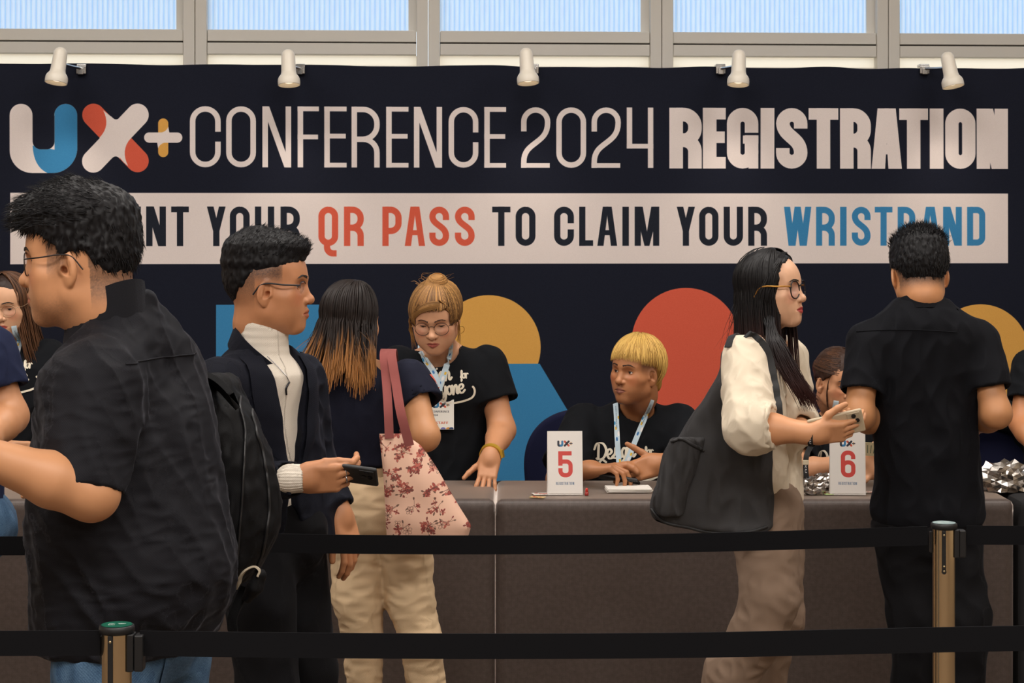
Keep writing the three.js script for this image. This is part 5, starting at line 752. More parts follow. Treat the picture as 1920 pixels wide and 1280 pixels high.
  const bagTex = canvas(1024, 1024, (g) => {
    reseed(31); g.fillStyle = 'rgb(232,188,164)'; g.fillRect(0, 0, 1024, 1024); const reds = ['rgb(168,76,66)', 'rgb(190,100,86)', 'rgb(140,62,56)', 'rgb(208,136,118)'], line = 'rgb(96,62,54)';
    const petal = (x, y, a, l, w, c) => { g.save(); g.translate(x, y); g.rotate(a); g.fillStyle = c; g.beginPath(); g.moveTo(0, 0); g.bezierCurveTo(l * 0.3, -w, l * 0.85, -w * 0.9, l, 0); g.bezierCurveTo(l * 0.85, w * 0.9, l * 0.3, w, 0, 0); g.fill(); if (rnd() < 0.5) { g.strokeStyle = line; g.lineWidth = 1.6; g.stroke(); } g.restore(); };
    for (let pass = 0; pass < 2; pass++) for (let row = 0; row < 8; row++) for (let col = 0; col < 7; col++) { const cx = (col + 0.5 + (row & 1) * 0.5) * 148 + rr(-26, 26), cy = (row + 0.5) * 130 + rr(-24, 24), n = 2 + Math.floor(rnd() * 3); if (pass && rnd() < 0.6) continue; for (let f = 0; f < n; f++) { const x = cx + rr(-44, 44), y = cy + rr(-40, 40), a0 = rr(0, 6), k = 4 + Math.floor(rnd() * 3), l = rr(18, 34), c = reds[Math.floor(rnd() * 4)], outline = rnd() < 0.25; for (let p = 0; p < k; p++) { if (outline) { g.strokeStyle = line; g.lineWidth = 2; g.beginPath(); g.ellipse(x + Math.cos(a0 + p * 6.28 / k) * l * 0.5, y + Math.sin(a0 + p * 6.28 / k) * l * 0.5, l * 0.5, l * 0.3, a0 + p * 6.28 / k, 0, 7); g.stroke(); } else petal(x, y, a0 + p * 6.28 / k + rr(-0.2, 0.2), l * rr(0.8, 1.2), l * 0.36, p % 2 ? c : reds[Math.floor(rnd() * 4)]); } g.fillStyle = 'rgb(110,52,44)'; g.beginPath(); g.arc(x, y, 4.5, 0, 7); g.fill(); } for (let f = 0; f < 4; f++) { const a = rr(0, 6.3), x = cx + Math.cos(a) * 40, y = cy + Math.sin(a) * 36; g.strokeStyle = line; g.lineWidth = 2; g.beginPath(); g.moveTo(cx, cy); g.quadraticCurveTo((cx + x) / 2 + rr(-18, 18), (cy + y) / 2, x, y); g.stroke(); petal(x, y, a + rr(-0.6, 0.6), rr(16, 26), 7, rnd() < 0.5 ? 'rgb(120,88,74)' : reds[2]); } }
  });
  const bagMat = mat([1, 1, 1], 0.8, { map: bagTex });
  // bag outline left and right by row, puffed front and back
  const bagRows = [[813, 711, 758], [835, 713, 790], [870, 717, 815], [910, 720, 838], [950, 722, 862], [985, 724, 884], [1005, 725, 878], [1024, 727, 860]], bf = (t) => { const i = Math.min(Math.floor(t * (bagRows.length - 1)), bagRows.length - 2), u = t * (bagRows.length - 1) - i; return [0, 1, 2].map((k) => lerp(bagRows[i][k], bagRows[i + 1][k], u)); };
  const N = 30, Mr = 30, pos = [], uv = [], tri = [];
  for (const s of [1, -1]) { const o = pos.length / 3; for (let j = 0; j <= Mr; j++) { const t = j / Mr, [y, l, r] = bf(t); for (let i = 0; i <= N; i++) { const u = i / N, puff = Math.sqrt(Math.max(0, 1 - Math.pow(2 * u - 1, 4))) * (0.006 + 0.038 * Math.sin(Math.min(t * 1.15, 1) * Math.PI * 0.62)) * (t > 0.93 ? (1 - t) / 0.07 : 1), x = lerp(l, r, u), p = W(x, y, tz + (u - 0.5) * 0.05); p.z += s * puff + 0.004 * noise3(p.x * 12, p.y * 9, s * 3); pos.push(p.x, p.y, p.z); uv.push(p.x * 2.3, p.y * 2.3); } } for (let j = 0; j < Mr; j++) for (let i = 0; i < N; i++) { const a = o + j * (N + 1) + i, b = a + 1, c = a + N + 1, d = c + 1; if (s > 0) tri.push(a, c, b, b, c, d); else tri.push(a, b, c, b, d, c); } }
  const bg = new THREE.BufferGeometry(); bg.setAttribute('position', new THREE.Float32BufferAttribute(pos, 3)); bg.setAttribute('uv', new THREE.Float32BufferAttribute(uv, 2)); bg.setIndex(tri); bg.computeVertexNormals(); mesh('bag_body', place(bg, tb), bagMat, T);
  const strapMat = cloth(lin(146, 82, 78), 0.8, 0.25, [0.8, 0.5, 0.5], 0.001);
  const onTee = (pts) => curve(pts.map((q) => W(...q)), 40);
  mesh('strap', place(ribbonG(onTee([[730, 822, 5.57], [728, 770, 5.60], [724, 710, 5.68], [720, 670, 5.72], [722, 655, 5.80], [724, 668, 5.93], [722, 720, 5.99], [725, 830, 5.70]]), V(1, 0, 0.12), 0.026, 0.003), tb), strapMat, T);
  mesh('strap', place(ribbonG(onTee([[768, 836, 5.555], [752, 775, 5.58], [742, 715, 5.66], [735, 672, 5.71], [735, 655, 5.80], [738, 670, 5.93], [742, 740, 5.98], [765, 836, 5.66]]), V(1, 0, 0.12), 0.027, 0.003), tb), strapMat, T);
}

// ================= woman in a cream jacket with long black hair, facing right
{
  const Z = 5.62, yaw = rad(62), base = V(W(1440, 0, Z).x, 0, -Z);
  const P = thing('person', 'long-haired woman in cream jacket and dark-rimmed spectacles walking right', 'person', base);
  const F = frame(W(1444, 541, 5.60), 62, -3, 0, 0.95), hf = F.wrap(headField({ full: 0.004, neck: 0.9, nose: 0.95, cheek: 1.02, noEar: true }));
  const nb = W(1425, 640, 5.62), sh = W(1398, 672, 5.43), el = W(1406, 800, 5.28), wr = W(1527, 812, 5.22), shL = W(1475, 668, 5.76), elL = W(1492, 790, 5.75), wrL = W(1510, 812, 5.52);
  const HR = hand(wr, V(1, 0.08, 0.05), V(-0.1, 0.5, -0.8), 1, 0.9, { curl: [[0.35, 0.45, 0.3], [0.4, 0.5, 0.3], [0.45, 0.55, 0.3], [0.5, 0.6, 0.3]], spread: 0.02, thumb: [[0.9, 0.25], [0.55, 0.15], [0.5, 0.05]] });
  const HL = hand(wrL, V(0.9, 0.1, 0.35), V(0, 0.9, 0.1), -1, 0.88, { curl: [[0.4, 0.6, 0.4], [0.45, 0.6, 0.4], [0.5, 0.6, 0.4], [0.5, 0.6, 0.4]] });
  const skin = blend(0.028, hf, cone(F.out(0, -0.09, -0.03), nb, 0.05, 0.045), cone(nb, W(1440, 940, 5.63), 0.045, 0.055), cone(nb, sh, 0.045, 0.042), cone(nb, shL, 0.045, 0.042), cone(sh, el, 0.046, 0.040), chain([el, el.clone().lerp(wr, 0.35), wr], [0.040, 0.041, 0.026], 0.02), cone(shL, elL, 0.042, 0.036), cone(elL, wrL, 0.036, 0.024), HR.f, HL.f);
  const fc = faceColour(SKIN.f, { lip: lin(170, 62, 58) }), hc = (x, y, z) => { const p = F.inn(V(x, y, z)); return fc(p.x, p.y, p.z); }, arm = () => lin(210, 150, 108);
  bodyMesh(P, base, skin, [[...around([F.out(0, 0, 0)], 0.145), 0.0023, hc], [HR.lo, HR.hi, 0.0028, arm], [HL.lo, HL.hi, 0.003, arm], [...around([el, wr], 0.06), 0.0045, arm], [...around([nb, sh, shL, elL, W(1440, 940, 5.63)], 0.1), 0.013, arm]], eyeParts(F, SKIN.f, { open: 0.85, gaze: [-0.1, 0.1], brow: 0.0022, lash: 0.0011 }));
  const hb = lin(20, 18, 20), ht = lin(62, 34, 32), tone = (u) => hb.map((v, i) => lerp(v, ht[i], sstep(0.55, 1, u)));
  const cap = hairCap([[0, 0.088], [28, 0.072], [48, 0.01], [62, -0.06], [90, -0.09], [180, -0.1]], () => 0.006, null, 0.001), curt = trunk([[-0.20, 0.0, -0.035, 0.072, 0.05], [-0.1, 0, -0.02, 0.074, 0.06], [0, 0, -0.012, 0.076, 0.082]], 0, 0.02);
  const cap2 = F.wrap((x, y, z) => smin(cap(x, y, z), curt(x, y, z), 0.02), 0.26), faceIn = F.wrap(ell(V(0, -0.05, 0.075), [0.053, 0.125, 0.06])), fld = (x, y, z) => smax(cap2(x, y, z), -faceIn(x, y, z), 0.01);
  const hg = paint(net(fld, ...around([F.out(0, -0.03, -0.02)], 0.2), 0.006), hb);
  const back = longHair(F, { n: 560, az0: 52, az1: 180, t: 0.010, part: 0.012, partZ: 0.02, end: (az, s) => -0.25 - 0.03 * Math.sin(az), ragged: 0.04, hangY: (az) => 0.0, fall: (az, s, l) => [Math.sin(rad(az)) * s * 0.006, az > 120 ? -0.012 : 0.005], colour: tone, seed: 21, r: 0.0031, wave: 0.004 });
  // the front lock: from the temple down over the chest
  const lock = { pos: [], col: [], tri: [] }; reseed(23);
  for (let q = 0; q < 260; q++) { const s = q < 165 ? -1 : 1, t = rnd(), w = rr(-1, 1), j = () => rr(-0.006, 0.006); const st = [F.out(0.012 + rr(-0.01, 0.01), 0.110, 0.035 + rr(-0.015, 0.015)), F.out(s * 0.045, 0.088, 0.052), F.out(s * (0.067 + 0.006 * t), 0.04, 0.046 - 0.03 * t), F.out(s * (0.074 + 0.006 * t), -0.02, 0.036 - 0.04 * t), F.out(s * (0.068 + 0.005 * t), -0.08, 0.030 - 0.03 * t)]; const dz = s < 0 ? 5.44 : 5.56; st.push(W(1450 + w * 12 + t * 8, 640, dz), W(1472 + w * 16 + t * 10, 690, dz - 0.03), W(1498 + w * 17 + t * 8, 730, dz - 0.04), W(1515 + w * 18 + t * 10, 762 + rr(-14, 10), dz - 0.03)); strand(curve(st.map((p) => p.add(V(j(), 0, j()))), 26), 0.0023 * rr(0.6, 1.2), (u) => tone(u), lock); }
  const fly = longHair(F, { n: 22, az0: 120, az1: 178, t: 0.014, end: () => -0.2, ragged: 0.06, hangY: () => -0.02, fall: (az, s) => [s * 0.02, -0.05 * rr(0.4, 1.5)], colour: tone, seed: 27, r: 0.001, wave: 0.02 });
  mesh('hair', place(join([hg, back, strandGeo(lock), fly]), base), hairVM, P);
  spectacles(P, F, base, { mat: mat(lin(20, 20, 26), 0.25), templeMat: mat(lin(190, 140, 70), 0.3, { metalness: 0.9 }), w: 0.0285, h: 0.026, y: -0.006, z: 0.097, cx: 0.0355, pow: 2.3, r: 0.0021, cat: 0.004, lens: mat([0.93, 0.93, 1], 0.03, { transmission: 1, thickness: 0, iridescence: 0.4 }) });
  // jacket
  const tr = trunkOf(yaw, [[622, 1400, 1452, 5.62, 0.06, 'a'], [645, 1384, 1470, 5.62, 0.12, 'a'], [672, 1374, 1484, 5.62, 0.16, 'a'], [720, 1372, 1496, 5.62, 0.165, 'a'], [800, 1380, 1502, 5.62, 0.155, 'a'], [870, 1384, 1508, 5.62, 0.16, 'a'], [930, 1388, 1512, 5.62, 0.165, 'a'], [948, 1390, 1512, 5.62, 0.165, 'a']], 0.012);
  const hem = W(1447, 798, 5.25), sl = blend(0.025, cone(sh, el, 0.070, 0.070), sleeve(el, hem, 0.068, 0.060, 0.048)), slL = blend(0.025, cone(shL, elL, 0.064, 0.06), sleeve(elL, wrL.clone().lerp(elL, 0.5), 0.06, 0.055, 0.042));
  const hole = cone(nb.clone().add(V(0.01, -0.015, 0.005)), F.out(0, -0.07, -0.02), 0.056, 0.062), fw = yawDir(yaw), sx = V(Math.cos(yaw), 0, -Math.sin(yaw)), o = W(1440, 700, 5.62), hm = W(0, 928, 5.62).y;
  const slit = (x, y, z) => { const d = (x - o.x) * sx.x + (z - o.z) * sx.z, f = (x - o.x) * fw.x + (z - o.z) * fw.z; return Math.max(Math.abs(d + 0.02) - 0.004, 0.03 - f); };
  const j0 = (x, y, z) => { let d = smin(tr(x, y, z), slL(x, y, z), 0.03); d = smax(d, -slit(x, y, z), 0.006); d = smin(d, sl(x, y, z), 0.022); return smax(d, -hole(x, y, z), 0.005); };
  const elbowC = el.clone(), jk = folds(j0, [[0.005, 5, 2.5, 5, 6], [0.0036, 11, 4, 11, 3, 6], [0.0014, 18, 14, 18, 9]]);
  const cream = cloth(lin(226, 212, 190), 0.85, 0.25, [0.95, 0.92, 0.85], 0.0006);
  const jm = mesh('jacket', place(net(jk, ...around([W(1366, 615, 5.35), W(1520, 950, 5.85), el, elL], 0.1), 0.005), base), cream, P);
  const ring = []; const cA = nb.clone().add(V(0.004, 0.018, 0)); for (let i = 0; i <= 26; i++) { const a = lerp(-2.75, 2.75, i / 26) + Math.PI, q = yawDir(yaw + a); ring.push([q, cA.clone().addScaledVector(q, 0.066).add(V(0, 0.02 - 0.035 * (1 + Math.cos(a)) , 0))]); }
  mesh('collar', place(ribbonG(ring.map((r) => r[1]), ring.map(([q]) => V(0, 1, 0).addScaledVector(q, -0.5)), 0.046, 0.004), base), cream, jm);
  const cuff = sleeve(el.clone().lerp(hem, 0.25), hem.clone().add(V(0.008, 0, 0)), 0.066, 0.063, 0.05), cf = folds(cuff, [[0.002, 25, 25, 25, 5]]); mesh('cuff', place(net((x, y, z) => smax(cf(x, y, z), -(x - hem.x + 0.035), 0.003), ...around([hem, hem.clone().add(V(-0.05, 0, 0))], 0.09), 0.0045), base), cream, jm);
  // trousers
  const lr = [W(1432, 965, 5.56), W(1442, 1120, 5.5), W(1424, 1185, 5.5), W(1372, 1262, 5.55), V(W(1330, 0, 5.6).x, 0.14, -5.62)], ll = [W(1455, 965, 5.7), W(1464, 1160, 5.66), V(W(1440, 0, 5.7).x, 0.4, -5.7), V(W(1420, 0, 5.74).x, 0.07, -5.74)];
  const pt = folds(trousers([ell(W(1438, 955, 5.63), [0.105, 0.11, 0.13])], [[lr, [0.098, 0.082, 0.074, 0.074, 0.07]], [ll, [0.085, 0.066, 0.062, 0.06]]], 0.025), [[0.005, 6, 5, 6, 12], [0.0025, 12, 14, 12, 2]]);
  const pm = mesh('trousers', place(net(pt, ...around([...lr, ...ll, W(1438, 910, 5.63)], 0.15), 0.0085), base), cloth(lin(134, 113, 97), 0.85, 0.25, [0.8, 0.7, 0.6]), P);
  shoes(P, base, [[lr[4], rad(80)], [ll[3], rad(80)]], mat(lin(190, 180, 166), 0.6));
  // wristband with hanging tail
  const wbM = mat([1, 1, 1], 0.6, { map: canvas(64, 256, (g) => { g.fillStyle = 'rgb(20,20,22)'; g.fillRect(0, 0, 64, 256); g.fillStyle = 'rgb(200,200,205)'; g.save(); g.translate(32, 128); g.rotate(Math.PI / 2); g.font = 'bold 30px sans-serif'; g.textAlign = 'center'; g.fillText('UX+  UX+', 0, 10); g.restore(); }) });
  const wc = el.clone().lerp(wr, 0.97), wax = wr.clone().sub(el).normalize(), wu = V(0, 1, 0).addScaledVector(wax, -wax.y).normalize(), wv = wax.clone().cross(wu), loop = []; for (let i = 0; i <= 32; i++) { const a = i / 32 * 6.283; loop.push(wc.clone().addScaledVector(wu, Math.cos(a) * 0.033 - 0.003).addScaledVector(wv, Math.sin(a) * 0.031)); }
  const wb = mesh('wristband', place(ribbonG(loop, loop.map((p) => wax.clone().addScaledVector(p.clone().sub(wc), 0.5)), 0.0145, 0.0014, 6), base), wbM, P); const bt = wc.clone().addScaledVector(wu, -0.035).addScaledVector(wv, 0.012);
  mesh('wristband_tail', place(ribbonG(curve([bt, bt.clone().add(V(-0.012, -0.02, 0.01)), bt.clone().add(V(-0.016, -0.045, 0.012)), bt.clone().add(V(-0.014, -0.085, 0.012))], 16), V(1, 0, 0.2), 0.0145, 0.0014, 6), base), wbM, wb);
  mesh('wristband_lock', place(boxG(0.017, 0.013, 0.007, bt.x - 0.016, bt.y - 0.042, bt.z + 0.012, 0.002), base), mat(lin(200, 186, 160), 0.5), wb);
  phone(W(1568, 797, 5.22), V(0.93, 0.22, 0.1), V(-0.1, 0.45, -0.9), 'beige smartphone with camera plate in the hand of the woman in cream', lin(196, 178, 150), 'beige');
  phone(W(1520, 798, 5.47), V(0.95, 0.22, 0.2), V(-0.2, 0.95, 0.1), 'second beige smartphone, further back beside the wrist of the woman in cream', lin(176, 158, 136), 'beige');

  // shoulder bag
  const bz = 5.395, B = thing('shoulder_bag', 'large dark grey shoulder bag with side pocket carried by the woman in cream', 'bag', W(1350, 1000, bz)), bb = B.position.clone();
  const rows = [[655, 1366, 1384], [690, 1350, 1412], [740, 1318, 1438], [790, 1288, 1450], [840, 1262, 1452], [890, 1234, 1452], [930, 1219, 1450], [952, 1218, 1449], [975, 1238, 1447], [992, 1300, 1443], [1000, 1335, 1432]].map(([y, a, b]) => [y, a, b, bz + 0.03, y < 720 ? 0.02 : y < 800 ? 0.03 : 0.045, 'b']);
  const bg0 = trunkOf(rad(12), rows, 0.02), bgF = folds(bg0, [[0.006, 5, 4, 5, 15], [0.003, 12, 6, 12, 6]]);
  const armHole = chain([sh.clone().add(V(0, -0.02, -0.02)), el, wr], [0.062, 0.07, 0.05], 0.02);
  const bagF = (x, y, z) => bgF(x, y, z);
  const bagM = cloth(lin(58, 57, 58), 0.7, 0.5, [0.7, 0.7, 0.75], 0.0009), bm = mesh('bag_body', place(net(bagF, ...around([W(1212, 650, bz), W(1456, 1004, bz)], 0.12), 0.0055), bb), bagM, B);
  const pkF0 = trunkOf(rad(12), [[820, 1258, 1322], [845, 1248, 1318], [880, 1236, 1306], [915, 1226, 1294], [945, 1222, 1284], [965, 1232, 1278]].map(([y, a, b]) => [y, a, b, bz - 0.025, 0.03, 'b']), 0.012), pkF = folds(pkF0, [[0.005, 14, 4, 14, 3], [0.002, 30, 9, 30, 7]]);
  mesh('side_pocket', place(net(pkF, ...around([W(1215, 815, bz), W(1325, 970, bz)], 0.08), 0.0045), bb), bagM, B);
  const rimP = curve([[1256, 824], [1274, 818], [1296, 830], [1318, 842]].map(([x, y]) => W(x, y, bz)), 20).map((p) => land((x, y, z) => Math.min(pkF(x, y, z), bagF(x, y, z)), p.clone().add(V(0, 0, 0.3)), V(0, 0, -1), 0.001)); mesh('pocket_binding', place(tubeG(rimP, 0.0045, 30, 8), bb), mat(lin(40, 40, 42), 0.6), B);
  const edge = curve([[1220, 955], [1240, 976], [1290, 990], [1335, 1000], [1400, 999], [1440, 992]].map(([x, y]) => W(x, y, bz)), 30).map((p) => land(bagF, p.clone().add(V(0, 0.004, 0.3)), V(0, 0, -1), 0.0005)); mesh('bottom_piping', place(tubeG(edge, 0.005, 40, 8), bb), mat(lin(28, 28, 30), 0.6), B);
  mesh('strap', place(ribbonG(curve([W(1372, 668, 5.42), W(1376, 645, 5.44), W(1388, 624, 5.50), W(1400, 617, 5.56), W(1418, 628, 5.60)], 24).map((p) => land(jk, p.clone().add(V(-0.05, 0.1, 0.12)), V(0.3, -0.6, -0.72).normalize(), 0.003, 0.3)), V(1, 0.4, 0.3), 0.022, 0.003), bb), bagM, B);
  const fs = curve([W(1392, 622, 5.5), W(1412, 632, 5.46), W(1432, 655, 5.43), W(1442, 700, 5.42), W(1447, 760, 5.41), W(1449, 830, 5.38)], 30).map((p) => land(jk, p.clone().add(V(0, 0, 0.2)), V(0, 0, -1), 0.003, 0.35)); mesh('strap', place(ribbonG(fs, fs.map((_, i) => V(1, 0.2, 0.25)), 0.026, 0.003), bb), mat(lin(24, 24, 26), 0.7), B);
}

// ================= man with his back to us at the right
{
  const Z = 5.85, yaw = rad(180), base = V(W(1735, 0, Z).x, 0, -Z);
  const P = thing('person', 'man seen from behind in black short-sleeved shirt and black jeans at the right table', 'person', base);
  const F = frame(W(1724, 508, 5.88), 180, 20, 0, 1.02), hf = F.wrap(headField({ neck: 1.0 }));
  const nb = W(1729, 590, 5.86), shL = W(1628, 645, 5.84), elL = W(1609, 778, 5.76), wrL = W(1670, 800, 6.05), sh = W(1834, 645, 5.84), el = W(1868, 775, 5.76), wr = W(1815, 800, 6.05);
  const HL = hand(wrL, V(0.5, 0, -1), V(0, -0.5, 1), -1, 1), HR = hand(wr, V(-0.5, 0, -1), V(0, -0.5, 1), 1, 1);
  const skin = blend(0.03, hf, cone(F.out(0, -0.08, -0.025), nb, 0.052, 0.042), cone(nb, W(1735, 960, 5.85), 0.04, 0.05), cone(nb.clone().add(V(0, -0.04, 0)), sh, 0.035, 0.042), cone(nb.clone().add(V(0, -0.04, 0)), shL, 0.035, 0.042), cone(sh, el, 0.047, 0.042), chain([el, el.clone().lerp(wr, 0.3), wr], [0.041, 0.043, 0.027], 0.02), cone(shL, elL, 0.047, 0.042), chain([elL, elL.clone().lerp(wrL, 0.3), wrL], [0.041, 0.043, 0.027], 0.02), HR.f, HL.f), arm = () => SKIN.h;
  const fc = faceColour(SKIN.h, { fade: (x, y, z) => z < -0.02 ? sstep(-0.085, -0.045, y) * 0.9 : 0 }), hc = (x, y, z) => { const p = F.inn(V(x, y, z)); return fc(p.x, p.y, p.z); };
  bodyMesh(P, base, skin, [[...around([F.out(0, 0, 0)], 0.155), 0.0034, hc], [HR.lo, HR.hi, 0.004, arm], [HL.lo, HL.hi, 0.004, arm], [...around([sh, el, wr], 0.06), 0.0055, arm], [...around([shL, elL, wrL], 0.06), 0.0055, arm], [...around([nb, W(1735, 960, 5.85)], 0.12), 0.014, arm]]);
  const cap = hairCap([[0, 0.06], [55, 0.04], [72, 0.005], [90, 0.012], [110, -0.01], [135, -0.045], [180, -0.052]], (az, y) => 0.009 + 0.012 * sstep(0.03, 0.1, y), null, 0.0022);
  const hg = net(F.wrap(cap), ...around([F.out(0, 0.04, -0.02)], 0.16), 0.004);
  const tf = tufts(hg, 3600, F, (p) => p.y > 0.075 ? [p.x * 3, 0.6, -0.3, 0.6, 0.5, 1.1] : [p.x * 2, -0.7, -0.2, 0.35, 0.2, 0.7], 0.019, 0.0017, 9);
  mesh('hair', place(merge([hg, tf]), base), hairMat(BLACKHAIR), P);
  const tr = trunkOf(yaw, [[560, 1678, 1776, 5.85, 0.072], [580, 1656, 1802, 5.85, 0.092], [598, 1632, 1830, 5.85, 0.104], [622, 1612, 1852, 5.85, 0.11], [660, 1618, 1846, 5.85, 0.118], [720, 1634, 1832, 5.85, 0.12], [800, 1640, 1834, 5.85, 0.12], [900, 1640, 1838, 5.85, 0.122], [960, 1634, 1844, 5.85, 0.125], [980, 1640, 1842, 5.85, 0.124]], 0.014);
  const e1 = shL.clone().lerp(elL, 0.69), e2 = sh.clone().lerp(el, 0.66);
  const st = folds(blend(0.028, tr, sleeve(shL, e1, 0.068, 0.066, 0.053), sleeve(sh, e2, 0.068, 0.066, 0.053)), [[0.004, 5, 3, 5, 22], [0.0025, 12, 7, 12, 8]]);
  const shirt = st;
  const blk = cloth(lin(17, 18, 23), 0.85, 0.4, [0.45, 0.5, 0.65]), sm = mesh('shirt', place(net(shirt, ...around([W(1575, 570, 5.75), W(1890, 985, 5.95)], 0.09), 0.0058), base), blk, P);
  const ring = [], cA = W(1726, 577, 5.855); for (let i = 0; i <= 30; i++) { const a = i / 30 * 6.283, q = yawDir(a + yaw); ring.push([q, cA.clone().addScaledVector(q, 0.080 - 0.004 * Math.cos(a)).add(V(0, -0.026 * Math.cos(a), 0))]); }
  mesh('collar', place(ribbonG(ring.map((r) => r[1]), ring.map(([q]) => V(0, 1, 0).addScaledVector(q, -0.42)), 0.044, 0.004), base), blk, sm);
  const yk = []; for (let i = 0; i <= 30; i++) yk.push(land(shirt, W(lerp(1640, 1832, i / 30), 632 - 5 * Math.sin(i / 30 * Math.PI), 5.5), V(0, 0, -1), 0.0006, 0.8)); mesh('yoke_seam', place(tubeG(yk, 0.0014, 50, 6), base), blk, sm);
  const lL = [W(1692, 1000, 5.85), V(W(1712, 0, 5.82).x, 0.47, -5.82), V(W(1712, 0, 5.86).x, 0.07, -5.86)], lR = [W(1782, 1000, 5.85), V(W(1805, 0, 5.82).x, 0.47, -5.8), V(W(1800, 0, 5.84).x, 0.07, -5.84)];
  const jn = folds(trousers([ell(W(1738, 985, 5.85), [0.155, 0.13, 0.125])], [[lL, [0.092, 0.072, 0.06]], [lR, [0.092, 0.076, 0.06]]]), [[0.004, 8, 7, 8, 33]]);
  mesh('jeans', place(net(jn, ...around([...lL, ...lR], 0.16), 0.0085), base), cloth(lin(19, 19, 22), 0.85, 0.3), P); shoes(P, base, [[lL[2], yaw], [lR[2], yaw]]);
}
const staffTee = DARKTEE(), darkPants = cloth(lin(26, 26, 30), 0.9);
// legs for someone standing (hips y) or sitting behind the table
function lowerBody(P, base, hipC, sit, floorZ, spread = 0.1) {
  const legs = [-1, 1].map((s) => sit ? [[V(hipC.x + s * spread, 0.52, hipC.z), V(hipC.x + s * (spread + 0.03), 0.53, hipC.z + 0.36), V(hipC.x + s * (spread + 0.03), 0.08, hipC.z + 0.30)], [0.085, 0.068, 0.05]] : [[V(hipC.x + s * spread, hipC.y, hipC.z), V(hipC.x + s * spread, 0.47, floorZ ?? hipC.z), V(hipC.x + s * spread, 0.08, floorZ ?? hipC.z)], [0.09, 0.07, 0.055]]);
  const f = trousers([ell(sit ? V(hipC.x, 0.56, hipC.z - 0.02) : hipC, [0.165, 0.12, 0.12])], legs);
  mesh('trousers', place(net(f, ...around(legs.flatMap((l) => l[0]).concat([hipC]), 0.15), 0.014), base), darkPants, P); shoes(P, base, legs.map((l) => [l[0][2], 0]));
}
function badge(P, base, f, px, py, z, w, h) {
  const tex = canvas(256, 384, (g) => { g.fillStyle = 'rgb(238,234,226)'; g.fillRect(0, 0, 256, 384); g.save(); g.translate(36, 34); g.scale(0.56, 0.56); g.translate(-18, -194); mark(g, 'rgb(36,40,52)'); g.restore(); g.fillStyle = 'rgb(36,40,52)'; g.font = 'bold 30px sans-serif'; g.save(); g.translate(36, 168); g.scale(0.9, 1.2); g.fillText('CONFERENCE', 0, 0); g.restore(); g.save(); g.translate(36, 212); g.scale(0.9, 1.2); g.fillText('2024', 0, 0); g.restore(); g.fillStyle = 'rgb(204,96,64)'; g.font = 'bold 46px sans-serif'; g.textAlign = 'center'; g.fillText('STAFF', 138, 318); for (const [x, c] of [[40, 'rgb(190,120,190)'], [90, 'rgb(226,190,90)'], [150, 'rgb(120,120,180)'], [205, 'rgb(214,150,70)'], [235, 'rgb(50,70,110)']]) { g.fillStyle = c; g.beginPath(); g.arc(x, 384, 26, 0, 7); g.fill(); } });
  const c = land(f, W(px, py, z - 0.3), V(0, 0, -1), 0.006, 0.8), g = boxG(w, h, 0.002, 0, 0, 0, 0.0008).rotateX(-0.06).translate(c.x, c.y, c.z + 0.006); const b = mesh('badge', place(g, base), mat(lin(238, 234, 226), 0.4), P);
  const pg = new THREE.PlaneGeometry(w * 0.97, h * 0.97).rotateX(-0.06).translate(c.x, c.y, c.z + 0.0078); mesh('badge_print', place(pg, base), mat([1, 1, 1], 0.4, { map: tex }), b);
}

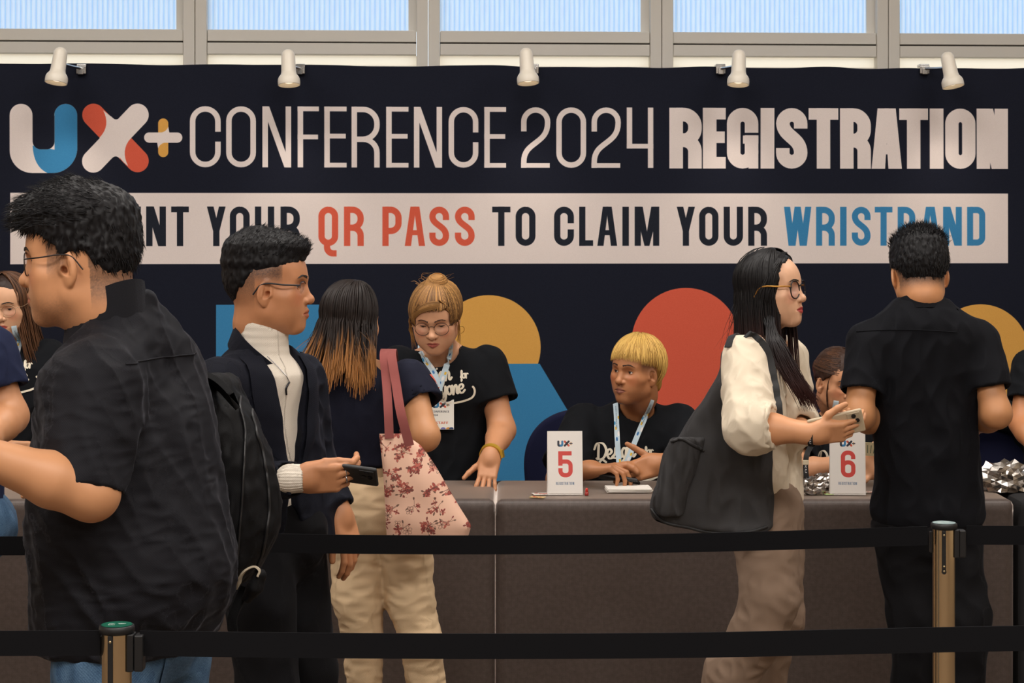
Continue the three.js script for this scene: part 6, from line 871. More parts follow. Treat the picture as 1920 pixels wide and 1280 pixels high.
// ================= standing staff woman, light brown hair tied up
{
  const Z = 6.98, yaw = rad(-4), base = V(W(838, 0, Z).x, 0, -Z);
  const P = thing('person', 'staff woman with blonde-brown bun and round spectacles leaning on the table', 'person', base);
  const F = frame(W(816, 592, 6.78), -6, 22, 1, 1.0), hf = F.wrap(headField({ full: 0.008, neck: 0.95, nose: 1.02, cheek: 1.04 }));
  const nb = W(828, 668, 6.96), sh = W(748, 688, 6.98), el = W(742, 810, 6.95), wr = W(770, 880, 6.72), shL = W(914, 686, 6.98), elL = W(941, 806, 6.92), wrL = W(919, 856, 6.72);
  const HL = hand(wrL, V(-0.12, -0.80, 0.5), V(0, -0.4, -0.95), -1, 0.9, { curl: [[-0.05, 0.2, 0.15], [-0.05, 0.2, 0.15], [-0.05, 0.2, 0.15], [0, 0.2, 0.15]], spread: 0.13, thumb: [[0.85, 0.15], [0.7, 0.1], [0.6, 0.1]] }), HR = hand(wr, V(0.3, -0.5, 0.8), V(0, -1, 0), 1, 0.88);
  const skin = blend(0.03, hf, cone(F.out(0, -0.08, -0.04), nb, 0.054, 0.06), cone(nb, W(840, 900, 7.0), 0.07, 0.11), cone(nb, sh, 0.05, 0.046), cone(nb, shL, 0.05, 0.046), cone(sh, el, 0.05, 0.044), cone(el, wr, 0.042, 0.026), cone(shL, elL, 0.052, 0.046), chain([elL, elL.clone().lerp(wrL, 0.3), wrL], [0.045, 0.043, 0.027], 0.02), HL.f, HR.f);
  const fc = faceColour(SKIN.d, { lip: lin(176, 92, 80) }), hc = (x, y, z) => { const p = F.inn(V(x, y, z)); return fc(p.x, p.y, p.z); }, arm = () => lin(204, 144, 104);
  bodyMesh(P, base, skin, [[...around([F.out(0, 0, 0)], 0.15), 0.0023, hc], [HL.lo, HL.hi, 0.0028, arm], [HR.lo, HR.hi, 0.004, arm], [...around([shL, elL, wrL], 0.06), 0.005, arm], [...around([nb, sh, el, W(840, 900, 7.0)], 0.1), 0.013, hc]], eyeParts(F, SKIN.d, { open: 0.32, gaze: [0, -0.4], brow: 0.0026, browColour: lin(84, 54, 40), lash: 0.0013 }));
  const hb = lin(86, 56, 36), hl = lin(206, 154, 92), mix = (k) => hb.map((v, i) => lerp(v, hl[i], clamp(k, 0, 1)));
  const bunA = ell(V(0.012, 0.118, -0.02), [0.038, 0.03, 0.04]);
  const cap = hairCap([[0, 0.060], [30, 0.05], [50, 0.012], [66, -0.03], [80, -0.02], [100, -0.03], [140, -0.07], [180, -0.08]], (az, y) => 0.006 + 0.003 * sstep(0.02, 0.08, y), (d, x, y, z) => smin(d, bunA(x, y, z), 0.02), 0.0008);
  const hg = paint(net(F.wrap(cap), ...around([F.out(0, 0.04, -0.01)], 0.165), 0.004), (x, y, z) => { const p = F.inn(V(x, y, z)); return mix(0.3 + 0.1 * noise3(p.x * 60, p.y * 8, p.z * 40) + (p.y > 0.11 ? 0.3 : 0)); });
  const out = { pos: [], col: [], tri: [] }; reseed(41);
  for (let q = 0; q < 620; q++) { const a = rad(rr(-118, 118)), s = Math.sin(a), c = Math.cos(a), e0 = rr(0.0, 0.25), pts = []; for (let k = 0; k <= 9; k++) { const u = k / 9, e = lerp(e0 + (Math.abs(a) < 0.75 ? 0.28 : -0.38), 1.5, u), r = 1.05; pts.push(F.out(s * (0.0905) * Math.cos(e) * r + 0.010 * u, 0.026 + 0.105 * Math.sin(e), -0.010 + c * 0.1125 * Math.cos(e) - 0.01 * u)); } const k = Math.pow(rnd(), 1.6); strand(pts, rr(0.0012, 0.0026), (u) => mix(clamp(k + 0.25 * u, 0, 1)), out); }
  for (let q = 0; q < 150; q++) { const t = q / 150, y = rr(-0.012, 0.012); strand(curve([F.out(0.052 + y * 0.4, 0.070 + y * 0.3, 0.064), F.out(0.01, 0.080 + y, 0.093 - Math.abs(y) * 0.4 - y * 0.5), F.out(-0.035, 0.064 + y, 0.089 - Math.abs(y) * 0.4 - y * 0.4), F.out(-0.066, 0.028 + y * 1.2, 0.064), F.out(-0.08, -0.01 + y, 0.035)], 12), rr(0.0012, 0.0024), () => mix(0.22 + 0.7 * Math.pow((q * 7 % 11) / 11, 1.4)), out); }
  for (let q = 0; q < 110; q++) { const y = rr(-0.01, 0.01); strand(curve([F.out(0.03, 0.086 + y, 0.076), F.out(0.055, 0.06 + y, 0.068), F.out(0.074, 0.025 + y, 0.05), F.out(0.083, -0.012, 0.025)], 10), rr(0.0012, 0.0024), () => mix(0.22 + 0.7 * Math.pow((q * 5 % 11) / 11, 1.4)), out); }
  for (let q = 0; q < 90; q++) { const a = rr(0, 6.28), b = rr(-1, 1), pts = []; for (let k = 0; k <= 8; k++) { const t = a + k * 0.35; pts.push(F.out(0.012 + Math.cos(t) * 0.038 * Math.cos(b), 0.118 + 0.03 * Math.sin(b) + 0.004 * k / 8, -0.02 + Math.sin(t) * 0.041 * Math.cos(b))); } const kk = rr(0.5, 1); strand(pts, 0.0024, () => mix(kk), out); }
  for (const [s, n] of [[-1, 26], [1, 14]]) for (let q = 0; q < n; q++) { const t = rnd(); strand(curve([F.out(s * 0.066, 0.05, 0.045), F.out(s * (0.082 + 0.006 * t), 0.0, 0.02 + 0.02 * t), F.out(s * (0.084 + rr(-0.004, 0.006)), -0.05, 0.025), F.out(s * (0.078 + rr(-0.012, 0.012)), -0.09 - rr(0, 0.03), 0.03)], 14), rr(0.0008, 0.0018), () => mix(rr(0.4, 0.9)), out); }
  for (let q = 0; q < 24; q++) { const b = F.out(rr(-0.05, 0.05), 0.125, rr(-0.05, 0.03)); strand(curve([b, b.clone().add(V(rr(-0.02, 0.02), rr(0.0, 0.02), 0)), b.clone().add(V(rr(-0.05, 0.05), rr(-0.005, 0.03), 0))], 8), 0.0007, () => mix(0.6), out); }
  mesh('hair', place(join([hg, strandGeo(out)]), base), hairVM, P);
  spectacles(P, F, base, { mat: mat(lin(60, 48, 44), 0.3, { metalness: 0.7 }), w: 0.0255, h: 0.0235, y: -0.008, z: 0.098, cx: 0.034, pow: 2, r: 0.0010 });
  for (const s of [-1, 1]) mesh('earring', place(F.geo(new THREE.TorusGeometry(0.0145, 0.0011, 8, 28).rotateY(0.4 * s).translate(s * 0.086, -0.055, 0.0)), base), mat(lin(220, 180, 90), 0.25, { metalness: 1 }), P);
  const tr = trunkOf(yaw, [[648, 800, 868, 6.97, 0.07], [664, 762, 900, 6.97, 0.1], [685, 740, 922, 6.98, 0.12], [730, 738, 922, 6.98, 0.135], [790, 746, 914, 7.0, 0.135], [850, 752, 908, 7.0, 0.13], [905, 752, 906, 7.0, 0.13], [960, 750, 908, 7.0, 0.13]], 0.014);
  const hole = cone(nb.clone().add(V(0, -0.02, 0.01)), F.out(0, -0.08, -0.03), 0.063, 0.075);
  const t0 = folds(blend(0.03, tr, sleeve(shL, W(928, 752, 6.95).add(V(0.006, 0, 0)), 0.076, 0.084, 0.062), sleeve(sh, W(742, 758, 6.96), 0.076, 0.08, 0.06)), [[0.005, 5, 4, 5, 42], [0.0016, 12, 8, 12, 8]]), tee = (x, y, z) => smax(t0(x, y, z), -hole(x, y, z), 0.005), worn = (x, y, z) => Math.min(tee(x, y, z), (skin)(x, y, z));
  const tm = mesh('tee', place(net(tee, ...around([W(730, 645, 6.85), W(965, 965, 7.1)], 0.1), 0.0066), base), staffTee, P);
  mesh('shirt_print', place(decalOn(tee, W(838, 722, 6.9), V(1, 0, 0), V(0, 1, 0), 0.245, 0.153, V(0, 0, -1)), base), printMat, tm);
  lanyardOn(P, base, worn, [[780, 618, 6.95], [784, 650, 6.9], [798, 676, 6.86], [815, 700, 6.86], [824, 735, 6.86]], 0.021); lanyardOn(P, base, worn, [[850, 618, 6.95], [846, 655, 6.9], [836, 690, 6.86], [826, 720, 6.86], [823, 742, 6.86]], 0.021);
  badge(P, base, tee, 822, 790, 6.9, 0.092, 0.108);
  mesh('badge_clip', place(boxG(0.008, 0.03, 0.006, 0, 0, 0, 0.002).translate(...land(tee, W(823, 752, 6.6), V(0, 0, -1), 0.008, 0.8).toArray()), base), mat(lin(30, 30, 32), 0.4), P);
  // gold watch
  const wx = wrL.clone().sub(elL).normalize(), wc = elL.clone().lerp(wrL, 0.93), gold = mat(lin(236, 190, 70), 0.3, { metalness: 0.6 }), wu = V(0, 0, 1).addScaledVector(wx, -wx.z).normalize(), wv = wx.clone().cross(wu), lp = []; for (let i = 0; i <= 36; i++) { const a = i / 36 * 6.283; lp.push(wc.clone().addScaledVector(wu, Math.cos(a) * 0.0385).addScaledVector(wv, Math.sin(a) * 0.0385)); }
  const wt = mesh('watch', place(ribbonG(lp, wx, 0.02, 0.004), base), gold, P), dial = wc.clone().addScaledVector(wu, 0.026).addScaledVector(wv, wv.x > 0 ? 0.032 : -0.032), dg = new THREE.BoxGeometry(0.024, 0.028, 0.008); dg.lookAt(dial.clone().sub(wc)); mesh('watch_case', place(dg.translate(dial.x, dial.y, dial.z), base), gold, wt);
  lowerBody(P, base, W(832, 950, 7.02), false);
}

// ================= seated staff man with bleached hair
{
  const Z = 7.04, yaw = rad(-4), base = V(W(1185, 0, Z).x, 0, -Z);
  const P = thing('person', 'seated staff man with bleached blond hair looking left', 'person', base);
  const F = frame(W(1194, 694, 6.93), -42, 0, -3, 1.0), hf = F.wrap(headField({ jaw: 1.0, neck: 1.05, nose: 1.08, cheek: 1.04 }));
  const nb = W(1188, 782, 7.05), sh = W(1098, 795, 7.04), el = W(1048, 898, 6.86), wr = W(1104, 880, 6.60), shL = W(1272, 797, 7.04), elL = W(1312, 890, 6.84), wrL = W(1236, 868, 6.64);
  const HR = hand(wr, V(1, 0.12, 0.3), V(0.25, -0.9, 0.1), 1, 0.98, { curl: [[-0.05, 0.5, 0.4], [0.5, 0.7, 0.4], [0.6, 0.8, 0.4], [0.7, 0.8, 0.4]], spread: 0.05, thumb: [[0.7, 0.2], [0.4, 0.25], [0.3, 0.2]] });
  const HL = hand(wrL, V(-0.9, -0.25, 0.35), V(-0.1, -0.25, -1), -1, 0.98, { curl: [[0.2, 0.25, 0.2], [0.25, 0.3, 0.2], [0.3, 0.3, 0.2], [0.35, 0.35, 0.2]], spread: 0.05, thumb: [[0.95, 0.1], [0.85, 0.05], [0.8, 0.0]] });
  const skin = blend(0.03, hf, cone(F.out(0, -0.09, -0.03), nb, 0.055, 0.062), cone(nb, W(1186, 1000, 7.06), 0.07, 0.1), cone(nb, sh, 0.05, 0.045), cone(nb, shL, 0.05, 0.045), cone(sh, el, 0.046, 0.042), chain([el, el.clone().lerp(wr, 0.3), wr], [0.041, 0.042, 0.027], 0.02), cone(shL, elL, 0.046, 0.042), chain([elL, elL.clone().lerp(wrL, 0.3), wrL], [0.041, 0.042, 0.027], 0.02), HL.f, HR.f);
  const fc = faceColour(SKIN.e, { stubble: 0.9, lip: lin(150, 92, 76), fade: (x, y, z) => z < 0.055 && z > -0.01 ? sstep(-0.015, 0.035, y) * sstep(0.06, 0.045, z) * 0.75 : 0 }), hc = (x, y, z) => { const p = F.inn(V(x, y, z)); return fc(p.x, p.y, p.z); }, arm = () => SKIN.e;
  bodyMesh(P, base, skin, [[...around([F.out(0, 0, 0)], 0.15), 0.0023, hc], [HR.lo, HR.hi, 0.0028, arm], [HL.lo, HL.hi, 0.0028, arm], [...around([el, wr], 0.06), 0.0045, arm], [...around([elL, wrL], 0.06), 0.0045, arm], [...around([nb, sh, shL, W(1186, 1000, 7.06)], 0.1), 0.013, hc]], eyeParts(F, SKIN.e, { open: 0.85, gaze: [-0.3, 0.1], brow: 0.0026, browLift: 0.002, browColour: lin(58, 40, 32) }));
  const hb = lin(140, 92, 36), hl = lin(236, 194, 108), mix = (k) => hb.map((v, i) => lerp(v, hl[i], clamp(k, 0, 1)));
  const mullet = ell(V(0, -0.048, -0.075), [0.055, 0.045, 0.026]);
  const cap = hairCap([[0, 0.054], [35, 0.046], [55, 0.034], [75, 0.028], [95, 0.015], [112, -0.05], [180, -0.095]], (az, y) => 0.006 + 0.010 * sstep(0.02, 0.1, y), (d, x, y, z) => smin(d, mullet(x, y, z), 0.025), 0.0008);
  const hg = paint(net(F.wrap(cap), ...around([F.out(0, 0.02, -0.01)], 0.17), 0.004), (x, y, z) => { const p = F.inn(V(x, y, z)); return mix(0.45); });
  const out = { pos: [], col: [], tri: [] }; reseed(51); const L = table([[0, 0.050], [35, 0.043], [55, 0.033], [75, 0.027], [95, 0.012], [112, -0.055], [180, -0.10]]);
  for (let q = 0; q < 1100; q++) { const azd = rr(0, 180), s = rnd() < 0.5 ? -1 : 1, a = rad(azd), endY = L(azd) + rr(-0.007, 0.006), pts = [], e1 = Math.asin(clamp((endY - 0.026) / 0.107, -0.98, 0.9)), st = rr(0, 0.35), e0 = 1.5; for (let k = 0; k <= 8; k++) { const u = lerp(st, 1, k / 8), e = lerp(e0, e1, u), t = 0.020 - 0.006 * u + 0.004 * Math.sin(u * 3 + q), w = 0.05 * Math.sin(u * 4 + q * 1.7); pts.push(F.out(Math.sin(a + w) * s * (0.0765 + t) * Math.cos(e), 0.026 + (0.089 + t) * Math.sin(e) * 1.0, -0.010 + Math.cos(a + w) * (0.096 + t) * Math.cos(e))); } const k0 = 0.62 + 0.38 * noise2(azd * 0.16 * s, st * 3) + rr(-0.12, 0.12); strand(pts, rr(0.0012, 0.0024), (u) => mix(k0 + 0.1 - (azd > 40 && azd < 100 ? 0.35 * sstep(0.75, 1, u) : 0)), out); }
  mesh('hair', place(join([hg, strandGeo(out)]), base), hairVM, P);
  const tr = trunkOf(yaw, [[752, 1152, 1226, 7.05, 0.07], [768, 1120, 1256, 7.05, 0.095], [788, 1092, 1278, 7.05, 0.11], [830, 1084, 1284, 7.05, 0.125], [880, 1090, 1278, 7.05, 0.125], [960, 1092, 1276, 7.06, 0.13], [1010, 1092, 1276, 7.06, 0.13]], 0.014);
  const hole = cone(nb.clone().add(V(0, -0.015, 0.015)), F.out(0, -0.09, -0.03), 0.060, 0.070);
  const t0 = folds(blend(0.03, tr, sleeve(sh, sh.clone().lerp(el, 0.78), 0.078, 0.085, 0.062), sleeve(shL, shL.clone().lerp(elL, 0.78), 0.078, 0.085, 0.062)), [[0.005, 5, 4, 5, 52], [0.0016, 12, 8, 12, 8]]), tee = (x, y, z) => smax(t0(x, y, z), -hole(x, y, z), 0.005), worn = (x, y, z) => Math.min(tee(x, y, z), (skin)(x, y, z));
  const tm = mesh('tee', place(net(tee, ...around([W(1030, 745, 6.85), W(1335, 1015, 7.2)], 0.09), 0.0066), base), staffTee, P);
  mesh('shirt_print', place(decalOn(tee, W(1180, 868, 6.95), V(1, 0, 0), V(0, 1, 0), 0.27, 0.17, V(0, 0, -1)), base), printMat, tm);
  lanyardOn(P, base, worn, [[1154, 756, 7.0], [1156, 790, 6.95], [1158, 830, 6.92], [1162, 885, 6.92]], 0.019); lanyardOn(P, base, worn, [[1220, 745, 7.0], [1212, 775, 6.95], [1196, 815, 6.92], [1166, 888, 6.92]], 0.019);
  lowerBody(P, base, W(1186, 1000, 7.08), true);
  phone(W(1158, 897, 6.60), V(1, -0.12, 0.25), V(0, 0.95, -0.3), 'black smartphone held flat by the bleached-haired man', [0.014, 0.014, 0.016], 'black');
}

// ================= seated staff woman behind sign six
{
  const Z = 7.04, yaw = rad(8), base = V(W(1585, 0, Z).x, 0, -Z);
  const P = thing('person', 'seated staff woman behind the number six sign, half hidden by the man in black', 'person', base);
  const F = frame(W(1571, 711, 6.95), 22, 14, 0, 0.96), hf = F.wrap(headField({ neck: 0.9 }));
  const nb = W(1580, 790, 7.05), sh = W(1512, 800, 7.04), el = W(1490, 884, 6.82), wr = W(1606, 866, 6.66), shL = W(1655, 800, 7.04), elL = W(1690, 890, 6.86), wrL = W(1640, 880, 6.66);
  const HR = hand(wr, V(1, 0.05, 0.1), V(0, 0.3, -1), 1, 0.88, { curl: [[0.5, 0.6, 0.4], [0.55, 0.6, 0.4], [0.6, 0.6, 0.4], [0.6, 0.6, 0.4]] }), HL = hand(wrL, V(-1, 0.1, 0.2), V(0, 0.3, 1), -1, 0.88);
  const skin = blend(0.028, hf, cone(F.out(0, -0.08, -0.03), nb, 0.048, 0.054), cone(nb, W(1585, 1000, 7.06), 0.06, 0.09), cone(nb, sh, 0.045, 0.04), cone(nb, shL, 0.045, 0.04), cone(sh, el, 0.042, 0.038), chain([el, el.clone().lerp(wr, 0.3), wr], [0.038, 0.039, 0.025], 0.02), cone(shL, elL, 0.042, 0.038), cone(elL, wrL, 0.038, 0.025), HL.f, HR.f);
  const fc = faceColour(SKIN.g), hc = (x, y, z) => { const p = F.inn(V(x, y, z)); return fc(p.x, p.y, p.z); }, arm = () => SKIN.g;
  bodyMesh(P, base, skin, [[...around([F.out(0, 0, 0)], 0.15), 0.003, hc], [HR.lo, HR.hi, 0.003, arm], [HL.lo, HL.hi, 0.004, arm], [...around([el, wr], 0.055), 0.005, arm], [...around([nb, sh, shL, elL, W(1585, 1000, 7.06)], 0.1), 0.013, hc]], eyeParts(F, SKIN.g, { open: 0.4, gaze: [0, -0.4] }));
  const hb = lin(48, 32, 26), hl = lin(112, 74, 50), mix = (k) => hb.map((v, i) => lerp(v, hl[i], clamp(k, 0, 1)));
  const bun = ell(V(0, 0.01, -0.12), [0.04, 0.04, 0.03]);
  const cap = hairCap([[0, 0.062], [35, 0.052], [55, 0.02], [70, 0.0], [85, 0.008], [105, 0.0], [140, -0.05], [180, -0.07]], () => 0.007, (d, x, y, z) => smin(d, bun(x, y, z), 0.02), 0.0015);
  const hg = paint(net(F.wrap(cap), ...around([F.out(0, 0.03, -0.03)], 0.17), 0.005), () => mix(0.1)), out = { pos: [], col: [], tri: [] }; reseed(61);
  for (let q = 0; q < 320; q++) { const t = rnd(), s = rnd() < 0.5 ? -1 : 1, e0 = rr(0.15, 1.5), pts = []; for (let k = 0; k <= 8; k++) { const u = k / 8, a = lerp(rad(lerp(30, 70, 1 - t)), Math.PI, u), e = lerp(e0, 0.05, u * u); pts.push(F.out(s * Math.sin(a) * 0.086 * Math.cos(e), 0.026 + 0.098 * Math.sin(e) - 0.01 * u, -0.010 + Math.cos(a) * 0.105 * Math.cos(e))); } const k0 = rr(0, 0.7); strand(pts, rr(0.0016, 0.003), () => mix(k0), out); }
  for (let q = 0; q < 18; q++) strand(curve([F.out(-0.05, 0.06, 0.062), F.out(-0.071, 0.02, 0.052), F.out(-0.068 + rr(-0.004, 0.004), -0.05, 0.05), F.out(-0.06 + rr(-0.006, 0.006), -0.1, 0.052)], 14), 0.0012, () => mix(0.3), out);
  mesh('hair', place(join([hg, strandGeo(out)]), base), hairVM, P);
  const tr = trunkOf(yaw, [[766, 1552, 1614, 7.05, 0.06], [782, 1526, 1640, 7.05, 0.085], [805, 1508, 1660, 7.05, 0.1], [850, 1504, 1664, 7.05, 0.115], [960, 1506, 1662, 7.06, 0.12], [1010, 1506, 1662, 7.06, 0.12]], 0.014), hole = cone(nb.clone().add(V(0, -0.015, 0.012)), F.out(0, -0.08, -0.03), 0.054, 0.062);
  const t0 = folds(blend(0.03, tr, sleeve(sh, sh.clone().lerp(el, 0.7), 0.066, 0.068, 0.052), sleeve(shL, shL.clone().lerp(elL, 0.7), 0.066, 0.068, 0.052)), [[0.004, 5, 4, 5, 62], [0.0014, 12, 8, 12, 8]]), tee = (x, y, z) => smax(t0(x, y, z), -hole(x, y, z), 0.005), worn = (x, y, z) => Math.min(tee(x, y, z), (skin)(x, y, z));
  const tm = mesh('tee', place(net(tee, ...around([W(1495, 762, 6.9), W(1675, 1015, 7.15)], 0.09), 0.007), base), staffTee, P);
  mesh('shirt_print', place(decalOn(tee, W(1590, 878, 6.95), V(1, 0, 0), V(0, 1, 0), 0.245, 0.153, V(0, 0, -1)), base), printMat, tm);
  lanyardOn(P, base, worn, [[1557, 745, 7.0], [1558, 770, 6.97], [1570, 820, 6.93], [1592, 880, 6.92]], 0.019); lanyardOn(P, base, worn, [[1616, 755, 7.0], [1612, 790, 6.95], [1606, 830, 6.92], [1596, 885, 6.92]], 0.019);
  lowerBody(P, base, W(1585, 1000, 7.08), true);
}

// ================= staff woman at the far left
{
  const Z = 7.0, yaw = rad(-6), base = V(W(15, 0, Z).x, 0, -Z);
  const P = thing('person', 'staff woman with long brown hair behind the table at the left edge', 'person', base);
  const F = frame(W(18, 570, 6.95), -8, 10, 2, 0.97), hf = F.wrap(headField({ neck: 0.9, cheek: 1.02, noEar: true }));
  const nb = W(22, 655, 7.0), sh = W(-58, 672, 7.0), el = W(-66, 800, 6.95), wr = W(-20, 880, 6.75), shL = W(90, 672, 7.0), elL = W(98, 800, 6.95), wrL = W(60, 880, 6.75);
  const skin = blend(0.028, hf, cone(F.out(0, -0.09, -0.03), nb, 0.048, 0.054), cone(nb, W(18, 960, 7.0), 0.06, 0.09), cone(nb, sh, 0.045, 0.04), cone(nb, shL, 0.045, 0.04), cone(sh, el, 0.042, 0.038), cone(el, wr, 0.038, 0.025), cone(shL, elL, 0.042, 0.038), cone(elL, wrL, 0.038, 0.025)), HR = hand(wr, V(0.5, -0.4, 0.8), V(0, -1, 0), 1, 0.88), HL = hand(wrL, V(-0.5, -0.4, 0.8), V(0, -1, 0), -1, 0.88), sk = blend(0.02, skin, HR.f, HL.f);
  const fc = faceColour(SKIN.i, { lip: lin(186, 84, 76) }), hc = (x, y, z) => { const p = F.inn(V(x, y, z)); return fc(p.x, p.y, p.z); }, arm = () => SKIN.i;
  bodyMesh(P, base, sk, [[...around([F.out(0, 0, 0)], 0.145), 0.003, hc], [HR.lo, HR.hi, 0.004, arm], [HL.lo, HL.hi, 0.004, arm], [...around([nb, sh, shL, el, elL, wr, wrL, W(18, 960, 7.0)], 0.08), 0.011, arm]], eyeParts(F, SKIN.i, { open: 0.5, gaze: [0, -0.3], brow: 0.0022 }));
  const hb = lin(44, 28, 22), hl = lin(142, 96, 64), tone = (u, az, s) => hb.map((v, i) => lerp(v, hl[i], 0.34 + 0.14 * Math.sin(az * 2.1)));
  const cap = hairCap([[0, 0.080], [25, 0.06], [45, 0.01], [62, -0.06], [90, -0.09], [180, -0.1]], () => 0.005, null, 0.001), hg = paint(net(F.wrap(cap), ...around([F.out(0, 0.02, -0.02)], 0.16), 0.006), hb);
  const lh = longHair(F, { n: 460, az0: 42, az1: 180, t: 0.010, part: -0.01, partZ: 0.02, end: () => -0.25, ragged: 0.04, hangY: () => 0.0, fall: (az, s) => [s * 0.028, az < 90 ? 0.012 : -0.01], colour: tone, seed: 71, r: 0.0042, wave: 0.008 });
  mesh('hair', place(join([hg, lh]), base), hairVM, P);
  spectacles(P, F, base, { mat: mat(lin(190, 160, 130), 0.3, { metalness: 0.8 }), w: 0.025, h: 0.022, y: -0.007, z: 0.097, cx: 0.034, pow: 2.2, r: 0.0009 });
  const tr = trunkOf(yaw, [[640, -8, 54, 7.0, 0.06], [656, -40, 84, 7.0, 0.085], [680, -62, 100, 7.0, 0.11], [740, -58, 100, 7.0, 0.12], [850, -50, 90, 7.0, 0.115], [960, -52, 92, 7.0, 0.12]], 0.014), hole = cone(nb.clone().add(V(0, -0.015, 0.012)), F.out(0, -0.09, -0.03), 0.054, 0.064);
  const t0 = folds(blend(0.03, tr, sleeve(sh, sh.clone().lerp(el, 0.7), 0.07, 0.075, 0.055), sleeve(shL, shL.clone().lerp(elL, 0.7), 0.07, 0.075, 0.055)), [[0.004, 5, 4, 5, 72], [0.0014, 12, 8, 12, 8]]), tee = (x, y, z) => smax(t0(x, y, z), -hole(x, y, z), 0.005), worn = (x, y, z) => Math.min(tee(x, y, z), (sk)(x, y, z));
  const tm = mesh('tee', place(net(tee, ...around([W(-80, 635, 6.85), W(118, 965, 7.1)], 0.09), 0.0075), base), staffTee, P);
  mesh('shirt_print', place(decalOn(tee, W(22, 704, 6.92), V(1, 0, 0), V(0, 1, 0), 0.245, 0.153, V(0, 0, -1)), base), printMat, tm);
  lanyardOn(P, base, worn, [[40, 608, 6.98], [36, 640, 6.94], [30, 690, 6.9], [18, 750, 6.9]], 0.019); lanyardOn(P, base, worn, [[-16, 608, 6.98], [-12, 650, 6.94], [0, 700, 6.9], [14, 750, 6.9]], 0.019);
  lowerBody(P, base, W(18, 950, 7.02), false);
}

// ================= figures cut by the edges of the frame
function plainFigure(label, Z, yaw, px, headPy, skinC, hairC, tee, rows, arms, jeans, o = {}) {
  const base = V(W(px, 0, Z).x, 0, -Z), P = thing('person', label, 'person', base), F = frame(W(px, headPy, Z), yaw, 10, 0, 1), hf = F.wrap(headField());
  const nb = W(px, headPy + 0.118 * FOCAL / Z, Z), y = rad(yaw), hips = W(px, rows[rows.length - 1][0] + 20, Z);
  const limbs = [], sls = [], hands = [], pts = [nb, hips]; for (const [s, e, w, side, hd] of arms) { const H = hand(w, hd, V(0, -0.4, -1), side, 0.95); hands.push(H); limbs.push(cone(nb, s, 0.05, 0.045), cone(s, e, 0.047, 0.043), chain([e, e.clone().lerp(w, 0.3), w], [0.042, 0.043, 0.027], 0.02), H.f); sls.push(sleeve(s, s.clone().lerp(e, o.sl ?? 0.6), 0.07, 0.07, 0.054)); pts.push(s, e, w); }
  const skin = blend(0.03, hf, cone(F.out(0, -0.09, -0.03), nb, 0.054, 0.06), cone(nb, hips, 0.07, 0.1), ...limbs), fc = faceColour(skinC), hc = (a, b, c) => { const p = F.inn(V(a, b, c)); return fc(p.x, p.y, p.z); }, arm = () => skinC;
  bodyMesh(P, base, skin, [[...around([F.out(0, 0, 0)], 0.15), 0.005, hc], ...hands.map((H) => [H.lo, H.hi, 0.005, arm]), [...around(pts, 0.09), 0.009, hc]], eyeParts(F, skinC));
  const cap = hairCap([[0, 0.06], [50, 0.045], [70, 0.005], [90, 0.012], [115, -0.02], [180, -0.055]], (az, yy) => 0.01 + 0.01 * sstep(0.03, 0.1, yy), null, 0.003), hg = net(F.wrap(cap), ...around([F.out(0, 0.04, -0.02)], 0.16), 0.005), tf = tufts(hg, 2200, F, (p) => [p.x * 2, p.y > 0.07 ? 0.4 : -0.7, 0.2, 0.4, 0.3], 0.02, 0.002, 81);
  mesh('hair', place(merge([hg, tf]), base), hairMat(hairC), P);
  const tr = trunkOf(y, rows, 0.014), hole = cone(nb.clone().add(V(0, -0.015, 0)), F.out(0, -0.09, -0.03), 0.06, 0.068), t0 = folds(blend(0.03, tr, ...sls), [[0.005, 5, 4, 5, 82], [0.003, 12, 9, 12, 8]]), f = (a, b, c) => smax(t0(a, b, c), -hole(a, b, c), 0.005);
  mesh('tee', place(net(f, ...around([W(rows[3][1], rows[0][0], Z), W(rows[3][2], rows[rows.length - 1][0], Z), ...arms.flatMap(([s, e]) => [s, s.clone().lerp(e, 0.7)])], 0.12), 0.0075), base), tee, P);
  const sx = V(Math.cos(y), 0, -Math.sin(y)), legs = [-1, 1].map((s) => [[hips.clone().addScaledVector(sx, s * 0.09), V(hips.x, 0.47, hips.z).addScaledVector(sx, s * 0.09), V(hips.x, 0.08, hips.z).addScaledVector(sx, s * 0.09)], [0.095, 0.075, 0.06]]);
  mesh('trousers', place(net(folds(trousers([ell(hips, [0.16, 0.12, 0.13])], legs), [[0.004, 8, 6, 8, 5]]), ...around(legs.flatMap((l) => l[0]), 0.16), 0.01), base), jeans, P); shoes(P, base, legs.map((l) => [l[0][2], y]));
  return P;
}
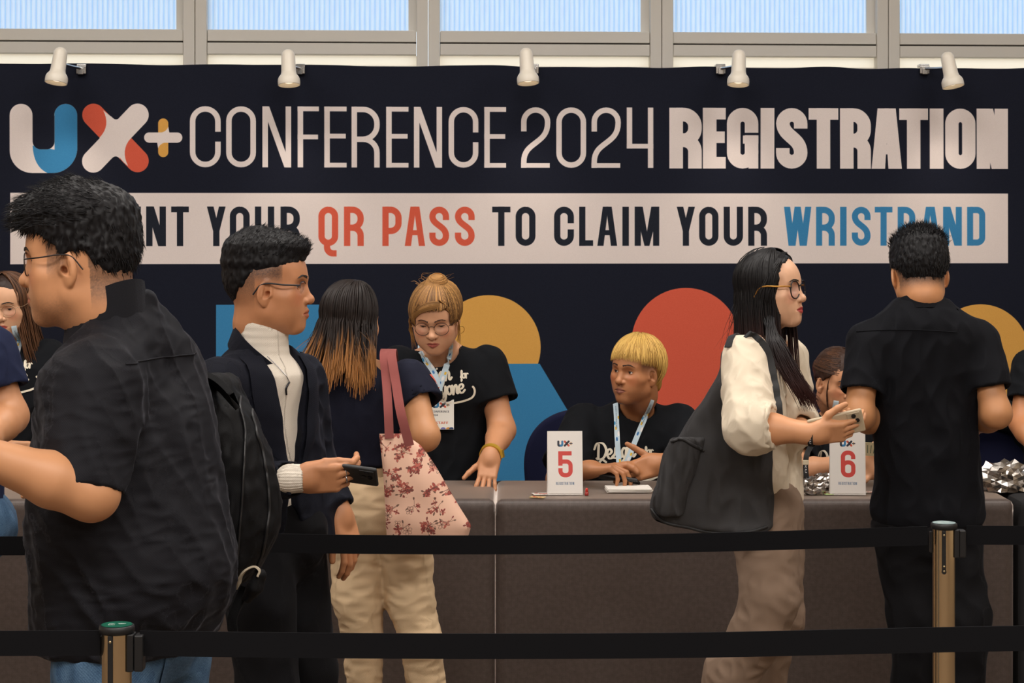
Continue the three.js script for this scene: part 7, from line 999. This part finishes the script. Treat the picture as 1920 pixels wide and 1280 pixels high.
{
  const Z = 5.25, r = (y, w, b) => [y, -78 - w, -78 + w, Z, b];
  plainFigure('person in navy tee and jeans cut off by the left edge of the picture', Z, 100, -78, 500, lin(200, 142, 100), BLACKHAIR, cloth(lin(34, 40, 66), 0.85, 0.35, [0.5, 0.55, 0.75]), [[590, -105, -45, Z, 0.1, 'a'], [612, -140, -22, Z, 0.15, 'a'], [650, -155, -2, Z, 0.19, 'a'], [720, -158, 4, Z, 0.19, 'a'], [820, -155, 2, Z, 0.185, 'a'], [940, -152, 4, Z, 0.185, 'a'], [965, -150, 2, Z, 0.185, 'a']], [[W(-22, 655, 5.08), W(20, 780, 5.06), W(-30, 830, 4.88), 1, V(-0.6, -0.1, 0.6)], [W(-70, 655, 5.4), W(-60, 790, 5.45), W(0, 850, 5.5), -1, V(1, 0, 0)]], denim, { sl: 0.62 });
  plainFigure('staff member in black tee cut off by the right edge of the picture', 7.05, -10, 1996, 560, lin(196, 132, 88), BLACKHAIR, staffTee, [[640, 1962, 2030, 7.05, 0.07], [655, 1935, 2058, 7.05, 0.095], [680, 1920, 2074, 7.05, 0.11], [740, 1920, 2074, 7.05, 0.12], [850, 1924, 2070, 7.05, 0.12], [940, 1922, 2072, 7.05, 0.12]], [[W(1932, 690, 7.04), W(1916, 792, 6.98), W(1950, 850, 6.82), 1, V(0.6, -0.3, 0.6)], [W(2060, 690, 7.04), W(2075, 800, 7.0), W(2040, 860, 6.82), -1, V(-0.6, -0.3, 0.6)]], darkPants, { sl: 0.6 });
}
// ---------------------------------------------------------------- things on the tables, chairs
const tableY = (px, z) => V(W(px, 0, z).x, TH + 0.003, -z);
function numberSign(px, z, num, label) {
  const w = 0.118, h = 0.208, t = thing('number_sign', label, 'sign', tableY(px, z), 'registration number signs');
  const tex = canvas(512, 902, (g) => {
    g.fillStyle = 'rgb(240,234,228)'; g.fillRect(0, 0, 512, 902); g.save(); g.translate(144, 132); g.scale(0.7, 0.7); g.translate(-18, -194); mark(g, 'rgb(44,46,58)'); g.restore();
    g.fillStyle = g.strokeStyle = 'rgb(214,78,72)'; if (num === '5') { g.fillRect(156, 288, 198, 62); g.fillRect(156, 288, 62, 208); g.lineWidth = 62; g.beginPath(); g.moveTo(187, 500); g.arcTo(187, 440, 262, 440, 40); g.arcTo(337, 440, 337, 520, 62); g.lineTo(337, 570); g.arcTo(337, 640, 262, 640, 66); g.arcTo(187, 640, 187, 570, 66); g.lineTo(187, 536); g.stroke(); } else { g.lineWidth = 62; g.beginPath(); g.moveTo(337, 402); g.arcTo(337, 310, 262, 310, 66); g.arcTo(187, 310, 187, 390, 66); g.lineTo(187, 570); g.arcTo(187, 640, 262, 640, 66); g.arcTo(337, 640, 337, 570, 66); g.lineTo(337, 530); g.arcTo(337, 452, 262, 452, 66); g.arcTo(187, 452, 187, 530, 66); g.stroke(); }
    g.fillStyle = g.strokeStyle = 'rgb(112,130,156)'; let x = 118; for (const ch of 'REGISTRATION') { const ww = ch === 'I' ? 7 : 20; glyph(g, ch, x, 738, ww, 42, 7, 6); x += ww + 5; }
  });
  const paper = mat(lin(238, 232, 226), 0.5), acrylic = mat([0.97, 0.98, 0.98], 0.05, { transmission: 1, thickness: 0 });
  const lean = 0.12, y0 = 0.004;
  const g = boxG(w, h, 0.0016, 0, h / 2 + y0, 0).rotateX(-lean); mesh('card', g, paper, t);
  mesh('print', new THREE.PlaneGeometry(w * 0.985, h * 0.985).translate(0, h / 2 + y0, 0.0012).rotateX(-lean), mat([1, 1, 1], 0.45, { map: tex }), t);
  mesh('back_leg', boxG(w, h * 1.0, 0.002, 0, h / 2 + y0, 0).rotateX(lean).translate(0, 0, -0.051), paper, t);
  mesh('foot', boxG(w, 0.003, 0.056, 0, 0.0015, -0.026), paper, t);
  return t;
}
const s5 = numberSign(1060, 6.42, '5', 'white table sign with red numeral five beside the red tube'), s6 = numberSign(1590, 6.42, '6', 'white table sign with red numeral six in front of the half-hidden woman'); s5.rotation.y = 0.05; s6.rotation.y = -0.09;
// paper pile beneath the phone
{ const t = thing('paper_stack', 'stack of white sheets in front of the bleached-haired man', 'paper', tableY(1178, 6.52)); t.rotation.y = 0.06; for (let i = 0; i < 5; i++) mesh('sheet', boxG(0.15, 0.0022, 0.10, (i % 3 - 1) * 0.002, 0.0012 + i * 0.0026, (i % 2) * 0.003), mat(lin(236, 230, 222), 0.6), t).rotation.y = (i % 3 - 1) * 0.02; }
// red tube
{ const t = thing('red_tube', 'small red tube beside the number five sign', 'tube', tableY(1100, 6.40)); t.rotation.y = 0.4; mesh('tube_body', latheG([[0.0001, 0], [0.006, 0], [0.0066, 0.003], [0.0066, 0.012], [0.0001, 0.012]], 20), mat(lin(150, 40, 34), 0.4), t); mesh('tube_cap', latheG([[0.0001, 0.012], [0.005, 0.012], [0.0048, 0.022], [0.002, 0.026], [0.0001, 0.026]], 20), mat(lin(200, 54, 44), 0.35), t); }
// loose stickers and slips left of sign five and around sign six
const slip = (px, z, w, d, rot, c, label, name = 'sticker_sheet') => { const t = thing(name, label, 'sticker', tableY(px, z)); t.rotation.y = rot; const g = boxG(w, 0.0015, d, 0, 0.0012, 0, 0.0006); mesh('sheet', g, mat(c, 0.5), t); mesh('printed_spots', merge([[-0.3, -0.2], [0.2, 0.1], [0, 0.3], [-0.15, 0.2]].map(([x, y]) => new THREE.CylinderGeometry(w * 0.09, w * 0.09, 0.0008, 14).translate(x * w, 0.0024, y * d))), mat(lin(190, 90, 70), 0.5), t).userData.kind = 'stuff'; return t; };
slip(1018, 6.44, 0.07, 0.045, 0.2, lin(224, 214, 205), 'pale sticker sheet left of the number five sign'); slip(1008, 6.36, 0.05, 0.03, -0.3, lin(206, 176, 120), 'small tan sticker sheet left of the number five sign, nearest the table edge');
slip(1556, 6.44, 0.045, 0.04, 0.3, lin(170, 196, 130), 'green sticker left of the number six sign'); slip(1632, 6.48, 0.06, 0.03, 0.1, lin(232, 226, 216), 'white slip right of the number six sign');
// card held by the woman behind sign six
{ const t = thing('paper_card', 'printed card held up beside the number six sign', 'card', W(1634, 842, 6.62)); t.rotation.set(0.3, 0.1, -0.12); mesh('card', boxG(0.075, 0.05, 0.0012), mat([1, 1, 1], 0.5, { map: canvas(128, 96, (g) => { g.fillStyle = 'rgb(214,200,160)'; g.fillRect(0, 0, 128, 96); g.strokeStyle = 'rgb(70,90,70)'; g.lineWidth = 4; for (let i = 0; i < 5; i++) { g.beginPath(); g.moveTo(14 + i * 22, 20); g.lineTo(26 + i * 18, 76); g.stroke(); } }) }), t); }
// crumpled foil heaps
const foilMat = mat(lin(196, 190, 184), 0.22, { metalness: 1, flatShading: true });
function foil(px, z, w, h, d, label, seed) {
  const t = thing('foil_heap', label, 'foil', tableY(px, z)), g = new THREE.IcosahedronGeometry(1, 5), p = g.attributes.position;
  for (let i = 0; i < p.count; i++) { let x = p.getX(i), y = p.getY(i), q = p.getZ(i); const k = 1 + 0.22 * noise3(x * 2.2 + seed, y * 2.2, q * 2.2) + 0.16 * Math.abs(noise3(x * 5 + seed, y * 5, q * 5)) + 0.1 * noise3(x * 11, y * 11 + seed, q * 11); p.setXYZ(i, x * k * w / 2, Math.max(0, (y * k * 0.62 + 0.28)) * h, q * k * d / 2); }
  g.computeVertexNormals(); mesh('foil_sheet', g, foilMat, t);
  reseed(seed); for (let i = 0; i < 12; i++) { const f = new THREE.PlaneGeometry(0.035, 0.028, 3, 3), q = f.attributes.position; for (let j = 0; j < q.count; j++) q.setZ(j, rr(-0.005, 0.005)); f.rotateX(rr(-1, 1)).rotateY(rr(-2, 2)).translate(rr(-0.4, 0.4) * w, rr(0.1, 0.8) * h, rr(-0.1, 0.5) * d); f.computeVertexNormals(); mesh('foil_flap', f, foilMat, t); }
}
foil(1518, 6.46, 0.10, 0.06, 0.09, 'small crumpled silver foil heap beside the woman in cream', 3); foil(1548, 6.58, 0.10, 0.055, 0.08, 'small crumpled foil heap behind the other, left of the number six sign', 8); foil(1888, 6.56, 0.21, 0.10, 0.16, 'large crumpled silver foil heap at the right end of the table', 5);
// banquet chairs
function chair(px, z, label, fabric, cover) {
  const b = W(px, 0, z), t = thing('banquet_chair', label, 'chair', V(b.x, 0, b.z), 'chairs behind the tables'), metal = mat(lin(120, 110, 96), 0.35, { metalness: 1 });
  mesh('seat', boxG(0.44, 0.07, 0.42, 0, 0.435, 0.0, 0.03), fabric, t);
  const sh = new THREE.Shape(); sh.moveTo(-0.2, 0.5); sh.lineTo(-0.215, 0.72); sh.bezierCurveTo(-0.22, 0.86, -0.13, 0.93, 0, 0.93); sh.bezierCurveTo(0.13, 0.93, 0.22, 0.86, 0.215, 0.72); sh.lineTo(0.2, 0.5); sh.closePath();
  mesh('backrest', new THREE.ExtrudeGeometry(sh, { depth: 0.03, bevelEnabled: true, bevelSize: 0.018, bevelThickness: 0.015, bevelSegments: 4, curveSegments: 24 }).translate(0, 0, -0.24), fabric, t);
  for (const [x, zz] of [[-0.19, 0.18], [0.19, 0.18], [-0.19, -0.2], [0.19, -0.2]]) mesh('leg', cylG(0.012, 0.012, 0.41, x, 0.205, zz, 12), metal, t);
  return t;
}
const navyFab = cloth(lin(26, 28, 54), 0.9, 0.3, [0.4, 0.45, 0.8]);
chair(1100, 7.18, 'navy fabric chair of the bleached-haired man', navyFab); chair(1590, 7.22, 'navy fabric chair of the woman behind the number six sign', navyFab);
const c3 = chair(1868, 7.30, 'navy fabric chair with a black jacket over its back at the right', navyFab);
// black jacket draped over the right chair
{ const Z = 7.30, b = W(1868, 0, Z), base = V(b.x, 0, b.z), t = thing('jacket', 'black jacket draped over the chair back at the right end of the table', 'jacket', V(base.x, 0.55, base.z)); const arc = []; for (let i = 0; i <= 20; i++) { const a = Math.PI * i / 20; arc.push(V(base.x - Math.cos(a) * 0.235, 0.70 + Math.sin(a) * 0.235, base.z - 0.2)); } arc.unshift(V(base.x - 0.235, 0.55, base.z - 0.2)); arc.push(V(base.x + 0.235, 0.55, base.z - 0.2)); const parts = []; for (let i = 0; i + 1 < arc.length; i++) parts.push(cone(arc[i], arc[i + 1], 0.062, 0.062)); const f = folds(blend(0.02, ...parts), [[0.006, 9, 9, 9, 3], [0.006, 22, 16, 22, 8]]); mesh('jacket_body', net(f, ...around(arc, 0.09), 0.008).translate(-t.position.x, -t.position.y, -t.position.z), cloth(lin(22, 24, 25), 0.85, 0.35), t); }
scene.traverse((o) => { if (o.isMesh) { o.castShadow = true; o.receiveShadow = true; } });
renderer.render(scene, camera);
